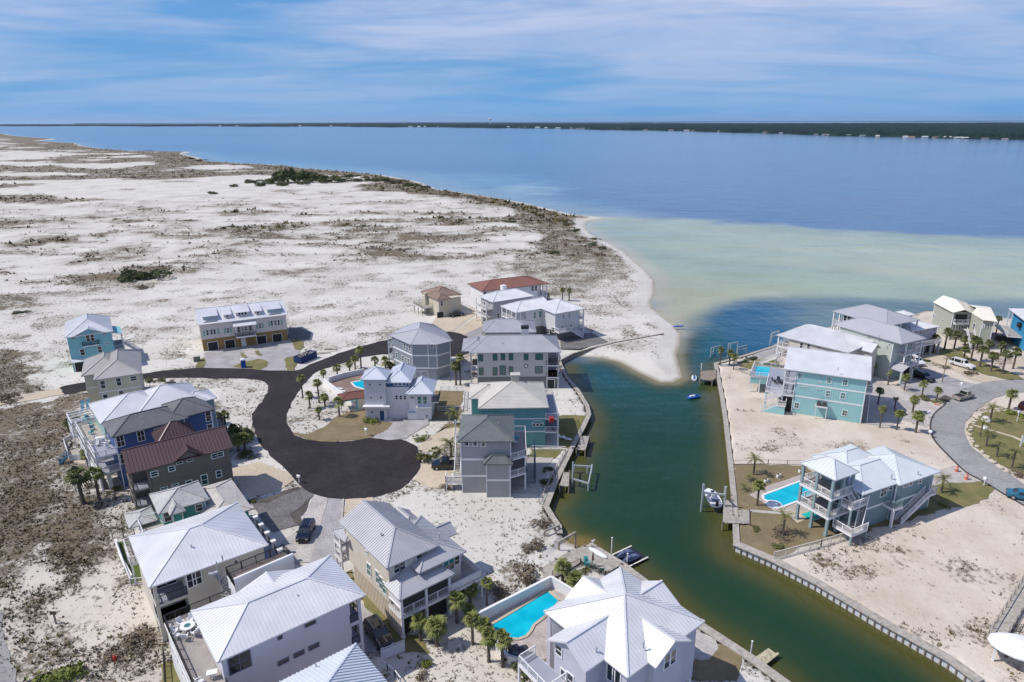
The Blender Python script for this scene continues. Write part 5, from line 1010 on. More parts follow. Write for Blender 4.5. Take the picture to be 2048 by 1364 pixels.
Z_.walls(.5, .5, 20, 11, 0, 7.5, M_WHITE); Z_.hip(0, 0, 23.9, 11.8, 7.5, 1.9, M_SH_RED, seam=None); [Z_.post(x_, .6, 0, 7.5, w=.3) for x_ in (20.5, 22, 23.4)]; Z_.post(23.4, 5, 0, 7.5, w=.3); Z_.deck((20, .3, 23.5, 10), 3.5); Z_.rail([(20, .3), (23.5, .3), (23.5, 10)], 3.5)
Z_.wins((.5, .5), (20, .5), [('C3', 1280, 225, 1.0, 1.6), ('C3', 1310, 222, 1.0, 1.6), ('C3', 900, 265, .9, 1.2)])
a1 = at('C3', 965, 332, 7.2); AA = House('beach_house', 'lavender grey house with white hip roof and white side balconies before the red roof', a1[0], a1[1], 31.5)
mlg2 = siding('lavender grey siding', (0.38, 0.38, 0.41)); AA.walls(.5, .5, 14.2, 8, 0, 7.2, mlg2); AA.hip(0, 0, 14.8, 8.5, 7.2, 2.0, M_WROOF); AA.wins((.5, .5), (14.2, .5), [('C3', 1098, 320, .8, .3), ('C3', 1137, 314, .8, .3), ('C3', 1010, 438, .9, 1.5)])
AA.walls(6.8, 5.5, 8.2, 6.9, 8, 10.2, M_WHITE, name='chimney')
for z_ in (4.9, 2.6): AA.deck((-1.6, 1, .5, 7.5), z_); AA.rail([(.5, 1), (-1.6, 1), (-1.6, 7.5)], z_)
for y_ in (1.1, 4.2, 7.4): AA.post(-1.5, y_, 0, 7.1, w=.25)
AA.wins((.5, 8), (.5, .5), [('C3', 905, 350, .9, 1.6), ('C3', 940, 350, .9, 1.6), ('C3', 905, 420, .9, 1.6), ('C3', 940, 440, .9, 1.6)])
BB = House('beach_house', 'white L-shaped house with bright white hip roofs and corner porches above the sandy spit', 1.1, 181.1, 31)
mwh = paint('bright white board siding', (0.60, 0.61, 0.62), .6, .03); BB.walls(2.5, .5, 10, 8, 2.8, 8.05, mwh); BB.walls(9, -6, 17.3, 4.6, 2.8, 8.05, mwh, batt=.6); BB.walls(3, 1, 16.5, 4.2, 0, 2.8, mmb, name='ground_wall'); BB.walls(10.5, -5.2, 16.5, 4, 0, 2.8, mmb, name='ground_wall')
BB.hip(0, 0, 12, 8.6, 8, 1.9, M_WROOF, axis='x', ib=.1); BB.hip(8.5, -6.6, 19, 5.2, 8, 2.1, M_WROOF, axis='y')
BB.wins((2.5, .5), (9, .5), [('C3', 1162, 438, .6, 1.5), ('C3', 1212, 442, .9, 1.6), ('C3', 1298, 436, .9, 1.8), ('C3', 1340, 428, .9, 1.8)], gm=M_GLASSG); BB.wins((9, -6), (17.3, -6), [('C3', 1522, 445, .5, 1.2), ('C3', 1567, 437, .5, 1.2), ('C3', 1515, 535, .45, 1.2), ('C3', 1583, 525, .6, 1.4)])
BB.wins((9, .5), (9, -6), [('C3', 1378, 430, .7, 1.8), ('C3', 1405, 560, 1.2, 1.4), ('C3', 1445, 550, 1.4, 1.4)])
for z_ in (5.3, 2.9): BB.deck((17.3, -6.3, 18.7, 4.6), z_); BB.rail([(17.3, -6.3), (18.6, -6.3), (18.6, 4.6)], z_); BB.deck((.2, .2, 2.5, 8), z_); BB.rail([(2.5, .2), (.2, .2), (.2, 8)], z_)
for x_, y_ in ((18.5, -6.2), (18.5, -2), (18.5, 2), (18.5, 4.5), (.3, .3), (.3, 2.8), (.3, 5.4), (.3, 8), (1.6, .3)): BB.post(x_, y_, 0, 8, w=.28)
BB.deck((9, -8, 13, -6), 2.9); BB.rail([(9, -6), (9, -8), (13, -8)], 2.9); BB.stair((13.3, -7.2, 2.9), (17.5, -7.2, 0), 1.1)
# ---- east bank
CC = House('beach_house', 'pale aqua three storey house with bright white gable roof and raised pool deck', 55.93, 131.85, -25.1)
maq = paint('pale aqua board siding', (0.31, 0.56, 0.575), .6, .03); CC.walls(2.4, .5, 15.4, 14, 0, 9.5, maq, batt=.42, trim=M_TRIM); CC.band(2.4, .5, 15.4, 14, 6.6); CC.band(2.4, .5, 15.4, 14, 3.8); CC.hip(0, 0, 16, 14.6, 9.5, 2.6, M_WROOF, axis='x', ia=0, ib=0, gm=maq, seam=.42)
F0 = ((2.4, .5), (15.4, .5)); CC.wins(*F0, [('c3', 990, 570, .9, 1.3), ('c3', 1355, 622, .9, 1.3), ('c3', 1555, 650, .9, 1.3), ('c3', 1250, 570, .9, .2), ('c3', 1237, 652, .9, .2), ('c3', 1035, 710, 1.5, .25), ('c3', 1222, 738, .9, .2), ('c3', 1338, 788, .9, 1.3), ('c3', 1525, 815, .9, 1.3)], gm=M_GLASSG)
CC.wins(*F0, [('c3', 952, 935, .9, 1.2), ('c3', 1545, 1028, .9, 1.2)])
for z_ in (6.6, 3.8): CC.deck((.2, .3, 2.4, 14), z_, M_DECKG); CC.rail([(2.4, .35), (.25, .35), (.25, 14)], z_)
for x_, y_ in ((.3, .45), (.3, 7), (.3, 13.8)): CC.post(x_, y_, 0, 9.45, w=.28)
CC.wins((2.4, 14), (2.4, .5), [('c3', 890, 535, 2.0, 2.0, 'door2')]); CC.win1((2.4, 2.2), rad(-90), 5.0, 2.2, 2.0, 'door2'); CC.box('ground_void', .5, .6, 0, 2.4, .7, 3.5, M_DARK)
dz = 3.85; DP = [(-7.1, 8.6), (-3.3, 9.4), (-3.1, .8), (.3, .35), (.3, 16.5), (-7.1, 16.5)]; CC.deck(DP, dz, M_DECKG); CC.rail([(.3, .35), (-3.1, .8), (-3.3, 9.3), (-7.1, 8.6), (-7.1, 16.5), (.3, 16.5)], dz)
pq = [CC.L('c3', *q, dz) for q in ((445, 450), (622, 462), (598, 572), (440, 552))]; CC.part('pool', MB().prism(pq, dz-.2, dz+.02), M_POOL); CC.part('pool_wall', MB().prism([(-7.0, 8.7), (-3.3, 9.4), (-3.3, 14), (-7.0, 14)], dz-1.7, dz-.25), maq)
for x_, y_ in ((-6.9, 8.9), (-5, 9.2), (-3.4, 9.5), (-6.9, 16.3)): CC.post(x_, y_, 0, dz-.2, w=.25)
CC.box('stair_wall', -3.1, .9, 0, -2.7, 1.3, 3.6, maq); CC.stair((-3.0, 0, 2.0), (.2, 0, 3.85), .9); CC.stair((-.2, -1.0, 2.0), (-3.3, -1.0, 0), .9); CC.deck((-.4, -1.6, 1.2, .4), 2.0); CC.rail([(1.2, .4), (1.2, -1.6), (-.3, -1.6)], 2.0); CC.part('stair_panel', MB().add([(-3.2, -1.55, 0), (1.15, -1.55, 0), (1.15, -1.55, 1.9), (-.3, -1.55, 1.9), (-3.2, -1.45, 0), (1.15, -1.45, 0), (1.15, -1.45, 1.9), (-.3, -1.45, 1.9)], [(0, 1, 2, 3), (7, 6, 5, 4), (0, 4, 5, 1), (1, 5, 6, 2), (2, 6, 7, 3), (3, 7, 4, 0)]), maq)
u_, z_ = CC.uz(*F0, 'c3', 1262, 918); CC.deck((2.4+u_-1.1, -.9, 2.4+u_+1.1, .5), z_, M_DECK); [CC.post(2.4+u_+k, -.8, 0, z_, w=.12) for k in (-1, 1)]
acm = MB().box(-.42, -.42, 0, .42, .42, .75).cyl((0, 0, .75), (0, 0, .80), .34, n=12).mesh('air_conditioner', paint('dark grey metal', (.06, .06, .065)))
for k in (-.5, .5): link('air_conditioner', acm, CC.r, (2.4+u_+k, -.3, z_), 0)
CC.deck((15.4, 1, 16.6, 5), 6.6); CC.rail([(15.4, 1), (16.6, 1), (16.6, 5)], 6.6); CC.stair((16.1, 8, 6.6), (16.1, 1.5, 0), 1.0)
DD = House('beach_house', 'cream house with ribbed white hip roof between the aqua and pale green houses', 65.0, 159.8, -49.9)
mc2 = siding('cream white siding', (0.56, 0.52, 0.46)); DD.walls(3, .5, 17, 13.4, 0, 8, mc2); DD.hip(0, 0, 17.6, 14, 8, 2.4, M_WROOF, axis='x', ia=4.5, ib=5.5, seam=.42, ribh=.08); DD.wins((3, .5), (17, .5), [('b4', 957, 595, .8, 1.5), ('b4', 1013, 607, .8, 1.5), ('b4', 1092, 610, .9, .25)])
for z_ in (5.4, 2.8): DD.deck((.2, .3, 3, 13.5), z_); DD.rail([(3, .3), (.2, .3), (.2, 13.5)], z_)
for x_, y_ in ((.35, .4), (.35, 7), (.35, 13.3)): DD.post(x_, y_, 0, 8, w=.28)
DD.walls(15.5, 6.5, 19.6, 10.5, 0, 7.4, mc2); DD.hip(14, 6, 20.2, 11, 7.4, 1.5, M_WROOF, axis='x', ia=.2, ib=0, gm=mc2); DD.stair((1.2, -.5, 2.8), (-3, -.5, 0), 1.1)
EE = House('beach_house', 'tall pale green house with lavender hip roof and carport entrance beside the palms', 80.44, 164.4, -62.4)
mpg = paint('pale green stucco', (0.44, 0.49, 0.45), .8, .04); EE.walls(2, .5, 16.2, 8.4, 0, 9.5, mpg, trim=M_TRIM); EE.hip(0, 0, 18.5, 9, 9.5, 2.3, M_LROOF, seam=.42); EE.wins((2, .5), (16.2, .5), [('b5', 492, 573, .9, .3), ('b5', 597, 605, .7, .3), ('b5', 697, 648, .4, .4), ('b5', 498, 735, .9, 1.6), ('b5', 675, 760, .5, .4)])
EE.wins((16.2, .5), (16.2, 8.4), [('b5', 825, 660, .4, .5), ('b5', 880, 650, .8, 1.5), ('b5', 917, 630, .7, 1.5), ('b5', 857, 775, .8, 1.5), ('b5', 893, 755, .7, 1.5)])
for z_ in (6.3, 3.3): EE.deck((16.2, 2.5, 18.2, 8.4), z_); EE.rail([(16.2, 2.5), (18.1, 2.5), (18.1, 8.4)], z_); EE.deck((.3, .3, 2, 8.6), z_); EE.rail([(2, .3), (.3, .3), (.3, 8.6)], z_)
for x_, y_ in ((18, 2.7), (18, 8.3), (.4, .4), (.4, 8.4)): EE.post(x_, y_, 0, 9.4, w=.28)
EE.roof([[(15.8, .3, 3.0), (19.6, .3, 3.0), (19.6, 2.4, 4.0), (15.8, 2.4, 4.0)], [(15.8, 4.5, 3.0), (19.6, 4.5, 3.0), (19.6, 2.4, 4.0), (15.8, 2.4, 4.0)]], M_LROOF, .42, name='porch_roof'); EE.post(19.3, .6, 0, 3, mpg, .45); EE.post(19.3, 4.3, 0, 3, mpg, .45); EE.void('garage_opening', (16.2, .5), (16.2, 8.4), 'b5', 860, 930, 2.4, 2.4, M_DARK, zb=0)
FF = House('beach_house', 'lavender roofed house with open corner porches right behind the pale green one', 85.9, 176.6, -64.7)
FF.walls(3, .8, 13, 12, 0, 9.5, mpg); FF.hip(0, 0, 16, 12.9, 9.5, 2.3, M_LROOF, seam=.42, ia=5, ib=5); FF.wins((3, .8), (13, .8), [('b5', 230, 375, 1.2, 1.5), ('b5', 290, 385, 1.2, 1.2)])
for z_ in (6.2, 3.2): FF.deck((.3, .3, 3, 12.6), z_); FF.rail([(3, .3), (.3, .3), (.3, 12.6)], z_); FF.deck((13, .3, 15.7, 12.6), z_); FF.rail([(13, .3), (15.7, .3), (15.7, 12.6)], z_)
for x_, y_ in ((.4, .4), (.4, 6), (.4, 12.4), (15.6, .4), (15.6, 6), (15.6, 12.4), (2.2, .4)): FF.post(x_, y_, 0, 9.4, w=.3)
GG = House('beach_house', 'low lavender house with bright white roof and a small cupola between grey neighbours', 101.7, 165.9, 24)
GG.walls(.5, .5, 10.4, 17, 0, 7, mlg2); GG.hip(0, 0, 10.9, 17.5, 7, 1.4, M_WROOF, seam=.5); GG.walls(5.5, 6.5, 8.5, 9.5, 7, 8.9, M_WHITE, name='cupola'); GG.hip(5.0, 6.0, 9.0, 10, 8.9, .8, M_WROOF); GG.wins((.5, .5), (10.4, .5), [('b5', x_, y_, .8, 1.1) for x_, y_ in ((960, 530), (1010, 520), (1080, 505), (1140, 495))]); [GG.post(x_, -1, 0, 3, mlg2, .4) for x_ in (1, 4, 7, 10)]; GG.deck((.5, -1.3, 10.4, .5), 3.2); GG.rail([(.5, -1.25), (10.4, -1.25)], 3.2)
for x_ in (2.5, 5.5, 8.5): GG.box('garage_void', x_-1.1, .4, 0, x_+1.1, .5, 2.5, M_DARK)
HH = House('beach_house', 'sage green house with cream gabled roofs and white entry stairs behind the palm grove', 120, 180, 0)
msg = siding('sage siding', (0.36, 0.37, 0.31)); HH.poly([(1.3, .6), (5.3, .3), (7.4, 15.8), (2.6, 11.4)], 0, 8.0, msg, trim=M_TRIM); HH.poly([(4.6, -6.6), (6.6, -7.9), (13.8, 5.4), (9.8, 8.2), (5.6, .2)], 0, 8.0, msg, trim=M_TRIM)
HH.roof([[(2.1, 11.7, 8), (.8, .2, 8), (3.3, -.6, 9.0), (5.6, 7.2, 9.9), (5.5, 13, 9.6)], [(2.1, 11.7, 8), (5.5, 13, 9.6), (7.7, 16.3, 8)], [(3.3, -.6, 9.0), (5.7, -.4, 8), (10, 8.8, 8.4), (5.6, 7.2, 9.9)], [(7.7, 16.3, 8), (5.5, 13, 9.6), (5.6, 7.2, 9.9), (10, 8.8, 8.4)]], M_CROOF, .5)
HH.roof([[(4.1, -7.2, 8), (6.9, -8.7, 8), (9.8, -1.6, 9.4), (7.0, .2, 9.4)], [(6.9, -8.7, 8), (14.6, 5.9, 8), (9.8, -1.6, 9.4)], [(4.1, -7.2, 8), (7.0, .2, 9.4), (5.6, -.35, 8)], [(14.6, 5.9, 8), (10.2, 8.7, 8), (7.0, .2, 9.4), (9.8, -1.6, 9.4)]], M_CROOF, .5)
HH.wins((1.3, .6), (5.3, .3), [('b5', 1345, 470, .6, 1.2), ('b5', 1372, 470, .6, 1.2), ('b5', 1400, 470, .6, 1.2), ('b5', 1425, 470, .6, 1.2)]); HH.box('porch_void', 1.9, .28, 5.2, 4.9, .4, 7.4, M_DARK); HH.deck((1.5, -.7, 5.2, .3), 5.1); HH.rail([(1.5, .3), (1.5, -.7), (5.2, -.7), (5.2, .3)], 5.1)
HH.wins((4.6, -6.6), (6.6, -7.9), [('b5', x_, 465, .38, 1.0) for x_ in (1620, 1642, 1665, 1690)]); HH.wins((2.6, 11.4), (1.3, .6), [('b5', 1110, 340, .6, .8), ('b5', 1155, 368, .6, .8), ('b5', 1230, 405, .6, .8)]); HH.wins((5.6, .2), (4.6, -6.6), [('b5', 1545, 470, .9, 2.0), ('b5', 1483, 460, .5, .6)]); HH.stair((4.3, -3, 3.6), (3.2, -7.5, 0), 1.6); HH.deck([(4.0, -3.2), (5.4, -3.6), (5.8, -.2), (4.2, .2)], 3.6)
II = House('beach_house', 'bright blue board house with white roof cut off by the right edge of the photo', 133.8, 169.9, -19)
mbb = paint('bright blue board siding', (0.045, 0.29, 0.52)); II.walls(1.0, .6, 12, 14.4, 0, 8, mbb, batt=.45); II.hip(0, 0, 13, 15, 8, 2, M_WROOF); II.box('balcony_box', .2, 6, 5.0, 1.0, 7.6, 6.2, M_BLACK); [II.post(.3, y_, 0, 8, w=.2) for y_ in (12, 14.8)]; II.deck((-2.4, 4, 1, 15), 3); II.rail([(-2.4, 4), (-2.4, 15)], 3)
JJ = House('beach_house', 'blue-grey house with white hip roofs, long side stair and pool on the east bank', 50.76, 87.15, 26.1)
mbg2 = siding('slate blue siding', (0.18, 0.26, 0.29)); JJ.walls(.5, .5, 7.4, 8, 0, 6.5, mbg2, trim=M_TRIM); JJ.walls(7.4, 0, 16.1, 8.8, 0, 6.5, mbg2, trim=M_TRIM); JJ.band(.5, .5, 7.4, 8, 3.3); JJ.band(7.4, 0, 16.1, 8.8, 3.3)
mwr = paint('soft white metal roofing', (0.56, 0.60, 0.62), .4, .05); JJ.hip(0, 0, 9, 8.6, 6.5, 1.7, mwr, axis='x', ib=0, seam=.6); JJ.hip(7.3, -.6, 16.8, 9.2, 6.5, 1.8, mwr, seam=.6); JJ.hip(3, 5, 12.5, 12, 6.5, 1.7, mwr, seam=.6); JJ.walls(3.5, 8, 12, 11.5, 0, 6.5, mbg2)
JJ.wins((.5, .5), (7.4, .5), [('b6', 1378, 490, .7, 1.6), ('b6', 1400, 480, .7, 1.6), ('b6', 1437, 457, .9, .9)]); JJ.wins((7.4, 0), (16.1, 0), [('b6', 1535, 443, .8, .7), ('b6', 1572, 432, .8, .7), ('b6', 1637, 410, .7, 1.0)])
JJ.deck((5.9, -1.2, 7.9, .5), 3.2, M_DECK, .4); JJ.rail([(5.9, .5), (5.9, -1.2), (7.9, -1.2), (7.9, 0)], 3.2, mbg2); JJ.post(6, -1.1, 0, 3, w=.3); JJ.stair((14.2, -.7, 3.4), (8.2, -.7, 0), 1.0); JJ.deck((14.2, -1.2, 15.6, 0), 3.4); JJ.rail([(14.2, -1.2), (15.6, -1.2), (15.6, 0)], 3.4)
KK = House('porch_tower', 'three level porch tower with a square white roof standing before the blue-grey pool house', 45.9, 86.25, 28.4, 'porch tower')
mpp = paint('grey green post paint', (0.25, 0.33, 0.35)); KK.hip(-.2, -.2, 5.0, 5.9, 9.5, 1.6, mwr, seam=.6)
for z_ in (6.3, 3.2): KK.deck((0, .1, 4.7, 5.6), z_, M_DECK, .4); KK.rail([(4.7, .15), (.1, .15), (.1, 5.6), (4.7, 5.6)], z_)
for x_, y_ in ((.15, .3), (.15, 2.9), (.15, 5.4), (2.4, .3), (4.5, .3), (4.5, 5.4)): KK.post(x_, y_, 0, 9.4, mpp, .36)
KK.box('back_wall', 3.9, .8, 3.2, 4.3, 5.5, 9.3, mbg2); KK.wins((3.9, 5.5), (3.9, .8), []); KK.win1((3.9, 2.2), rad(-90), 4.6, 1.6, 2, 'door2'); KK.win1((3.9, 4.2), rad(-90), 7.7, 1.6, 2, 'door2'); KK.win1((3.9, 4.4), rad(-90), 4.6, 1.2, 2, 'door2')
KK.deck((1.2, -3.0, 4.7, .1), 1.7, M_DECK, .3); KK.rail([(1.2, .1), (1.2, -3.0), (4.7, -3.0)], 1.7); [KK.post(x_, -2.9, 0, 1.7, mpp, .25) for x_ in (1.3, 4.6)]; KK.deck((2.4, -1.6, 6.0, .1), 4.9, M_DECK, .3); KK.rail([(2.4, .1), (2.4, -1.6), (6.0, -1.6)], 4.9); KK.stair((4.2, .9, 6.3), (4.2, -1.0, 4.9), .9); KK.stair((6.0, -1.1, 4.9), (3.4, -2.4, 1.7), .9); [KK.post(x_, -1.5, 0, 4.8, mpp, .25) for x_ in (2.5, 5.8)]
# thing cut off bottom right
LL = House('boat_shelter', 'white rounded canopy roof at the bottom right corner beside the footbridge', *at('i1', 905, 900, 2.2), -30, 'canopy')
NC = 14; ring = [(3+2.9*math.cos(a)*1.1, 2.2+2.2*math.sin(a), 2.2) for a in [2*math.pi*i/NC for i in range(NC)]]; mid = [(3+(x-3)*.62, 2.2+(y-2.2)*.62, 2.9) for x, y, z in ring]; LL.roof([[ring[i], ring[(i+1) % NC], mid[(i+1) % NC], mid[i]] for i in range(NC)]+[[mid[i], mid[(i+1) % NC], (3, 2.2, 3.15)] for i in range(NC)], M_WHITE, None); [LL.post(x_, y_, 0, 2.2) for x_, y_ in ((.6, 1.4), (5.4, 1.4), (5.0, 3.4), (1.0, 3.4))]

# roof vents
def vent(h, v, x, y, z): lx, ly = h.L(v, x, y, z); h.part('vent_pipe', MB().cyl((lx, ly, z-.5), (lx, ly, z+.12), .08, n=8).cyl((lx, ly, z+.12), (lx, ly, z+.18), .13, n=8), M_GROOF)
for h, v, x, y, z in ((G_, 'E5', 805, 645, 9.2), (G_, 'E5', 560, 560, 9.3), (I_, 'E5', 1400, 955, 10.0), (K_, 'F6', 640, 465, 9.8), (K_, 'F6', 1095, 470, 8.4), (L_, 'c1', 940, 965, 10.8), (L_, 'c1', 1400, 915, 11.2), (CC, 'b4', 1245, 775, 11.0), (CC, 'b4', 1455, 748, 11), (N_, 'b3', 925, 368, 10.8), (Q_, 'C3', 1043, 650, 10.2), (W_, 'c2', 1055, 575, 9.4), (C_, 'A1', 1408, 972, 10.0), (JJ, 'b6', 1445, 380, 7.4), (JJ, 'b6', 1625, 355, 7.2), (F_, 'D4', 1612, 852, 7.9), (EE, 'b5', 600, 560, 10.4), (J_, 'b1', 1605, 1190, 7.6), (A_, 'A1', 600, 380, 10), (B_, 'A1', 1000, 640, 9.6)): vent(h, v, x, y, z)

# ------------------------------------------------------------------ pools and pool yards
def ztop(v, bx, by, tx, ty, z0=0.0):
    X, Y = at(v, bx, by, z0); d = ray(v, tx, ty); return CAM_H+d.z*(Y/d.y)
def pool(label, v, pts, z=0.1, sm=0, cop=M_WHITE, gr=None):
    P = ats(v, pts, z); P = smooth_(P, sm) if sm else P
    c = (sum(p_[0] for p_ in P)/len(P), sum(p_[1] for p_ in P)/len(P)); t = thing('swimming_pool', label, 'swimming pool', (*c, 0))
    Q = [(p_[0]-c[0], p_[1]-c[1]) for p_ in P]
    MB().prism(Q, z-0.1, z-.02).build('pool_water', M_POOL, t); e = MB()
    for a, b in zip(Q, Q[1:]+Q[:1]): e.bar((*a, z), (*b, z), .35, .12)
    e.build('coping', cop, t); return t
pool('curved turquoise pool inside the white walled yard at the bottom', 'b2', [(870, 825), (1040, 725), (1180, 640), (1320, 552), (1420, 635), (1360, 700), (1300, 760), (1215, 825), (1185, 880), (1150, 918), (1090, 938), (1035, 935), (940, 905), (890, 870)], .12, 0, M_TAN)
pool('long rectangular pool before the porch tower on the east bank', 'b6', [(565, 512), (850, 405), (985, 440), (960, 480), (840, 540), (705, 590), (640, 572), (570, 540)], .12)
pool('turquoise pool on the red brown deck beside the tower house', 'c2', [(425, 715), (600, 682), (760, 655), (820, 700), (760, 760), (605, 808), (480, 772)], .15)
sheet('patio', ats('c2', [(110, 690), (330, 630), (560, 600), (700, 590), (860, 720), (700, 880), (560, 900), (470, 930), (300, 820), (160, 740)]), M_PAVR, 0.08)
def lowwall(name, label, cat, v, pts, h, m, w=.25, z=0, cap=None):
    P = ats(v, pts, z); t = thing(name, label, cat, (*P[0], 0)); mb = MB(); cb = MB(); o = P[0]
    for i, (a, b) in enumerate(zip(P, P[1:])):
        A = Vector((a[0]-o[0], a[1]-o[1], z+h/2)); B = Vector((b[0]-o[0], b[1]-o[1], z+h/2)); mb.bar(A, B, w, h); cb.bar(A+Vector((0, 0, h/2+.04+.003*i)), B+Vector((0, 0, h/2+.04+.003*i)), w+.08, .08)
    mb.build('panel_wall', m, t); cb.build('cap', cap or M_TRIM, t); return t
lowwall('garden_wall', 'white solid wall around the north side of the curved pool', 'wall', 'b2', [(775, 815), (1345, 522), (1520, 628)], 1.5, M_WHITE)
lowwall('garden_wall', 'curved white wall behind the dining set and two palms', 'wall', 'b2', [(915, 1010), (960, 1085), (1010, 1130), (1080, 1150), (1180, 1140)], 1.1, M_WHITE)
lowwall('garden_wall', 'white wall along the sand garden west of the tower house pool', 'wall', 'c2', [(55, 730), (200, 850), (340, 950), (500, 1070)], 1.2, M_WHITE)
lowwall('garden_wall', 'lavender grey wall at the far side of the tower house pool', 'wall', 'c2', [(120, 720), (330, 655), (600, 600)], 1.3, mwb)
lowwall('garden_wall', 'low sand coloured wall running beside the dune at the grey picket fence', 'wall', 'D4', [(915, 1210), (970, 1370), (1040, 1500)], .7, M_WHITE)
def fence(label, v, pts, h=1.1, m=None, bal=.18, z=0.0, cat='fence', pitch=2.0, solid=False):
    P = ats(v, pts, z); f = House('fence', label, P[0][0], P[0][1], 0, cat); m = m or M_TRIM
    q = [(p_[0]-P[0][0], p_[1]-P[0][1]) for p_ in P]; f.rail(q, z, m, h, bal, pitch=pitch, solid=solid, name='fence_rail'); return f
fence('grey weathered picket fence below the two palms by the brown house', 'D4', [(665, 890), (780, 865), (1035, 830)], 1.0, M_WOOD, .22)
fence('grey picket fence at the corner of the sand lot and the green strip', 'D4', [(890, 1175), (975, 1160), (1060, 1140)], 1.0, M_WOOD, .22)
fence('white fence on the dune side of the narrow green lawn', 'g0', [(955, 215), (1075, 535)], 1.0, None, .2)
fence('short white picket fence closing the narrow green lawn', 'g0', [(1075, 535), (1200, 520)], 1.0, None, .22)
fence('long white fence between pool lawn and empty sand lot', 'b6', [(638, 952), (960, 865), (1278, 768), (1222, 718)], 1.2, paint('cream fence', (.62, .60, .52)), .16, solid=False)
fence('white fence beside the grass strip of the teal house', 'b3', [(1210, 598), (1495, 605)], .9, None, .2)
fence('weathered handrail running down beside the canal planting', 'b3', [(1495, 620), (1400, 800), (1275, 1060)], .8, M_WOODL, .0)
fence('white fence behind the trash bins of the tower house', 'C3', [(535, 1190), (735, 1190), (745, 1040), (560, 1030)], 1.1, None, .2)
fence('white gate panel behind the parked dark van', 'b2', [(15, 1110), (195, 1035)], 1.6, mwb, 0, solid=True)
fence('white stair rail at the bottom edge below the sand path', 'b2', [(-10, 1140), (60, 1190), (120, 1240), (165, 1300)], 1.0, None, .3)
fence('thin wire fence along the north side of the pool lawn', 'b6', [(365, 306), (600, 302), (860, 308)], .9, paint('pale wire', (.5, .48, .45)), 0, pitch=3)
fence('pale fence along the front of the aqua house lawn', 'c3', [(195, 500), (370, 560)], 1.0, M_WOODL, .25)
fence('black hoop fence at the corner of the dune and the plank deck', 'g0', [(1345, 1110), (1365, 1500)], 1.0, M_BLACK, .3)
fence('dark rail between garden and timber deck', 'c7', [(510, 1210), (950, 1010), (1250, 1170)], .9, M_WOOD, .2)
# footbridge lower right
fb = House('boardwalk', 'narrow grey boardwalk with two rails crossing the sand at the right edge', *at('i1', 960, 790), 0, 'boardwalk')
bA = (0, 0); e1 = at('i1', 1420, 20); e2 = (e1[0]-fb.x, e1[1]-fb.y); e2 = (e2[0]*1.6, e2[1]*1.6); dv = Vector((*e2, 0)).normalized(); nv_ = Vector((-dv.y, dv.x, 0))*.75
fb.part('walkway', MB().bar((0, 0, .5), (*e2, .5), 1.4, .12), M_WOODL)
for k in (-1, 1): fb.rail([(nv_.x*k, nv_.y*k), (e2[0]+nv_.x*k, e2[1]+nv_.y*k)], .5, M_WOODL, .95, 0)
# gazebo / pool house of the tower house
gp = House('pool_house', 'small pool house with red brown ribbed hip roof and teal beam', *at('c2', 495, 935, 2.6), 22, 'pool house')
gp.hip(-3.4, -.2, 4, 3.6, 2.7, .9, paint('red brown roofing', (.17, .07, .05)), seam=.4); gp.box('wall', .2, .2, 0, 3.6, 3, 2.6, mcr); gp.part('beam', MB().box(-3.3, -.1, 2.3, .2, .1, 2.55), paint('teal paint', (.08, .5, .48))); gp.post(.1, 0, 0, 2.6, paint('teal paint', (.08, .5, .48))); gp.post(-3.2, 0, 0, 2.6, M_WHITE)
# ------------------------------------------------------------------ docks and lifts
def dock(name, label, v, pts, z=0.35, m=None, legs=True, cat='dock', pw=.3):
    P = ats(v, pts, z); o = P[0]; t = thing(name, label, cat, (*o, 0)); Q = [(p_[0]-o[0], p_[1]-o[1]) for p_ in P]
    MB().prism(Q, z-.15, z-.03).build('frame', M_WOOD, t)
    # planks clipped to the outline
    a = Vector((Q[1][0]-Q[0][0], Q[1][1]-Q[0][1], 0)).normalized(); b = Vector((-a.y, a.x, 0)); us = [q[0]*a.x+q[1]*a.y for q in Q]; vs = [q[0]*b.x+q[1]*b.y for q in Q]; pk = MB(); k = min(us)+pw/2
    while k < max(us):
        h = []
        for i in range(len(Q)):
            j = (i+1) % len(Q)
            if (us[i]-k)*(us[j]-k) < 0: h.append(vs[i]+(vs[j]-vs[i])*(k-us[i])/(us[j]-us[i]))
        h.sort()
        for i in range(0, len(h)-1, 2): pk.bar(a*k+b*h[i]+Vector((0, 0, z-.01+random.uniform(-.008, .008))), a*k+b*h[i+1]+Vector((0, 0, z-.01)), pw*.9, .05)
        k += pw
    pk.build('plank', m or M_WOODL, t, kind='stuff')
    if legs:
        pm = MB().cyl((0, 0, -3), (0, 0, z+.25), .13, n=8).mesh('pile', M_WOOD)
        for q in Q: link('pile', pm, t, (q[0], q[1], 0))
    return t
dock('dock', 'timber dock with a step beside the boat on its lift, east bank', 'b6', [(292, 700), (298, 545), (352, 545), (362, 648), (400, 655), (398, 612), (472, 612), (474, 706)])
dock('dock', 'wide weathered timber deck by the water with the white paddleboard', 'c7', [(330, 1075), (560, 935), (760, 810), (1010, 730), (1130, 740), (1600, 1010), (1400, 1130), (1180, 1050), (960, 975), (780, 1090), (560, 1210), (400, 1260)], .25)
dock('dock', 'small tilted dock platform outside the teal house lawn', 'b3', [(1590, 590), (1630, 478), (1700, 480), (1665, 600)])
dock('dock', 'narrow dock platform at the aluminium boat lift', 'b3', [(1445, 900), (1480, 785), (1530, 785), (1525, 905)])
dock('dock', 'sun bleached floating dock piece covered in shells, bottom right of the white roof', 'b7', [(1640, 1210), (1790, 1108), (1825, 1140), (1870, 1150), (1740, 1255)], -.4, paint('shell covered boards', (.45, .40, .28), .9, .5, 3), False)
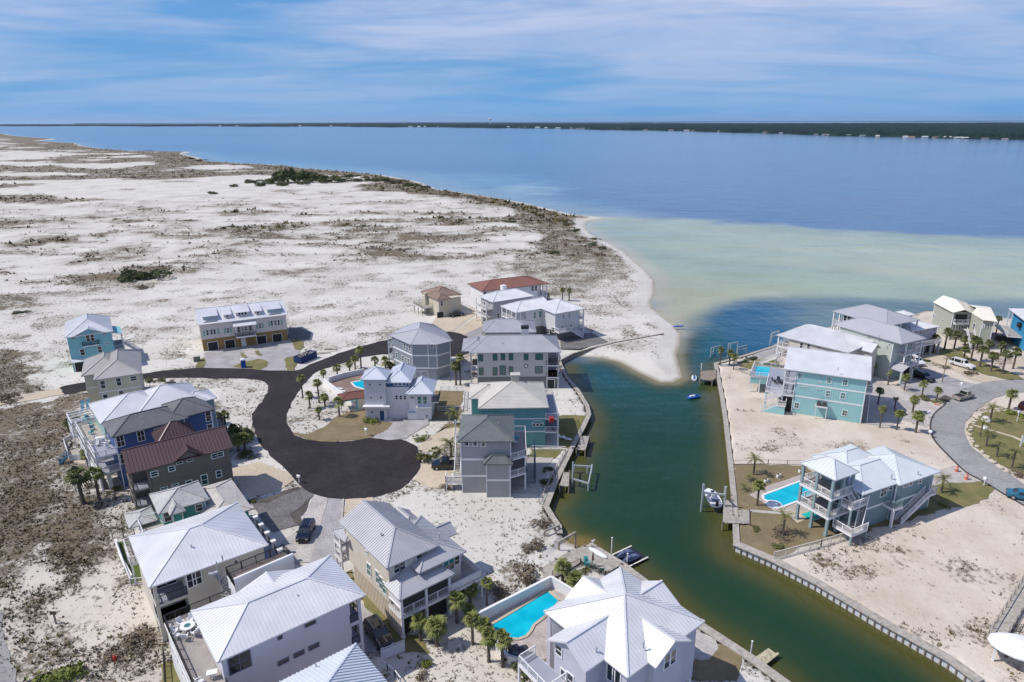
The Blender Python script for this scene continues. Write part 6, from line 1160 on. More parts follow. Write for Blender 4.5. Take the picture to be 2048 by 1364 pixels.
dock('dock', 'dark timber pier near the two jet skis on the water', 'b4', [(160, 830), (165, 795), (285, 790), (282, 850), (255, 870), (160, 860)], .5, M_WOOD)
M_ALU = paint('pale aluminium', (.48, .53, .54), .35, .08, metal=.3)
def lift(label, v, posts, beams, m=None, cat='boat lift', pz=2.0, w=.2):
    """posts: (x, y_base, y_top) at the waterline; beams join the post tops"""
    o = at(v, posts[0][0], posts[0][1], -1); t = thing('boat_lift', label, cat, (*o, -1)); T = []; m = m or M_ALU
    for x, yb, yt in posts:
        X, Y = at(v, x, yb, -1); z = ztop(v, x, yb, x, yt, -1); MB().cyl((X-o[0], Y-o[1], -2), (X-o[0], Y-o[1], z+1), .14, n=8).build('post', M_WOOD if m is M_WOOD else m, t); T.append(Vector((X-o[0], Y-o[1], z+1)))
    for b in beams:
        i, j, dz = b[:3] if len(b) > 2 else (*b, 0)
        if len(b) == 4: MB().bar(Vector((T[i].x, T[i].y, dz)), Vector((T[j].x, T[j].y, dz)), w, w*1.3).build('beam', m, t); continue
        MB().bar(T[i]+Vector((0, 0, dz)), T[j]+Vector((0, 0, dz)), w, w*1.3).build('beam', m if m is not M_WOOD else M_WOODL, t)
    return t
lift('weathered timber lift frame leaning over the bulkhead', 'c7', [(385, 660, 490), (612, 560, 400)], [(0, 1)], M_WOOD)
lift('weathered timber lift beam over the small tan beach', 'c7', [(610, 830, 660), (868, 770, 510)], [(0, 1)], M_WOOD)
lift('aluminium lift cradle off the grey house dock', 'b3', [(1555, 905, 700), (1565, 790, 735), (1720, 800, 720), (1690, 945, 875), (1682, 800, 745)], [(0, 3, 1.4, 1), (1, 2, 1.4, 1), (3, 2, 1.55, 1), (0, 1, 1.55, 1)])
lift('white boat lift holding the small white motor boat', 'b6', [(142, 625, 435), (296, 640, 452), (150, 590, 440), (298, 560, 455)], [(0, 1, -1.5), (2, 3, -1.5), (0, 2, -1.4), (1, 3, -1.4)])
lift('tall white lift frame nearest the palms of the aqua house', 'b4', [(240, 690, 615), (320, 660, 595), (262, 660, 612)], [(0, 1), (0, 2, -1.2)])
lift('tall white lift frame in the middle of the row of three', 'b4', [(373, 690, 582), (448, 655, 566), (395, 650, 580)], [(0, 1), (0, 2, -1)])
lift('low white lift frame at the end of the row of three', 'b4', [(452, 670, 610), (522, 650, 594)], [(0, 1), (0, 1, -.9)])
lift('white lift frame standing alone by the cream house', 'b4', [(706, 600, 500), (770, 575, 480), (718, 570, 498)], [(0, 1), (1, 2, -1)])
def pole(name, label, cat, v, x, yb, yt, z0, m, r=.09, hook=False):
    X, Y = at(v, x, yb, z0); z = ztop(v, x, yb, x, yt, z0); t = thing(name, label, cat, (X, Y, z0)); MB().cyl((0, 0, -1.5 if z0 < 0 else 0), (0, 0, z-z0), r, r*.8, n=8).build('shaft', m, t); MB().cyl((0, 0, z-z0), (0, 0, z-z0+.1), r*1.3, n=8).build('tip', m, t); return t, z-z0
pole('mooring_pole', 'slim white pole standing in the water left of the covered jet skis', 'pole', 'c7', 1437, 910, 600, -1, M_WHITE)
pole('mooring_pole', 'white pole over the covered jet skis', 'pole', 'c7', 1684, 1050, 850, -1, M_WHITE)
pole('mooring_pole', 'white pole by the shell covered floating dock', 'pole', 'b7', 1652, 1175, 1062, -1, M_WHITE)
pole('mooring_pole', 'white topped pole at the dark timber pier', 'pole', 'b4', 166, 800, 742, -1, M_WHITE, .14)
t_, _ = pole('water_spigot', 'short white pipe stand on the corner of the timber deck', 'pipe stand', 'c7', 1148, 730, 655, .3, M_WHITE); MB().bar((-.3, 0, .9), (.3, 0, 1.1), .08).build('arm', M_WHITE, t_)
t_, h_ = pole('utility_pole', 'plain wooden utility pole between the two driveways', 'utility pole', 'b5', 1225, 1025, 770, 0, M_WOOD, .13); MB().bar((-.5, 0, h_-.4), (.5, 0, h_-.4), .1).build('crossarm', M_WOOD, t_)
def hull(L, W, H, m, name, parent, z=0, bow=.35, flat=False, n=9):
    mb = MB(); R = []
    for i in range(n):
        t = i/(n-1); x = -L/2+L*t; w = W/2*(1 if t < .55 else math.sqrt(max(0, 1-((t-.55)/.45)**2)))*(.9+.1*min(1, t*4)); w = max(w, .02); zz = z+H*(1+bow*max(0, t-.5)**1.5)
        R.append([(x, -w, zz), (x, -w*.8, z+H*.25), (x, 0, z), (x, w*.8, z+H*.25), (x, w, zz)])
    for r in R: mb.v += r
    for i in range(n-1):
        for j in range(4): a = i*5+j; mb.f.append((a, a+5, a+6, a+1))
        mb.f.append((i*5+4, i*5+9, i*5+5, i*5))
    mb.f.append((0, 1, 2, 3, 4)); return mb.build(name, m, parent, smooth=False)
def jetski(label, x, y, rz, c1, c2, group=None, z=-1.0, cover=False):
    t = thing('jet_ski', label, 'jet ski', (x, y, z), rad(rz), group); hull(3.1, 1.15, .45, c1, 'hull', t, 0)
    if cover:
        mb = MB(); P = [(-1.4, .5, .45), (-.9, .45, .75), (-.2, .4, .85), (.3, .35, 1.05), (.6, .3, .95), (1.35, .12, .6)]
        for x_, w_, z_ in P: mb.v += [(x_, -w_, .35), (x_, -w_*.7, z_*.85), (x_, 0, z_), (x_, w_*.7, z_*.85), (x_, w_, .35)]
        for i in range(5):
            for j in range(4): a = i*5+j; mb.f.append((a, a+1, a+6, a+5))
        mb.f += [(0, 4, 3, 2, 1), (25, 26, 27, 28, 29)]; mb.build('cover', c2, t)
    else:
        s_ = MB(); s_.box(-1.2, -.2, .45, .1, .2, .72); s_.build('seat', c2, t); MB().add([(.1, -.3, .45), (.1, .3, .45), (1.3, .08, .5), (1.3, -.08, .5), (.2, -.22, .85), (.2, .22, .85)], [(0, 3, 2, 1), (4, 3, 0), (1, 2, 5), (4, 5, 2, 3), (0, 1, 5, 4)]).build('cowl', c1, t); MB().bar((.15, -.4, .9), (.15, .4, .9), .06).build('handlebar', M_BLACK, t)
    return t
c_jb = paint('jet ski blue', (.02, .12, .45), .3); c_wt = paint('glossy white hull', (.75, .77, .8), .25); c_nv = paint('navy cover cloth', (.02, .03, .075), .8); c_gy = paint('slate cover cloth', (.13, .16, .26), .8)
jetski('white and dark blue jet ski floating nearest the timber pier', *at('b4', 110, 858, -1), 75, c_wt, c_jb, 'jet skis floating in the canal mouth'); jetski('bright blue and white jet ski floating below the other one', *at('b4', 112, 1008, -1), 20, c_jb, c_wt, 'jet skis floating in the canal mouth')
flt = thing('jet_ski_float', 'pale floating platform under two covered jet skis', 'floating dock', (*at('c7', 1700, 930, -1), -1), rad(35)); MB().box(-2.2, -1.7, 0, 2.2, 1.7, .3).build('platform', M_BLACK, flt); [MB().box(-2.2, y_-.1, .3, 2.3, y_+.1, .38).build('beam', M_CROOF, flt) for y_ in (-1.65, 1.65)]
p1 = at('c7', 1640, 890, -.7); p2 = at('c7', 1740, 960, -.7); jetski('slate blue covered jet ski, the left one on the float', *p1, 215, c_nv, c_gy, 'covered jet skis', -.65, True); jetski('slate blue covered jet ski, the right one on the float', *p2, 215, c_nv, c_gy, 'covered jet skis', -.65, True)
b_ = at('b6', 218, 540, .2); bt_ = thing('motor_boat', 'small white motor boat with lavender deck hanging on the lift', 'boat', (*b_, .0), rad(92)); hull(4.6, 2.1, .8, c_wt, 'hull', bt_); MB().box(-2.0, -.8, .82, 1.0, .8, .86).build('deck', paint('lavender deck', (.4, .35, .45)), bt_); MB().box(-.6, -.3, .85, 0, .3, 1.35).build('console', c_wt, bt_); MB().add([(0, -.32, 1.35), (0, .32, 1.35), (.15, .28, 1.75), (.15, -.28, 1.75), (.03, -.32, 1.35), (.03, .32, 1.35)], [(0, 1, 2, 3)]).build('windscreen', M_GLASS, bt_); MB().box(-2.5, -.2, .4, -2.25, .2, 1.3).build('outboard_motor', M_BLACK, bt_); MB().box(-1.6, -.6, .86, -1.1, .6, 1.15).build('seat', c_gy, bt_)
pb = at('c7', 1225, 835, .35); pt_ = thing('paddleboard', 'long white paddleboard lying on the timber deck', 'paddleboard', (*pb, .33), math.atan2(at('c7', 1330, 895)[1]-at('c7', 1115, 770)[1], at('c7', 1330, 895)[0]-at('c7', 1115, 770)[0]))
MB().prism([(1.65*math.cos(t), .42*math.sin(t)) for t in np.linspace(0, 2*math.pi, 20)[:-1]], 0, .12).build('board', c_wt, pt_); MB().box(-.8, -.25, .12, .2, .25, .13).build('deck_pad', c_wt, pt_)
kb_ = at('p', 1357, 652, 0); kt = thing('kayak', 'small blue kayak on the beach of the sandy spit', 'kayak', (*kb_, -.3), rad(10)); hull(3.2, .8, .35, c_jb, 'hull', kt); MB().box(-.5, -.22, .36, .4, .22, .4).build('cockpit', M_BLACK, kt)
# ------------------------------------------------------------------ vehicles
M_TYRE = paint('tyre rubber', (.02, .02, .02), .85); M_RIM = paint('alloy rim', (.45, .45, .47), .3, metal=.7); M_HL = paint('headlight lens', (.75, .77, .8), .1); M_TL = paint('tail light lens', (.35, .02, .02), .2)
def vehicle(name, label, cat, v, front, rear, col, kind='suv', L=None, ht=1.75):
    a = Vector((*at(v, *front, 0.3), 0)); b = Vector((*at(v, *rear, 0.3), 0)); c = (a+b)/2; d = a-b; L = L or d.length; Wd = 1.95; t = thing(name, label, cat, (c.x, c.y, .06), math.atan2(d.y, d.x)); h = L/2; H = ht; bl = H*.58
    if kind == 'pickup': st = [(-h, .9, .9), (-h+.06, 1.08, 1.08), (-.35, 1.08, 1.08), (-.25, 1.1, H-.05), (.0, 1.12, H), (.9, 1.12, H-.02), (1.45, 1.12, 1.2), (h-.35, 1.02, 1.02), (h-.05, .85, .85), (h, .6, .6)]
    elif kind == 'sedan': st = [(-h, .75, .75), (-h+.15, .95, .97), (-h+.8, 1.0, 1.05), (-h+1.5, 1.0, H), (0, 1.0, H+.02), (.6, 1.0, H-.08), (1.2, 1.0, 1.05), (h-.4, .85, .87), (h, .6, .6)]
    else: st = [(-h, .9, 1.0), (-h+.1, bl, H*.78), (-h+.45, bl, H*.97), (-h+1.2, bl, H), (.1, bl, H), (.55, bl, H*.94), (1.15, bl, bl+.08), (h-.35, .95, .98), (h-.04, .8, .8), (h, .6, .6)]
    mb = MB(); n = len(st)
    for x, zb, zr in st:
        w = Wd/2*(1-.10*max(0, (abs(x)-h+.6))/.6); wr = w*.80 if zr-zb > .15 else w*.92
        mb.v += [(x, -w*.92, .32), (x, -w, .55), (x, -w*.985, zb), (x, -wr, zr), (x, wr, zr), (x, w*.985, zb), (x, w, .55), (x, w*.92, .32)]
    for i in range(n-1):
        for j in range(8): p_ = i*8+j; q = i*8+(j+1) % 8; mb.f.append((p_, q, q+8, p_+8))
    mb.f += [tuple(range(7, -1, -1)), tuple(range((n-1)*8, n*8))]; body = mb.build('body', col, t, smooth=False)
    cab = [i for i in range(n-1) if st[i][2]-st[i][1] > .3 and st[i+1][2]-st[i+1][1] > .3]
    def quad(pts, off, nm):
        ps = [Vector(p_) for p_ in pts]; nn_ = (ps[1]-ps[0]).cross(ps[2]-ps[0]).normalized(); ctr = sum(ps, Vector())/4
        if nn_.dot(ctr-Vector((0, 0, .8))) < 0: nn_ = -nn_
        q = [ctr+(p_-ctr)*.88+nn_*off for p_ in ps]; r = [p_-nn_*.03 for p_ in q]; MB().add(q+r, [(0, 1, 2, 3), (7, 6, 5, 4), (0, 4, 5, 1), (1, 5, 6, 2), (2, 6, 7, 3), (3, 7, 4, 0)]).build(nm, M_GLASS, t)
    V_ = lambda i, j: mb.v[i*8+j]
    for i in cab: quad([V_(i, 2), V_(i+1, 2), V_(i+1, 3), V_(i, 3)], .012, 'side_window'); quad([V_(i, 5), V_(i+1, 5), V_(i+1, 4), V_(i, 4)], .012, 'side_window')
    i = cab[-1]+1; quad([V_(i, 3), V_(i, 4), V_(i+1, 4), V_(i+1, 3)], .012, 'windshield'); i = cab[0]; j = max(0, i-1); quad([V_(i, 3), V_(i, 4), V_(j, 4), V_(j, 3)], .012, 'rear_window')
    wm = MB().cyl((0, -.12, 0), (0, .12, 0), .37, n=14).mesh('wheel', M_TYRE); rm = MB().cyl((0, -.135, 0), (0, .135, 0), .22, n=10).mesh('rim', M_RIM)
    for x in (-h+.95, h-.95):
        for y in (-Wd/2+.1, Wd/2-.1): w = link('wheel', wm, t, (x, y, .37)); link('rim', rm, w)
    for y in (-.68, .68): MB().box(h-.1, y-.18, .66, h-.02, y+.18, .8).build('headlight', M_HL, t); MB().box(-h-.01, y-.1, .75, -h+.06, y+.1, 1.0).build('taillight', M_TL, t); MB().box(.75, y*1.5-.1, 1.0, .95, y*1.5+.1, 1.15).build('mirror', col, t)
    MB().box(h-.06, -.5, .4, h+.02, .5, .62).build('grille', M_BLACK, t)
    if kind == 'pickup': MB().box(-h+.12, -.8, 1.05, -.45, .8, 1.09).build('bed', M_DARK, t); MB().box(-h+.02, -.85, .6, -h+.08, .85, 1.12).build('tailgate', col, t)
    elif kind == 'suv': [MB().bar((-h+.6, y, H+.04), (.4, y, H+.04), .05).build('roof_rail', M_RIM, t) for y in (-.62, .62)]
    return t
k_black, kt_, kb2 = bsdf('black car paint', (.008, .009, .012), .18); kb2.inputs['Coat Weight'].default_value = .6
k_white, _a, _b3 = bsdf('white car paint', (.62, .62, .63), .3); k_silver, _a, _b3 = bsdf('champagne car paint', (.42, .40, .35), .3, .3); k_teal, _a, _b3 = bsdf('teal blue car paint', (.02, .14, .22), .25); k_red, _a, _b3 = bsdf('dark red car paint', (.12, .012, .012), .25)
vehicle('parked_car', 'black crossover parked on the pale paver drive, nose towards the bottom', 'car', 'p', (603, 1087), (621, 1047), k_black, 'suv', 4.8, 1.65)
vehicle('parked_van', 'black van in the shade beside the lavender house', 'van', 'p', (778, 1302), (738, 1245), k_black, 'suv', 5.1, 1.8)
vehicle('parked_pickup', 'black pickup truck on the tan drive beside the grey shingle house', 'pickup truck', 'b3', (368, 740), (620, 735), k_black, 'pickup', 5.7, 1.85)
vehicle('parked_car', 'dark car under the steps of the cream house with brown roof', 'car', 'C3', (645, 435), (720, 430), k_black, 'sedan', 4.6, 1.45)
vehicle('parked_car', 'long white sport utility car on the tan drive before the palm grove', 'car', 'b5', (1530, 890), (1320, 830), k_white, 'suv', 5.6, 1.9)
vehicle('parked_car', 'white car half hidden behind the pale green house', 'car', 'b5', (1015, 855), (905, 800), k_white, 'suv', 5.0, 1.85)
vehicle('parked_car', 'black sport utility car on the grey drive of the pale green house', 'car', 'b5', (1135, 1025), (925, 945), k_black, 'suv', 5.4, 1.85)
vehicle('pickup_truck', 'champagne pickup with white cab and dark open bed driving on the grey road', 'pickup truck', 'b8', (845, 160), (690, 205), k_silver, 'pickup', 5.4, 1.85)
vehicle('car', 'teal car on the road, cut off by the right edge', 'car', 'b8', (1500, 1260), (1300, 1215), k_teal, 'sedan', 4.7, 1.5)
vehicle('parked_car', 'dark red car at the right edge by the traffic island', 'car', 'b8', (1500, 270), (1400, 300), k_red, 'suv', 4.6, 1.6)
# ------------------------------------------------------------------ palms and shrubs
M_TRUNK = paint('palm trunk', (.13, .105, .085), .95, .35, 3.0, .5, 10); M_FR1 = paint('palm fronds', (.165, .185, .045), .7, .35, 1.2); M_FR2 = paint('dark palm fronds', (.10, .115, .03), .75, .35, 1.2); M_FR3 = paint('date palm fronds', (.17, .17, .055), .7, .3, 1.2); M_DEAD = paint('dry fronds', (.15, .115, .07), .9, .3, 1.2)
def sabal(seed, n=30, R=1.25, droop=.5, m=None, dead=False):
    r = random.Random(seed); mb = MB()
    for i in range(n):
        az = r.uniform(0, 2*math.pi); el = rad(r.uniform(-35, 80)) if not dead else rad(r.uniform(-60, 10)); st = R*r.uniform(.28, .48); u = Vector((math.cos(az)*math.cos(el), math.sin(az)*math.cos(el), math.sin(el))); c = u*st; side = Vector((-math.sin(az), math.cos(az), 0)); up = u.cross(side)
        mb.bar((0, 0, 0), c, .035)
        K = 9
        for k in range(K):
            a = rad(-75+150*k/(K-1)); d = (u*math.cos(a)+side*math.sin(a)); l = R*r.uniform(.5, .7)*(1-.15*abs(a)); wv = (side*math.cos(a)-u*math.sin(a))*.075
            m1 = c+d*l*.55; tip = c+d*l-Vector((0, 0, 1))*l*droop*r.uniform(.5, 1.1)
            mb.add([c, m1-wv, tip, m1+wv], [(0, 1, 2, 3)])
    return mb.mesh('crown', m or M_FR1)
def date(seed, n=26, R=1.9, m=None):
    r = random.Random(seed); mb = MB()
    for i in range(n):
        az = r.uniform(0, 2*math.pi); el = rad(r.uniform(5, 78)); side = Vector((-math.sin(az), math.cos(az), 0)); h = Vector((math.cos(az), math.sin(az), 0)); P = []; p_ = Vector((0, 0, 0)); a = el; l = R*r.uniform(.85, 1.1)/6
        for k in range(7): P.append(p_.copy()); p_ = p_+(h*math.cos(a)+Vector((0, 0, math.sin(a))))*l; a -= rad(r.uniform(12, 19))
        for k in range(6):
            w = (.10, .26, .33, .33, .28, .18)[k]*R/1.9; d = (P[k+1]-P[k])
            for s_ in (-1, 1):
                for q in (.15, .6):
                    c = P[k]+d*q; tip = c+side*(w*s_)+d*.8-Vector((0, 0, .08)); mb.add([c, c+d*.28, tip], [(0, 1, 2) if s_ > 0 else (0, 2, 1)])
        for k in range(6): mb.bar(P[k], P[k+1], .03)
    return mb.mesh('crown', m or M_FR3)
def bushmesh(seed, n=420, m=None, s_=.13, sx=1, sz=.7):
    r = random.Random(seed); mb = MB(); L_ = [(Vector((r.gauss(0, .4), r.gauss(0, .4), r.uniform(.1, .5))), r.uniform(.3, .55)) for _ in range(7)]
    for i in range(n):
        c, R = L_[r.randrange(7)]; d = Vector((r.gauss(0, 1), r.gauss(0, 1), abs(r.gauss(0, 1))*.8)).normalized(); p_ = c+d*R*r.uniform(.75, 1.08); p_.z = max(.02, p_.z*sz)
        a = Vector((r.gauss(0, 1), r.gauss(0, 1), r.gauss(0, 1))).normalized()*s_*r.uniform(.6, 1.4); b = a.cross(d).normalized()*s_*r.uniform(.5, 1.1); mb.add([p_-a, p_-b*.6, p_+a, p_+b*.6], [(0, 1, 2, 3)])
    return mb.mesh('foliage', m or M_BUSH)
M_BUSH = paint('olive shrub leaves', (.11, .12, .035), .85, .35, 1.0); M_BUSHD = paint('dark oak scrub leaves', (.06, .08, .022), .85, .35, .6); M_BUSHB = paint('brown scrub twigs', (.16, .125, .085), .9, .35, .8); M_BUSHG = paint('lime green shrub leaves', (.15, .18, .03), .8, .3, .8)

SAB = [sabal(i, 30, 1.3, .45) for i in range(4)]; SABD = [sabal(20+i, 34, 1.35, .6, M_FR2) for i in range(3)]; DAT = [date(40+i) for i in range(3)]; DEADC = [sabal(60+i, 14, .9, .9, M_DEAD, True) for i in range(2)]; THIN = [sabal(70, 11, 1.0, 1.0)]
TRK = []
for i in range(3):
    mb = MB(); r_ = random.Random(i); pr = []
    for k in range(11): z = k/10; pr.append(((.17 if k else .23)-.03*z+(.02 if k % 2 else 0), z))
    TRK.append(MB().lathe(pr, 8).mesh('trunk', M_TRUNK))
def palm(label, v, x, yb, yt, kind='s', sc=1.0, group=None, z0=0.0, tx=None):
    X, Y = at(v, x, yb, z0); h = max(.6, ztop(v, x, yb, x, yt, z0)-z0-.9*sc); t = thing({'s': 'cabbage_palm', 'k': 'cabbage_palm', 'd': 'date_palm', 'x': 'bare_palm', 't': 'cabbage_palm'}[kind], label, 'palm', (X, Y, z0+gz(X, Y)*0), random.uniform(0, 6.28), group)
    lean = 0
    link('trunk', random.choice(TRK), t, (0, 0, -.1), 0, (sc*1.05, sc*1.05, h+.15)); c = {'s': SAB, 'k': SABD, 'd': DAT, 'x': DEADC, 't': THIN}[kind]
    o = link('crown', random.choice(c), t, (0, 0, h), random.uniform(0, 6.28), sc); o.rotation_euler = (random.uniform(-.08, .08), random.uniform(-.08, .08), o.rotation_euler.z)
    if kind in 'sk' and random.random() < .6: link('dry_skirt', random.choice(DEADC), t, (0, 0, h-.15), 1.0, sc*.8)
    return t
def word(i, n):
    o = ['first', 'second', 'third', 'fourth', 'fifth', 'sixth', 'seventh', 'eighth', 'ninth', 'tenth', 'eleventh', 'twelfth', 'thirteenth']; return o[i]
def row(fmt, v, items, kind='s', sc=1.0, group=None):
    items = sorted(items, key=lambda q: at(v, q[0], q[1])[0])
    for i, q in enumerate(items): palm(fmt % word(i, len(items)), v, q[0], q[1], q[2], q[3] if len(q) > 3 else kind, q[4] if len(q) > 4 else sc, group)
row('cabbage palm, %s from the left on the sand garden west of the brown pool deck', 'B2', [(967, 925, 745), (1096, 965, 780), (1024, 1010, 880), (1143, 995, 895), (1098, 1102, 1000, 's', .8), (1256, 1075, 925, 's', 1.15)], group='palms of the sand garden')
row('cabbage palm, %s from the left in the loose row between asphalt road and pool wall', 'B2', [(1132, 795, 705, 's', .8), (1240, 755, 665), (1338, 728, 635), (1380, 697, 595), (1428, 710, 520, 's', 1.15), (1538, 708, 605), (1620, 715, 605, 's', 1.2), (1660, 712, 650, 's', 1.0), (1692, 712, 660, 's', .9)], group='palms behind the tower house pool')
palm('tall cabbage palm with the upper crown between blue-grey house and mansion', 'C3', 712, 985, 738, 's', 1.1); palm('lower dark cabbage palm left of the mansion porch', 'C3', 678, 985, 800, 'k', 1.3)
row('cabbage palm, %s from the left in the tight clump behind the white L-shaped house', 'C3', [(1318, 310, 240), (1345, 312, 252), (1372, 312, 250), (1395, 308, 262)], group='palms behind the L-shaped house')
row('cabbage palm, %s of the pair standing on the dune right of the white L-shaped house', 'C3', [(1515, 320, 215), (1568, 322, 222)], group='pair of palms on the dune')
palm('big date palm with wide arching fronds above the black pickup', 'b3', 520, 655, 500, 'd', 1.5); palm('bushy date palm before the white fence of the tower house', 'b3', 555, 370, 245, 'd', 1.2)
row('cabbage palm, %s from the left beside the drive of the deep blue house', 'D4', [(1722, 270, 175), (1785, 330, 165)], group='palms by the blue house')
row('dark cabbage palm, %s from the left in the green bed right of the maroon roof', 'D4', [(1840, 330, 270, 'k'), (1880, 480, 350, 's', 1.3), (1930, 470, 340, 's', 1.3), (1880, 400, 300, 'k', 1.2), (1960, 400, 310, 's', 1.1)], group='palms by the maroon roof')
row('tall cabbage palm, %s from the left on the dune below the blue house', 'D4', [(655, 895, 615, 'k', 1.7), (785, 865, 610, 's', 1.35), (700, 605, 465, 's', 1.0)], group='palms below the blue house')
row('cabbage palm, %s from the left in the shade by the pergola', 'D4', [(545, 335, 235, 'k', .9), (612, 310, 205, 'k', 1.0)], group='palms by the pergola')
row('cabbage palm, %s from the left in the group between cream house and sand path', 'b2', [(320, 950, 745, 's', 0.99), (450, 990, 770, 's', 1.29), (607, 805, 575, 's', 1.16), (712, 650, 500, 's', 1.12), (842, 668, 455, 's', 0.82), (730, 978, 735, 's', 1.03), (705, 800, 665, 's', 0.86), (820, 890, 780, 's', 0.95), (857, 1115, 865, 's', 1.03), (965, 1155, 880, 's', 1.03)], group='palms between the cream house and the pool')
row('cabbage palm, %s from the left of the two rising beside the timber deck', 'b2', [(1437, 520, 320, 's', 1.2), (1532, 565, 410, 's', 1.2)], group='palms by the timber deck')
row('slim cabbage palm, %s from the left on the footpath before the boat lifts', 'b4', [(313, 750, 605, 's', .9), (388, 748, 625, 's', .9), (421, 782, 660, 's', .9)], group='palms by the boat lifts')
row('cabbage palm, %s from the left around the paved forecourts on the east bank', 'b4', [(1517, 840, 728, 't', 1.3), (1637, 905, 785, 't', 1.0), (1765, 948, 820, 's', .9), (1558, 1060, 925, 'k', .9), (1688, 1097, 980, 'x', .8), (1830, 1125, 990, 's', 1.05), (1903, 1000, 875, 's', .9), (2018, 1032, 920, 's', .9), (1572, 1240, 1070, 's', .8), (1705, 1258, 1100, 's', .85), (1855, 1278, 1115, 's', 1.2)], group='palms of the east bank forecourts')
row('full crowned cabbage palm, %s from the left in the grove before the sage house', 'b5', [(1135, 725, 545, 'k', 1.1), (1245, 700, 480, 'k', 1.25), (1345, 685, 510, 'k', 1.2), (1450, 650, 555, 'k', 1.15), (1510, 815, 560, 'k', 1.2), (1440, 800, 660, 'k', 1.1), (1600, 870, 660, 'k', 1.25), (1710, 915, 720, 'k', 1.2), (1825, 940, 700, 'k', 1.25), (1935, 890, 680, 'k', 1.2), (1570, 700, 575, 'k', 1.1), (1680, 740, 600, 'k', 1.1), (1805, 760, 620, 'k', 1.1)], group='palm grove before the sage house')
palm('dark slender palm between the sage house and the bright blue house', 'b5', 1762, 545, 360, 'k', .9)
palm('cabbage palm at the top of the traffic island by the road bend', 'b8', 1243, 305, 95, 's', 1.15)
row('small date palm, %s from the left on the lawn of the traffic island', 'b8', [(1045, 440, 255, 'd', 1.05), (945, 595, 415, 'd', .9), (1005, 695, 520, 'd', .9), (1115, 805, 625, 'd', .9), (1275, 925, 710, 'd', 1.0)], group='date palms of the traffic island')
palm('brownish date palm at the right corner of the blue-grey pool house', 'b8', 535, 1175, 990, 'd', 1.05)
palm('date palm on the pool lawn next to the north fence', 'b6', 500, 372, 238, 'd', 1.0); palm('cabbage palm showing behind the porch tower roof', 'b6', 1112, 300, 190, 's', 1.1); palm('cabbage palm at the left corner of the pool terrace', 'b6', 525, 583, 410, 's', 1.0); palm('small date palm in the dark round bed on the lawn', 'b6', 700, 780, 630, 'd', .9); palm('knee high date palm near the canal, upper one', 'b6', 468, 410, 365, 'd', .6); palm('knee high date palm near the canal, lower one', 'b6', 438, 478, 435, 'd', .6)
BU = [bushmesh(i) for i in range(3)]; BUD = [bushmesh(10+i, 900, M_BUSHD, .09) for i in range(2)]; BUB = [bushmesh(20+i, 380, M_BUSHB, .10) for i in range(2)]; BUG = [bushmesh(30+i, 420, M_BUSHG, .12) for i in range(2)]
STM = MB().cyl((0, 0, -.2), (0, 0, .45), .05, .03, n=6).mesh('stem', M_TRUNK)
def shrub(label, v, x, y, s_, kind='o', group=None, sy=1.0, z=.7, name='shrub'):
    X, Y = at(v, x, y); t = thing(name, label, 'tree' if name == 'tree' else 'shrub', (X, Y, gz(X, Y)), 0, group); c = {'o': BU, 'd': BUD, 'b': BUB, 'g': BUG}[kind]
    link('foliage', random.choice(c), t, (0, 0, 0), random.uniform(0, 6), (s_, s_*sy, s_*z)); link('stem', STM, t, (0, 0, 0), 0, s_); return t
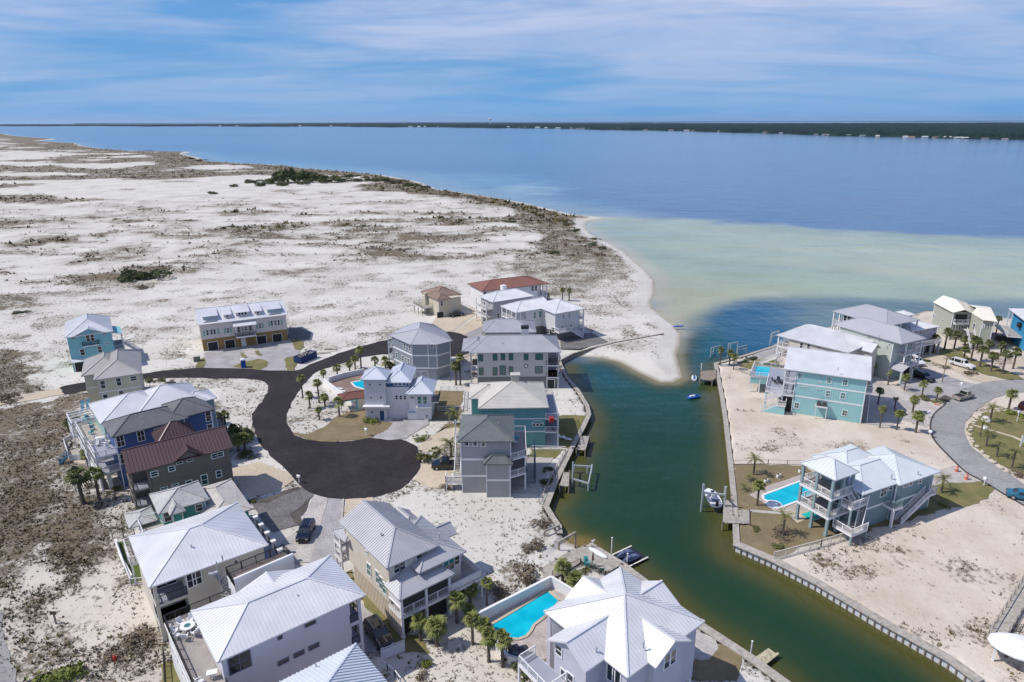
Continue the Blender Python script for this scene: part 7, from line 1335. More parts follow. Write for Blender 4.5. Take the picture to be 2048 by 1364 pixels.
for q in [('great dark green oak scrub mound alone on the white dunes', 'h0', 720, 665, 8.0, 'd', .8, .85), ('small dark scrub mound at the foot of the great green one', 'h0', 735, 708, 4.5, 'b', .8, .35),
          ('small dark round bush alone on the dunes at the left edge', 'A1', 160, 262, 2.3, 'd', .8, .6), ('rounded green bush on the sand near the turning circle, upper one', 'b3', 250, 515, 1.5, 'g', 1, 1), ('rounded green bush on the sand near the turning circle, lower one', 'b3', 322, 680, 2.0, 'o', 1, 1.2),
          ('green shrubs against the foot of the tower beside the blue door', 'c2', 715, 1260, 1.7, 'g', 1, .9), ('large yellow green bush at the bottom left edge', 'g0', 620, 1265, 2.0, 'g', 1, .9), ('spreading green bush cut by the bottom edge at the left', 'g0', 340, 1360, 2.4, 'g', 1, .7),
          ('tawny grass bush below the lavender balconies', 'c1', 270, 1210, 1.5, 'o', 1.3, .9), ('spiky green plant on the sand by the white gate', 'b2', 350, 1150, 1.0, 'g', 1, 1), ('pale tumble of branches on the sand by the drive', 'b2', 320, 1250, 1.0, 'b', 1, .8),
          ('brown bare shrubs beside the asphalt, right of the beige house', 'A1', 1340, 835, 1.8, 'b', 1, .9), ('dark shrubs at the corner of the beige house by the road', 'A1', 1195, 800, 1.6, 'o', 1, .7), ('low green shrub between them by the roadside', 'A1', 1280, 790, 1.2, 'o', 1, .7),
          ('green bed shrub beside the maroon roofed house, upper', 'D4', 1850, 330, 2.2, 'o', 1, .8), ('green bed shrub beside the maroon roofed house, lower', 'D4', 1920, 395, 2.2, 'g', 1, .8), ('dark shrub in the shade under the bed palms', 'D4', 1950, 510, 1.8, 'd', 1, .6),
          ('green shrub on the forecourt by the driveway edge', 'b5', 1085, 1205, 1.7, 'o', 1.2, .6), ('low green shrub at the corner of the road', 'b5', 800, 1345, 1.4, 'o', 1.2, .6), ('brown shrub patch between the two east drives, left', 'b5', 1250, 880, 1.6, 'b', 1, .6), ('dark shrub patch between the two east drives, right', 'b5', 1490, 945, 1.9, 'b', 1.2, .6), ('dark shrub beside the parked white car', 'b5', 1050, 810, 1.3, 'd', 1, .7),
          ('dark green shrub at the back of the sage house lot', 'b5', 1810, 600, 2.6, 'b', 1.2, .8), ('green hedge patch on the traffic island under the tall palm', 'b8', 1250, 350, 1.6, 'g', 1.3, .8), ('second green hedge patch at the island edge', 'b8', 1400, 385, 1.6, 'g', 1.3, .8), ('dark brush heap at the right edge of the island', 'b8', 1380, 1000, 1.8, 'b', 1.2, .6),
          ('small bright green shrub on the lawn near the dock', 'b6', 515, 745, .8, 'o', 1, .8), ('small green shrub on the lawn near the white fence', 'b6', 655, 870, 1.0, 'o', 1, .7), ('bare twiggy bed around the small date palm', 'b6', 705, 790, 2.4, 'b', .8, .45), ('green shrub on the strip behind the blue-grey house', 'b6', 1790, 585, 1.0, 'g', 1, .6),
          ('round shrub in the orange bed nearest the lifts', 'c3', 255, 410, 1.0, 'd', 1, 1), ('round shrub in the orange bed, second from the lifts', 'c3', 322, 395, 1.0, 'd', 1, 1), ('round shrub in the orange bed, third from the lifts', 'c3', 382, 370, 1.0, 'd', 1, 1), ('round shrub in the orange bed, farthest from the lifts', 'c3', 435, 355, 1.0, 'd', 1, 1),
          ('brown leafless thicket on the lot behind the white wall', 'b2', 1130, 440, 3.0, 'b', .8, .6), ('dark thicket at the top corner of the lot by the bulkhead', 'c7', 380, 400, 2.0, 'b', 1, .6), ('twiggy thicket between the lot and the lift beams', 'c7', 260, 740, 2.2, 'b', 1, .5), ('shadowy thicket beside the white pool wall', 'b2', 960, 590, 2.6, 'b', .8, .6), ('brown brush clump on the lower dune by the plank deck', 'g0', 1140, 1000, 2.6, 'b', 1, .4), ('brown brush patch on the lower dune left of the hydrant', 'g0', 920, 1160, 1.8, 'b', 1, .4),
          ('green garden shrub beside the timber deck rail', 'c7', 1000, 1130, 1.0, 'o', 1, .7), ('tawny garden shrub under the deck palm', 'c7', 760, 1300, 1.5, 'o', 1, .7), ('yellow green bush by the covered jet skis', 'c7', 1760, 1110, 1.2, 'g', 1, .8), ('reed bush on the corner by the white parapet', 'D4', 1980, 880, .9, 'o', 1, .8), ('dark shrub between bulkhead and patio of the grey house, upper', 'b3', 1360, 770, 1.1, 'd', 1, .7), ('dark shrub between bulkhead and patio of the grey house, lower', 'b3', 1320, 870, 1.2, 'd', 1, .7),
          ('dark brush clump under the big palms below the blue house', 'D4', 700, 770, 1.6, 'b', 1, .8), ('green shrub by the picket fence corner', 'D4', 900, 800, 1.2, 'o', 1, .8), ('dry twiggy tree at the lane on the left edge', 'A1', 65, 960, 2.6, 'b', 1, 1.0), ('dark brush at the foot of the grey stilt deck stairs', 'b3', 490, 925, 1.3, 'b', 1, .7)]:
    shrub(q[0], q[1], q[2], q[3], q[4], q[5], None, q[6], q[7])
ORD_ = 'first second third fourth fifth sixth seventh eighth ninth tenth eleventh twelfth'.split()
P_=at('b6',640,575,.12); t_=thing('pool_steps','white rounded entry steps at the near end of the long pool','steps',(*P_,.1),.4); [MB().cyl((0,0,0),(0,0,.05+.03*k_),1.3-.35*k_,n=16).build('step',M_WHITE,t_) for k_ in range(3)]
# tree belt on the far shore of the dunes
for i, (x, y, s_, k) in enumerate([(575, 366, 22, 'd'), (548, 368, 12, 'd'), (610, 362, 15, 'd'), (640, 360, 13, 'd'), (668, 360, 11, 'o'), (700, 358, 9, 'd'), (735, 360, 9, 'b'), (770, 362, 8, 'd'), (800, 368, 8, 'b'), (505, 366, 8, 'd'), (470, 374, 6, 'd'), (425, 388, 5, 'd')]):
    shrub(['tallest dark oak of the tree belt behind the white dunes', 'dark oak at the left shoulder of the tallest one', 'dark oak right of the tallest one', 'dark oak in the middle of the tree belt', 'olive oak right of the middle of the tree belt', 'low dark oak near the shore end of the belt', 'brown oak near the shore end of the belt', 'low dark oak close to the beach', 'brown scrub oak last before the beach', 'dark oak bush left of the tree belt', 'small dark oak bush farther left of the belt', 'smallest dark oak bush at the left end on open sand'][i], 'p', x, y, s_, k, 'oaks of the tree belt', .8, .75 if i else 1.0, 'tree')
for i, (x, y, s_) in enumerate([(525, 372, 9), (590, 356, 16), (625, 366, 11), (655, 366, 10), (685, 364, 9), (715, 364, 8), (750, 366, 8), (785, 368, 7), (820, 372, 7), (850, 376, 6), (562, 374, 9), (605, 372, 8)]):
    shrub('low dark oak filling the tree belt, %s counted towards the right' % ORD_[sorted([525, 590, 625, 655, 685, 715, 750, 785, 820, 850, 562, 605]).index(x)], 'p', x, y, s_, 'd', 'low oaks of the tree belt', .8, .7, 'tree')
for i, (x, y, s_) in enumerate([(1108, 506, 3.5), (1150, 462, 4), (1185, 490, 3.5), (1190, 478, 3), (989, 466, 2), (1011, 472, 2), (1060, 488, 2), (1020, 448, 4), (400, 322, 9), (380, 318, 8), (1135, 450, 3.5), (1205, 497, 3)]):
    shrub('dark shrub on the shore dunes, %s in order towards the right' % word(sorted([1108, 1150, 1185, 1190, 989, 1011, 1060, 1020, 400, 380, 1135, 1205]).index(x), 12), 'p', x, y, s_, 'd', 'dark shrubs of the shore dunes', .9, .5)
# low dune scrub and tufts (uncountable)
def scrub(name, m, N, rmin, rmax, hmin, hmax, seed, xr=62, blades=4, pw=1.0, thr=.2, region=None):
    g = np.random.default_rng(seed); th = np.radians(90+g.uniform(-xr, xr, N)); r = rmin*(rmax/rmin)**g.uniform(0, 1, N); x = r*np.cos(th); y = r*np.sin(th)
    i = np.clip(np.searchsorted(rr, r)-1, 0, len(rr)-2); j = np.clip(np.round((np.degrees(th)-28)/.25).astype(int), 0, GX.shape[1]-1); v_ = veg[i, j]; z = GZ[i, j]; ok = (g.uniform(0, 1, N) < np.clip((v_-thr)*1.5, 0, 1)**pw*sstep(.35, .6, fbm(x/4.5, y/4.5, 3, seed+5))) & land[i, j] & (z > -.6)
    for P in CLR: ok &= ~inside(x, y, P)
    x, y, z, r = x[ok], y[ok], z[ok], r[ok]; n = len(x); s_ = g.uniform(hmin, hmax, n); VV = np.zeros((n, blades, 3, 3))
    for b in range(blades):
        az = g.uniform(0, 6.28, n); tl = g.uniform(.2, 1.1, n); w = s_*g.uniform(.25, .45, n); bx = x+g.normal(0, .35, n)*s_; by = y+g.normal(0, .35, n)*s_; dx, dy = np.cos(az), np.sin(az)
        VV[:, b, 0] = np.stack([bx-dy*w, by+dx*w, z-.03], -1); VV[:, b, 1] = np.stack([bx+dy*w, by-dx*w, z-.03], -1); VV[:, b, 2] = np.stack([bx+dx*tl*s_, by+dy*tl*s_, z+s_*g.uniform(.5, 1, n)], -1)
    co = VV.reshape(-1, 3).astype(np.float32); me = bpy.data.meshes.new(name); k = len(co); me.vertices.add(k); me.vertices.foreach_set('co', co.ravel()); me.loops.add(k); me.loops.foreach_set('vertex_index', np.arange(k)); me.polygons.add(k//3); me.polygons.foreach_set('loop_start', np.arange(0, k, 3)); me.update(calc_edges=True); me.materials.append(m); o = bpy.data.objects.new(name, me); COL.objects.link(o); o['kind'] = 'stuff'; return o
CLR = [smooth_(road, 3), smooth_(road2, 3)]
for h_ in bpy.data.objects:
    if h_.parent is None and h_.get('category') in ('house', 'mansion', 'terrace', 'townhouses', 'outbuilding', 'swimming pool', 'porch tower'):
        xs = []
        for c_ in h_.children:
            if c_.type == 'MESH' and c_.name.startswith(('wall', 'roof', 'pool_water', 'deck')): xs += [(c_.matrix_basis @ Vector(b_)) for b_ in c_.bound_box]
        if xs:
            x0, x1, y0, y1 = min(p_.x for p_ in xs), max(p_.x for p_ in xs), min(p_.y for p_ in xs), max(p_.y for p_ in xs); c_, s_ = math.cos(h_.rotation_euler.z), math.sin(h_.rotation_euler.z); CLR.append([(h_.location.x+a*c_-b*s_, h_.location.y+a*s_+b*c_) for a, b in ((x0, y0), (x1, y0), (x1, y1), (x0, y1))])
for o_ in [o for o in bpy.data.objects if o.name.split('.')[0] in ('driveway', 'lawn', 'patio', 'footpath', 'lane')]: CLR.append([(v_.co.x, v_.co.y) for v_ in o_.data.vertices])
M_SC1 = paint('brown dune scrub', (.105, .080, .047), .95, .4, .4); M_SC2 = paint('olive dune scrub', (.125, .105, .04), .95, .35, .4); M_SC3 = paint('grey dune grass', (.24, .21, .17), .95, .3, .4)
scrub('dune_scrub', M_SC1, 330000, 45, 330, .14, .34, 1, pw=.7, thr=.42); scrub('dune_scrub', M_SC2, 130000, 45, 330, .14, .42, 2, pw=1.4); scrub('dune_grass', M_SC3, 180000, 45, 330, .12, .30, 3, thr=.05, pw=1)
scrub('dune_scrub', M_SC1, 90000, 300, 1400, .4, 1.2, 4, blades=3, thr=.35); scrub('shore_thicket', M_SC2, 120000, 400, 2600, .8, 2.6, 8, blades=3, thr=.75, xr=45); scrub('dune_grass', M_SC1, 26000, 45, 200, .08, .18, 6, thr=-.25, blades=3)
# ------------------------------------------------------------------ far shore
FS = [(-500, 251.5), (-100, 251.8), (240, 252.3), (480, 252.8), (700, 253.3), (1022, 256), (1200, 259), (1380, 262.5), (1500, 265.5), (1638, 270.7), (1826, 275), (2048, 280), (2300, 286), (2700, 300)]
BK = [(-500, 249.5), (-100, 249.6), (240, 249.5), (480, 248.4), (700, 246.6), (1022, 246.4), (1200, 247), (1380, 247.2), (1500, 247.4), (1638, 247.2), (1826, 246.8), (2048, 246.2), (2300, 246), (2700, 246)]
xs_ = np.arange(-500, 2700, 5.0); f_ = np.interp(xs_, [p_[0] for p_ in FS], [p_[1] for p_ in FS])+.35*np.sin(xs_/37)+.2*np.sin(xs_/11); k_ = np.interp(xs_, [p_[0] for p_ in BK], [p_[1] for p_ in BK])
NR = 26; FX = np.zeros((NR+1, len(xs_))); FY = FX.copy()
for i, x_ in enumerate(xs_):
    a = np.array(at('p', x_, f_[i], -1)); b = np.array(at('p', x_, k_[i], -1)); tt = np.concatenate([[0], np.linspace(0.0, 1, NR)**1.8*.998+.002]); FX[:, i] = a[0]+(b[0]-a[0])*tt; FY[:, i] = a[1]+(b[1]-a[1])*tt
FZ = 7+9*RNG.uniform(0, 1, FX.shape)+6*fbm(FX/400, FY/400, 3, 91); FZ[0] = -2; FZ[1] = 3+6*RNG.uniform(0, 1, len(xs_))
def forest_mat():
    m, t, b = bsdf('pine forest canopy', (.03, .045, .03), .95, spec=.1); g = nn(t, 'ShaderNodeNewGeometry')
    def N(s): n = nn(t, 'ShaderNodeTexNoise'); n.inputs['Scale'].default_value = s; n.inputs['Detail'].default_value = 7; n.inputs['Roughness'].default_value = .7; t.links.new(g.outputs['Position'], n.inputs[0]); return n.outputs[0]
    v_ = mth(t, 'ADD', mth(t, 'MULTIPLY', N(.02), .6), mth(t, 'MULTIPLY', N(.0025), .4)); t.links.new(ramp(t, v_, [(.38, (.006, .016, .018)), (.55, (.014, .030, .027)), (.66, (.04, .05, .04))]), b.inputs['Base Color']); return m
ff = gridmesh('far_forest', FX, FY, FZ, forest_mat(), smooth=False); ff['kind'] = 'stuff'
bb = MB(); P1 = [at('p', x_, 244.9+(1024-x_)*.0026+.5+.3*math.sin(x_/90), -1) for x_ in range(150, 2400, 30)]
hl = MB()
n_ = len(P1)
for i, (x_, y_) in enumerate(P1): hl.v += [(x_, y_, -2), (x_, y_, 28+8*math.sin(i*1.7)), (x_*1.3, y_*1.3, 40)]
for i in range(n_-1): hl.f += [(3*i, 3*i+1, 3*i+4, 3*i+3), (3*i+1, 3*i+2, 3*i+5, 3*i+4)]
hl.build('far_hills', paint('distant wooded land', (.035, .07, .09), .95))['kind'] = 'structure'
rs = random.Random(5); roofs = [paint('far white roof', (.62, .62, .62)), paint('far grey roof', (.28, .28, .30)), paint('far brown roof', (.26, .18, .14)), paint('far orange roof', (.40, .17, .10))]; wl = [paint('far white wall', (.62, .60, .56)), paint('far cream wall', (.5, .42, .34))]; cn = ['white', 'grey', 'brown', 'orange']
FH = [(240+i*0, 0) for i in range(0)]; fx = [(223, 9, 0), (270, 7, 0), (320, 6, 0), (345, 6, 0), (440, 6, 0), (475, 10, 0), (548, 6, 0), (582, 9, 0), (600, 8, 0), (662, 6, 0), (697, 6, 0), (700, 11, 0), (726, 6, 0), (821, 12, 0), (838, 9, 0), (850, 6, 0), (876, 4, 1), (1017, 10, 0), (1040, 10, 0), (1053, 12, 0), (1075, 13, 0), (1092, 8, 0), (1116, 16, 0), (1143, 9, 1), (1155, 9, 2), (1165, 13, 1), (1181, 11, 0), (1200, 12, 2), (1222, 8, 0), (1239, 14, 2), (1256, 12, 1), (1291, 12, 2), (1342, 13, 2), (1373, 14, 0), (1388, 11, 2), (1409, 14, 0), (1440, 10, 1), (1530, 12, 2), (1562, 9, 1), (1632, 10, 1), (1650, 12, 2), (1661, 14, 0), (1676, 13, 0), (1697, 10, 1), (1728, 18, 1), (1755, 9, 0), (1811, 12, 0), (1823, 14, 3), (1850, 12, 0), (1872, 14, 2), (1895, 16, 0), (1910, 10, 2), (1918, 18, 0), (1932, 16, 0), (1970, 14, 2), (2010, 12, 1)]
cnt = {}; ORD = 'first second third fourth fifth sixth seventh eighth ninth tenth eleventh twelfth thirteenth fourteenth fifteenth sixteenth seventeenth eighteenth nineteenth twentieth 21st 22nd 23rd 24th 25th 26th 27th 28th 29th 30th 31st 32nd 33rd 34th 35th 36th'.split()
for k, (x_, w_, c_) in enumerate(fx):
    y_ = float(np.interp(x_, [p_[0] for p_ in FS], [p_[1] for p_ in FS]))-.1; X, Y = at('p', x_, y_, -1); X *= .997; Y *= .997; D = math.hypot(X, Y); w = w_*D/1430*.8; h = rs.uniform(2.2, 3.2)*D/1430; h = min(h, 15); w = min(w, 48)
    cnt[c_] = cnt.get(c_, 0)+1; nth = cnt[c_]
    lab = 'tiny %s roofed house on the far shore, %s %s roof counting from the left' % (cn[c_], ORD[nth-1], cn[c_])
    t = thing('far_house', lab, 'house', (X, Y, -1), math.atan2(-X, Y)+rs.uniform(-.2, .2), 'houses along the far shore'); MB().box(-w/2, -w*.2, 0, w/2, w*.25, h*.65).build('wall', wl[k % 2], t); MB().add([(-w*.55, -w*.25, h*.65), (w*.55, -w*.25, h*.65), (w*.55, w*.3, h*.65), (-w*.55, w*.3, h*.65), (-w*.35, 0, h), (w*.35, 0, h)], [(0, 3, 2, 1), (0, 1, 5, 4), (1, 2, 5), (2, 3, 4, 5), (3, 0, 4)]).build('roof', roofs[c_], t)
for x_, yt, lab in ((808, 239.5, 'white water tower on the far shore, the left smaller one'), (980, 236, 'white water tower on the far shore, the taller one near the middle')):
    X, Y = at('p', x_, 249.5, 5); d = ray('p', x_, yt); h = CAM_H+d.z*Y/d.y-5; t = thing('water_tower', lab, 'water tower', (X, Y, 5)); MB().cyl((0, 0, 0), (0, 0, h*.75), h*.045, n=10).build('column', M_WHITE, t); MB().lathe([(h*.03, h*.62), (h*.16, h*.74), (h*.2, h*.85), (h*.16, h*.95), (h*.02, h)], 14).build('tank', M_WHITE, t)
for x_, yt, lab in ((924, 211, 'tallest thin radio mast above the far shore'), (831, 234, 'short radio mast left of the middle of the far shore'), (1068, 223, 'thin radio mast right of the middle of the far shore'), (1180, 236, 'shortest radio mast above the far shore')):
    X, Y = at('p', x_, 247.5, 5); d = ray('p', x_, yt); h = CAM_H+d.z*Y/d.y-5; t = thing('radio_mast', lab, 'radio mast', (X, Y, 5)); MB().cyl((0, 0, 0), (0, 0, h*.96), 1.1, .7, n=6).build('mast', M_CONC, t); MB().cyl((0, 0, h*.96), (0, 0, h), .5, n=6).build('antenna', M_BLACK, t)
# ------------------------------------------------------------------ small things
def unit(name, label, cat, v, x, y, rz=0, z=0.0, group=None): X, Y = at(v, x, y, z); return thing(name, label, cat, (X, Y, z), rad(rz), group)
blu = paint('bright blue plastic', (.01, .09, .42), .5)
t = unit('portable_toilet', 'blue portable toilet with white roof on the grass oval', 'toilet', 'B2', 503, 690, 20); MB().box(-.55, -.55, 0, .55, .55, 2.1).build('cabin', blu, t); MB().add([(-.6, -.6, 2.1), (.6, -.6, 2.1), (.6, .6, 2.1), (-.6, .6, 2.1), (-.3, -.4, 2.4), (.3, -.4, 2.4), (.3, .4, 2.4), (-.3, .4, 2.4)], [(0, 3, 2, 1), (4, 5, 6, 7), (0, 1, 5, 4), (1, 2, 6, 5), (2, 3, 7, 6), (3, 0, 4, 7)]).build('roof', M_WHITE, t); MB().box(-.35, -.6, .1, .35, -.54, 1.9).build('door', blu, t); MB().cyl((.4, .4, 2.2), (.4, .4, 2.7), .06).build('vent_pipe', M_WHITE, t)
t = unit('dumpster', 'open dark blue dumpster filled with building rubbish at the road edge', 'dumpster', 'B2', 990, 630, 62); nb = paint('dark blue steel', (.01, .035, .14), .5, .2)
for a in ((-2.9, -1.2, .2, 2.9, -1.1, 1.7), (-2.9, 1.1, .2, 2.9, 1.2, 1.7), (-2.9, -1.1, .2, -2.8, 1.1, 1.7), (2.8, -1.1, .2, 2.9, 1.1, 1.7), (-2.9, -1.2, .1, 2.9, 1.2, .25)): MB().box(*a).build('side_panel', nb, t)
for i in range(9):
    for s_ in (-1, 1): MB().box(-2.7+i*.65, s_*1.2-.05, .25, -2.6+i*.65, s_*1.2+.05, 1.7).build('rib', nb, t)
rb_ = MB()
for i in range(46): x_, y_ = rs.uniform(-2.5, 2.3), rs.uniform(-.9, .9); a = Vector((rs.gauss(0, 1), rs.gauss(0, 1), rs.gauss(0, .3))).normalized()*rs.uniform(.2, .6); rb_.bar(Vector((x_, y_, 1.45+rs.uniform(0, .3)))-a, Vector((x_, y_, 1.5+rs.uniform(0, .3)))+a, .15, .08)
rb_.build('rubbish', M_WOODL, t, kind='stuff')
t = unit('transformer_box', 'grey green utility cabinet on the lawn left of the townhouses', 'utility box', 'B2', 135, 638, 25); MB().box(-.8, -.6, 0, .8, .6, 1.3).build('cabinet', paint('utility green', (.16, .2, .16)), t); MB().box(-.85, -.65, 1.3, .85, .65, 1.38).build('lid', M_CONC, t)
for i, (x_, y_, r_, ln) in enumerate([(1150, 565, 18, 5), (1185, 548, -12, 3.2), (1130, 578, 20, 3.5)]):
    t = unit('lumber_stack', ['long pale lumber pile on the sand by the dumpster', 'short greenish lumber pile right of the long one', 'thin lumber pile in front of the long one'][i], 'lumber', 'B2', x_, y_, r_); [MB().box(-ln/2+rs.uniform(-.2, .2), -.4+k*.2, 0, ln/2, -.24+k*.2, .14).build('plank', [M_CROOF, M_BUSHB, M_WOODL][i], t) for k in range(4)]
def mailbox(label, v, x, y, hh=1.1, z=0): t = unit('mailbox', label, 'mailbox', v, x, y, rs.uniform(0, 90), z); MB().box(-.06, -.06, 0, .06, .06, hh).build('post', M_WHITE, t); MB().box(-.18, -.28, hh, .18, .28, hh+.3).build('box', M_WHITE, t); MB().cyl((0, -.3, hh+.3), (0, .3, hh+.3), .18, n=10).build('lid', M_WHITE, t)
for lab, v_, x_, y_ in (('white mailbox on the tip of the brown lawn', 'B2', 1468, 1225), ('white mailbox where the dark edged road meets the bare lot', 'b8', 412, 605), ('white mailbox by the forecourt palms, above the road corner', 'b8', 400, 395), ('white mailbox on the point of the green strip', 'b8', 985, 1110), ('white mailbox at the head of the grey drive', 'b8', 745, 95), ('white mailbox beside the pale paver drive at the turning circle', 'E5', 1412, 65)): mailbox(lab, v_, x_, y_)
M_OR = paint('faded orange plastic', (.6, .16, .10), .6)
for lab, x_, y_ in (('orange traffic barrel on the sand side of the drive', 695, 962), ('orange traffic barrel next to the dark road edge', 797, 1045), ):
    t = unit('traffic_barrel', lab, 'traffic barrel', 'b8', x_, y_); MB().lathe([(.33, 0), (.3, .1), (.26, .5), (.22, 1.0), (.12, 1.05)], 12).build('drum', M_OR, t); [MB().lathe([(.29-.05*z_, z_), (.28-.05*z_, z_+.12)], 12).build('stripe', M_WHITE, t) for z_ in (.35, .7)]
t = unit('toy_heap', 'small red and white cones lying beside the road corner', 'cones', 'b8', 470, 262); [MB().cyl((k*.4, 0, 0), (k*.4+.1, .1, .5), .16, .03).build('cone', M_OR, t) for k in range(3)]
t = unit('fire_hydrant', 'small red hydrant among the scrub at the bottom left', 'hydrant', 'g0', 945, 1160); MB().lathe([(.2, 0), (.16, .1), (.15, .6), (.2, .65), (.14, .8), (.03, .9)], 10).build('barrel', M_RED0 if 'M_RED0' in globals() else paint('red paint', (.45, .02, .02)), t); MB().cyl((-.25, 0, .5), (.25, 0, .5), .08).build('outlet', paint('red cap', (.4, .02, .02)), t)
t = unit('sign_post', 'grey wooden post with a small dark board in the dune scrub', 'sign', 'g0', 460, 850); MB().box(-.08, -.08, 0, .08, .08, 1.7).build('post', M_WOOD, t); MB().box(-.4, -.12, 1.4, .4, -.06, 1.9).build('board', M_BUSHB, t)
t = unit('entry_sign', 'white framed sign board cut by the right edge of the island lawn', 'sign', 'b8', 1365, 700, -20); MB().box(-.1, -.1, 0, .1, .1, 2.3).build('post', M_WHITE, t); MB().box(2.0, -.1, 0, 2.2, .1, 2.3).build('post', M_WHITE, t); MB().box(.1, -.05, .9, 2.0, .05, 2.1).build('board', M_WHITE, t)
t = unit('lamp_post', 'white lamp post on the island lawn right of the tall palm', 'lamp post', 'b8', 1330, 440); MB().cyl((0, 0, 0), (0, 0, 2.0), .07).build('post', M_WHITE, t); MB().box(-.2, -.2, 2.0, .2, .2, 2.4).build('lantern', M_WHITE, t)
BO = [MB().lathe([(.30, -.1), (.42, .12), (.36, .34), (.14, .46)], 7).mesh('boulder', paint('pale boulder', (.46, .42, .33), .9, .2, 2)) for _ in range(1)]
for i, (x_, y_) in enumerate([(945, 382), (915, 410), (895, 438), (875, 460), (852, 505), (842, 535), (833, 580), (855, 627), (868, 655), (912, 705), (965, 762), (1025, 815), (1090, 870), (1170, 932)]):
    X, Y = at('b8', x_, y_); o = link('boulder', BO[0], None, (X, Y, .05), rs.uniform(0, 6), (rs.uniform(.9, 1.5), rs.uniform(.8, 1.2), rs.uniform(.7, 1))); tag(o, 'pale edging boulder of the traffic island, %s along the kerb from the top' % (['first', 'second', 'third', 'fourth', 'fifth', 'sixth', 'seventh', 'eighth', 'ninth', 'tenth', 'eleventh', 'twelfth', 'thirteenth', 'fourteenth'][i]), 'boulder', 'boulders edging the traffic island')
RK = MB().lathe([(.5, -.2), (.75, .2), (.6, .6), (.2, .8)], 8).mesh('rock', M_WHITE)
for lab, x_, y_, s_ in (('large white rock under the island date palms, upper', 1005, 430, 1.2), ('white broken rock below the larger one', 990, 510, .8)):
    X, Y = at('b8', x_, y_); tag(link('rock', RK, None, (X, Y, 0), 1, (s_*1.5, s_, s_)), lab, 'rock')
def chair(x, y, z, rz, m, label, group, parentless=True, lounge=False):
    t = thing('lounger' if lounge else 'chair', label, 'lounger' if lounge else 'chair', (x, y, z), rz, group)
    if lounge: MB().box(-.3, -.9, .28, .3, .4, .36).build('seat', m, t); MB().add([(-.3, .4, .3), (.3, .4, .3), (.3, .95, .75), (-.3, .95, .75), (-.3, .4, .22), (.3, .4, .22), (.3, .98, .68), (-.3, .98, .68)], [(0, 1, 2, 3), (7, 6, 5, 4), (0, 4, 5, 1), (1, 5, 6, 2), (2, 6, 7, 3), (3, 7, 4, 0)]).build('backrest', m, t)
    else: MB().box(-.27, -.27, .38, .27, .27, .44).build('seat', m, t); MB().add([(-.27, .24, .42), (.27, .24, .42), (.27, .42, 1.0), (-.27, .42, 1.0), (-.27, .3, .42), (.27, .3, .42), (.27, .48, 1.0), (-.27, .48, 1.0)], [(0, 3, 2, 1), (4, 5, 6, 7), (0, 1, 5, 4), (1, 2, 6, 5), (2, 3, 7, 6), (3, 0, 4, 7)]).build('backrest', m, t)
    for a in (-.24, .24):
        for b in ((-.7, .3) if lounge else (-.24, .24)): MB().box(a-.03, b-.03, 0, a+.03, b+.03, .3 if lounge else .4).build('leg', m, t)
    if not lounge: [MB().box(a-.04, -.25, .6, a+.04, .3, .65).build('armrest', m, t) for a in (-.3, .3)]
    return t
def table(x, y, z, label, m, r=.6, sq=False, group=None):
    t = thing('table', label, 'table', (x, y, z), .3, group)
    (MB().box(-r, -r*.7, .7, r, r*.7, .75) if sq else MB().cyl((0, 0, .7), (0, 0, .76), r, n=20)).build('tabletop', m, t)
    if not sq: MB().cyl((0, 0, .76), (0, 0, .775), r*.45, n=16).build('centre_glass', M_GLASSG, t)
    for a in range(4): MB().box(-.04+r*.5*math.cos(a*1.57+.78), -.04+r*.5*math.sin(a*1.57+.78), 0, .04+r*.5*math.cos(a*1.57+.78), .04+r*.5*math.sin(a*1.57+.78), .7).build('leg', m, t)
    return t
X, Y = at('b1', 552, 868, 6.7); table(X, Y, 6.03, 'round white table on the plank deck of the lavender house', M_WHITE, .75)
for i in range(8): a = i*math.pi/4+.2; chair(X+1.25*math.cos(a), Y+1.25*math.sin(a), 6.03, a-math.pi/2, M_WHITE, 'white chair at the round white table on the plank deck, %s side' % ['right', 'upper right', 'top', 'upper left', 'left', 'lower left', 'bottom', 'lower right'][i], 'chairs around the round white table')
X, Y = at('b1', 755, 1262, 6.5); table(X, Y, 6.03, 'square white table at the bottom edge of the plank deck', M_WHITE, .5, True); X, Y = at('b1', 655, 1315, 6.5); chair(X, Y, 6.03, 2.5, M_WHITE, 'white armchair left of the square white table', None)
for i, (x_, y_) in enumerate([(1040, 485), (1075, 470), (1130, 450), (1190, 430), (1235, 408), (1280, 385)]): X, Y = at('b1', x_, y_, 5.2); (chair(X, Y, 4.6, rad(37 if i % 3 else 130), M_WHITE, 'white terrace chair by the parapet, %s from the left' % word([0, 0, 1, 2, 0, 3][i], 6) if i not in (1, 4) else '', 'white chairs by the parapet') if i not in (1, 4) else table(X, Y, 4.6, 'small white terrace table by the parapet, %s one' % ('left' if i == 1 else 'right'), M_WHITE, .35, True))
X, Y = at('c5', 615, 585, 7.0); table(X, Y, 6.2, 'white table on the upper balcony of the blue house', M_WHITE, .7, True)
for i, (x_, y_) in enumerate([(575, 655), (670, 640), (720, 620), (700, 680)]): X, Y = at('c5', x_, y_, 6.8); chair(X, Y, 6.2, i*1.3, M_WHITE, 'white balcony chair of the blue house, %s from the left' % word([0, 1, 3, 2][i], 4), 'white chairs on the blue house balcony')
tq = paint('turquoise plastic', (.03, .36, .40)); tb = paint('steel blue plastic', (.05, .17, .27))
for i, (x_, y_) in enumerate([(430, 350), (480, 345), (500, 400), (520, 450), (505, 510)]): X, Y = at('c5', x_, y_, 6.8); chair(X, Y, 6.2, i*1.1, tb if i % 2 else tq, 'blue chair on the pale teal house deck, %s counted downwards' % word(i, 5), 'blue chairs on the teal house deck')
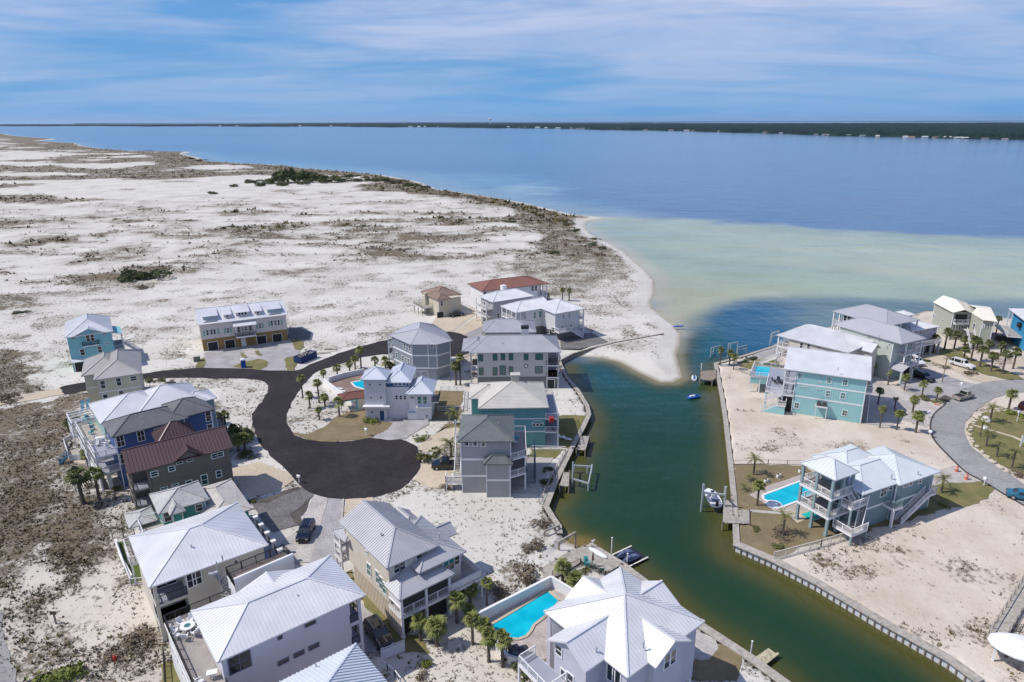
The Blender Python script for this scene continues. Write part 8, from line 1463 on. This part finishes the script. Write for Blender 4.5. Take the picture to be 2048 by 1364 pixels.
for i, (x_, y_) in enumerate([(400, 165), (470, 150), (400, 235), (470, 215)]): X, Y = at('c5', x_, y_, 3.8); chair(X, Y, 3.4, .5, tb, 'blue lounge under the white pergola, %s place' % ['upper left', 'upper right', 'lower left', 'lower right'][i], 'blue loungers under the pergola', lounge=True)
for i, (x_, y_) in enumerate([(1470, 490), (1512, 503)]): X, Y = at('b3', x_, y_, .3); chair(X, Y, 0.04, rad(60), M_WHITE, '%s white lounger on the shaded lawn by the canal' % ['left', 'right'][i], 'white loungers on the canal lawn', lounge=True)
for i, (x_, y_) in enumerate([(258, 802), (292, 835)]): X, Y = at('c2', x_, y_, .3); chair(X, Y, 0.1, rad(80), M_WHITE, '%s white lounger on the red brown pool deck' % ['upper', 'lower'][i], 'white loungers on the brown deck', lounge=True)
X, Y = at('b3', 1072, 487, 7.0); table(X, Y, 6.3, 'turquoise table on the top deck of the grey shingle house', tq, .5, True); X, Y = at('b3', 1065, 515, 6.9); chair(X, Y, 6.3, 2, M_WHITE, 'white chair beside the turquoise deck table', None); X, Y = at('b3', 1395, 395, 4); chair(X, Y, 3.0, 1, M_BLACK, 'dark chair on the lower deck of the teal house', None)
X, Y = at('b3', 1378, 325, 6.4); t = thing('deck_box', 'red box on the upper deck of the teal house', 'box', (X, Y, 5.7), .1); MB().box(-.4, -.5, 0, .4, .5, .8).build('body', paint('red cloth', (.4, .03, .03)), t); MB().box(-.42, -.52, .8, .42, .52, .86).build('lid', paint('red lid', (.3, .02, .02)), t)
X, Y = at('c1', 140, 1005, .8); table(X, Y, .08, 'dark dining table by the curved white wall', M_BLACK, .7)
for i in range(4): a = i*1.57+.5; chair(X+1.2*math.cos(a), Y+1.2*math.sin(a), .08, a-1.57, M_BLACK, 'black patio chair at the table by the curved wall, %s side' % ['upper right', 'upper left', 'lower left', 'lower right'][i], 'black chairs at the patio table')
for i, (x_, y_) in enumerate([(140, 940), (215, 950)]): X, Y = at('c1', x_, y_, 2.3); t = thing('parasol', '%s dark folded square parasol over the black dining set' % ['left', 'right'][i], 'parasol', (X, Y, .08), .4, 'dark parasols'); MB().cyl((0, 0, 0), (0, 0, 2.2), .04).build('pole', M_BLACK, t); MB().add([(-.6, -.6, 1.95), (.6, -.6, 1.95), (.6, .6, 1.95), (-.6, .6, 1.95), (0, 0, 2.35)], [(0, 1, 4), (1, 2, 4), (2, 3, 4), (3, 0, 4), (0, 3, 2, 1)]).build('canopy', c_nv if i > 5 else paint('charcoal cloth', (.05, .045, .06)), t)
for i, (x_, y_) in enumerate([(1040, 985), (1075, 1000), (1200, 1065), (1290, 1110)]): X, Y = at('c7', x_, y_, .6); chair(X, Y, .28, i, tq if i < 2 else paint('dark green plastic', (.02, .09, .09)), ['turquoise chair on the timber deck, left one', 'turquoise chair on the timber deck, right one', 'dark green chair on the timber deck, left one', 'dark green chair on the timber deck, right one'][i], 'deck chairs by the canal')
X, Y = at('c7', 1143, 1040, .3); t = thing('closed_umbrella', 'closed brown umbrella standing on the timber deck', 'umbrella', (X, Y, .28)); MB().cyl((0, 0, 0), (0, 0, 2.3), .04).build('pole', M_WOOD, t); MB().lathe([(.05, .8), (.16, 1.0), (.12, 1.8), (.03, 2.35)], 10).build('canopy', paint('brown cloth', (.12, .06, .05)), t)
for i, (x_, y_) in enumerate([(1470, 1215), (1500, 1200)]): t = unit('trash_bin', '%s wheeled bin at the corner of the tower house drive' % ['left', 'right'][i], 'bin', 'c2', x_, y_, 10, 0, 'trash bins'); MB().add([(-.25, -.3, 0), (.25, -.3, 0), (.25, .3, 0), (-.25, .3, 0), (-.3, -.37, 1.05), (.3, -.37, 1.05), (.3, .37, 1.05), (-.3, .37, 1.05)], [(0, 3, 2, 1), (4, 5, 6, 7), (0, 1, 5, 4), (1, 2, 6, 5), (2, 3, 7, 6), (3, 0, 4, 7)]).build('bin_body', M_BLACK, t); MB().box(-.32, -.4, 1.05, .32, .4, 1.12).build('lid', M_WHITE if i == 0 else M_BLACK, t)
X, Y = at('c3', 730, 610, 3.9+.8); t = thing('dining_set', 'round dark dining set on the raised pool deck', 'dining set', (X, Y, 3.86)); MB().cyl((0, 0, .68), (0, 0, .74), .6, n=16).build('tabletop', M_BLACK, t); MB().cyl((0, 0, 0), (0, 0, .7), .06).build('leg', M_BLACK, t)
for i in range(5): a = i*1.256; chair(X+1.0*math.cos(a), Y+1.0*math.sin(a), 3.86, a-1.57, M_BLACK, 'dark chair at the raised pool deck table, %s side' % ['right', 'upper', 'left', 'lower left', 'lower right'][i], 'chairs on the raised pool deck')
# round dune patio below the blue house
t = House('dune_patio', 'raised round patio with white bench wall and blue steps on the dune', *at('c5', 185, 690, 1.2), 20, 'patio')
pts = [t.L('c5', *q, 1.2) for q in ((175, 650), (265, 600), (395, 610), (430, 720), (370, 800), (225, 800))]; t.deck(pts[::-1], 1.2, M_WOODL, .4); t.poly([(p_[0]*.98, p_[1]*.98) for p_ in pts], 0, 1.0, M_WHITE, name='base_wall')
t.rail([pts[4], pts[3], pts[2], pts[1], pts[0], pts[5]], 1.2, M_WHITE, .7, 0, solid=True); pq = [t.L('c5', *q, 0) for q in ((285, 850), (450, 850), (440, 920), (300, 915))]; t.poly(pq, 0, .1, M_TAN, name='landing'); t.stair((*t.L('c5', 215, 815, 1.2), 1.2), (*t.L('c5', 120, 915, 0), 0), .9, tb, True, tb)
for i, (x_, y_) in enumerate([(250, 710), (295, 655), (370, 690)]): X, Y = at('c5', x_, y_, 1.6); chair(X, Y, 1.2, i*2, M_BLACK, 'black chair on the dune patio, %s from the left' % word(i, 3), 'black chairs on the dune patio')
for i, (x_, y_, r_) in enumerate([(760, 383, 25), (675, 410, 25), (590, 445, 25)]): t = unit('planter', 'white planter box along the pool terrace edge, %s from the right' % word(i, 3), 'planter', 'b6', x_ if i else 825, y_-20 if i else 355, r_, 0, 'white planters by the pool'); MB().box(-.5, -.2, 0, .5, .2, .5).build('box', M_WHITE, t); link('plants', BU[0], t, (0, 0, .4), 0, .35)
t = unit('spa_cover', 'turquoise glazed patio floor under the porch tower', 'floor mat', 'c6', 430, 940, 28, .1); MB().box(-2.2, -1.0, 0, 1.8, 1.0, .04).build('mat', paint('turquoise coating', (.01, .42, .36)), t); MB().box(-2.3, -1.1, 0, 1.9, -1.0, .06).build('edge', M_WHITE, t)
HZ, _t3, _b3 = bsdf('sea haze'); _t3.nodes.clear(); ho = nn(_t3, 'ShaderNodeOutputMaterial'); pv = nn(_t3, 'ShaderNodeVolumePrincipled'); pv.inputs['Color'].default_value = (.62, .78, 1, 1); pv.inputs['Density'].default_value = 0.9e-5; pv.inputs['Anisotropy'].default_value = .3; _t3.links.new(pv.outputs[0], ho.inputs['Volume'])
hb_ = MB().box(-130000, -3000, -6, 130000, 130000, 320).build('haze', HZ); hb_['kind'] = 'stuff'
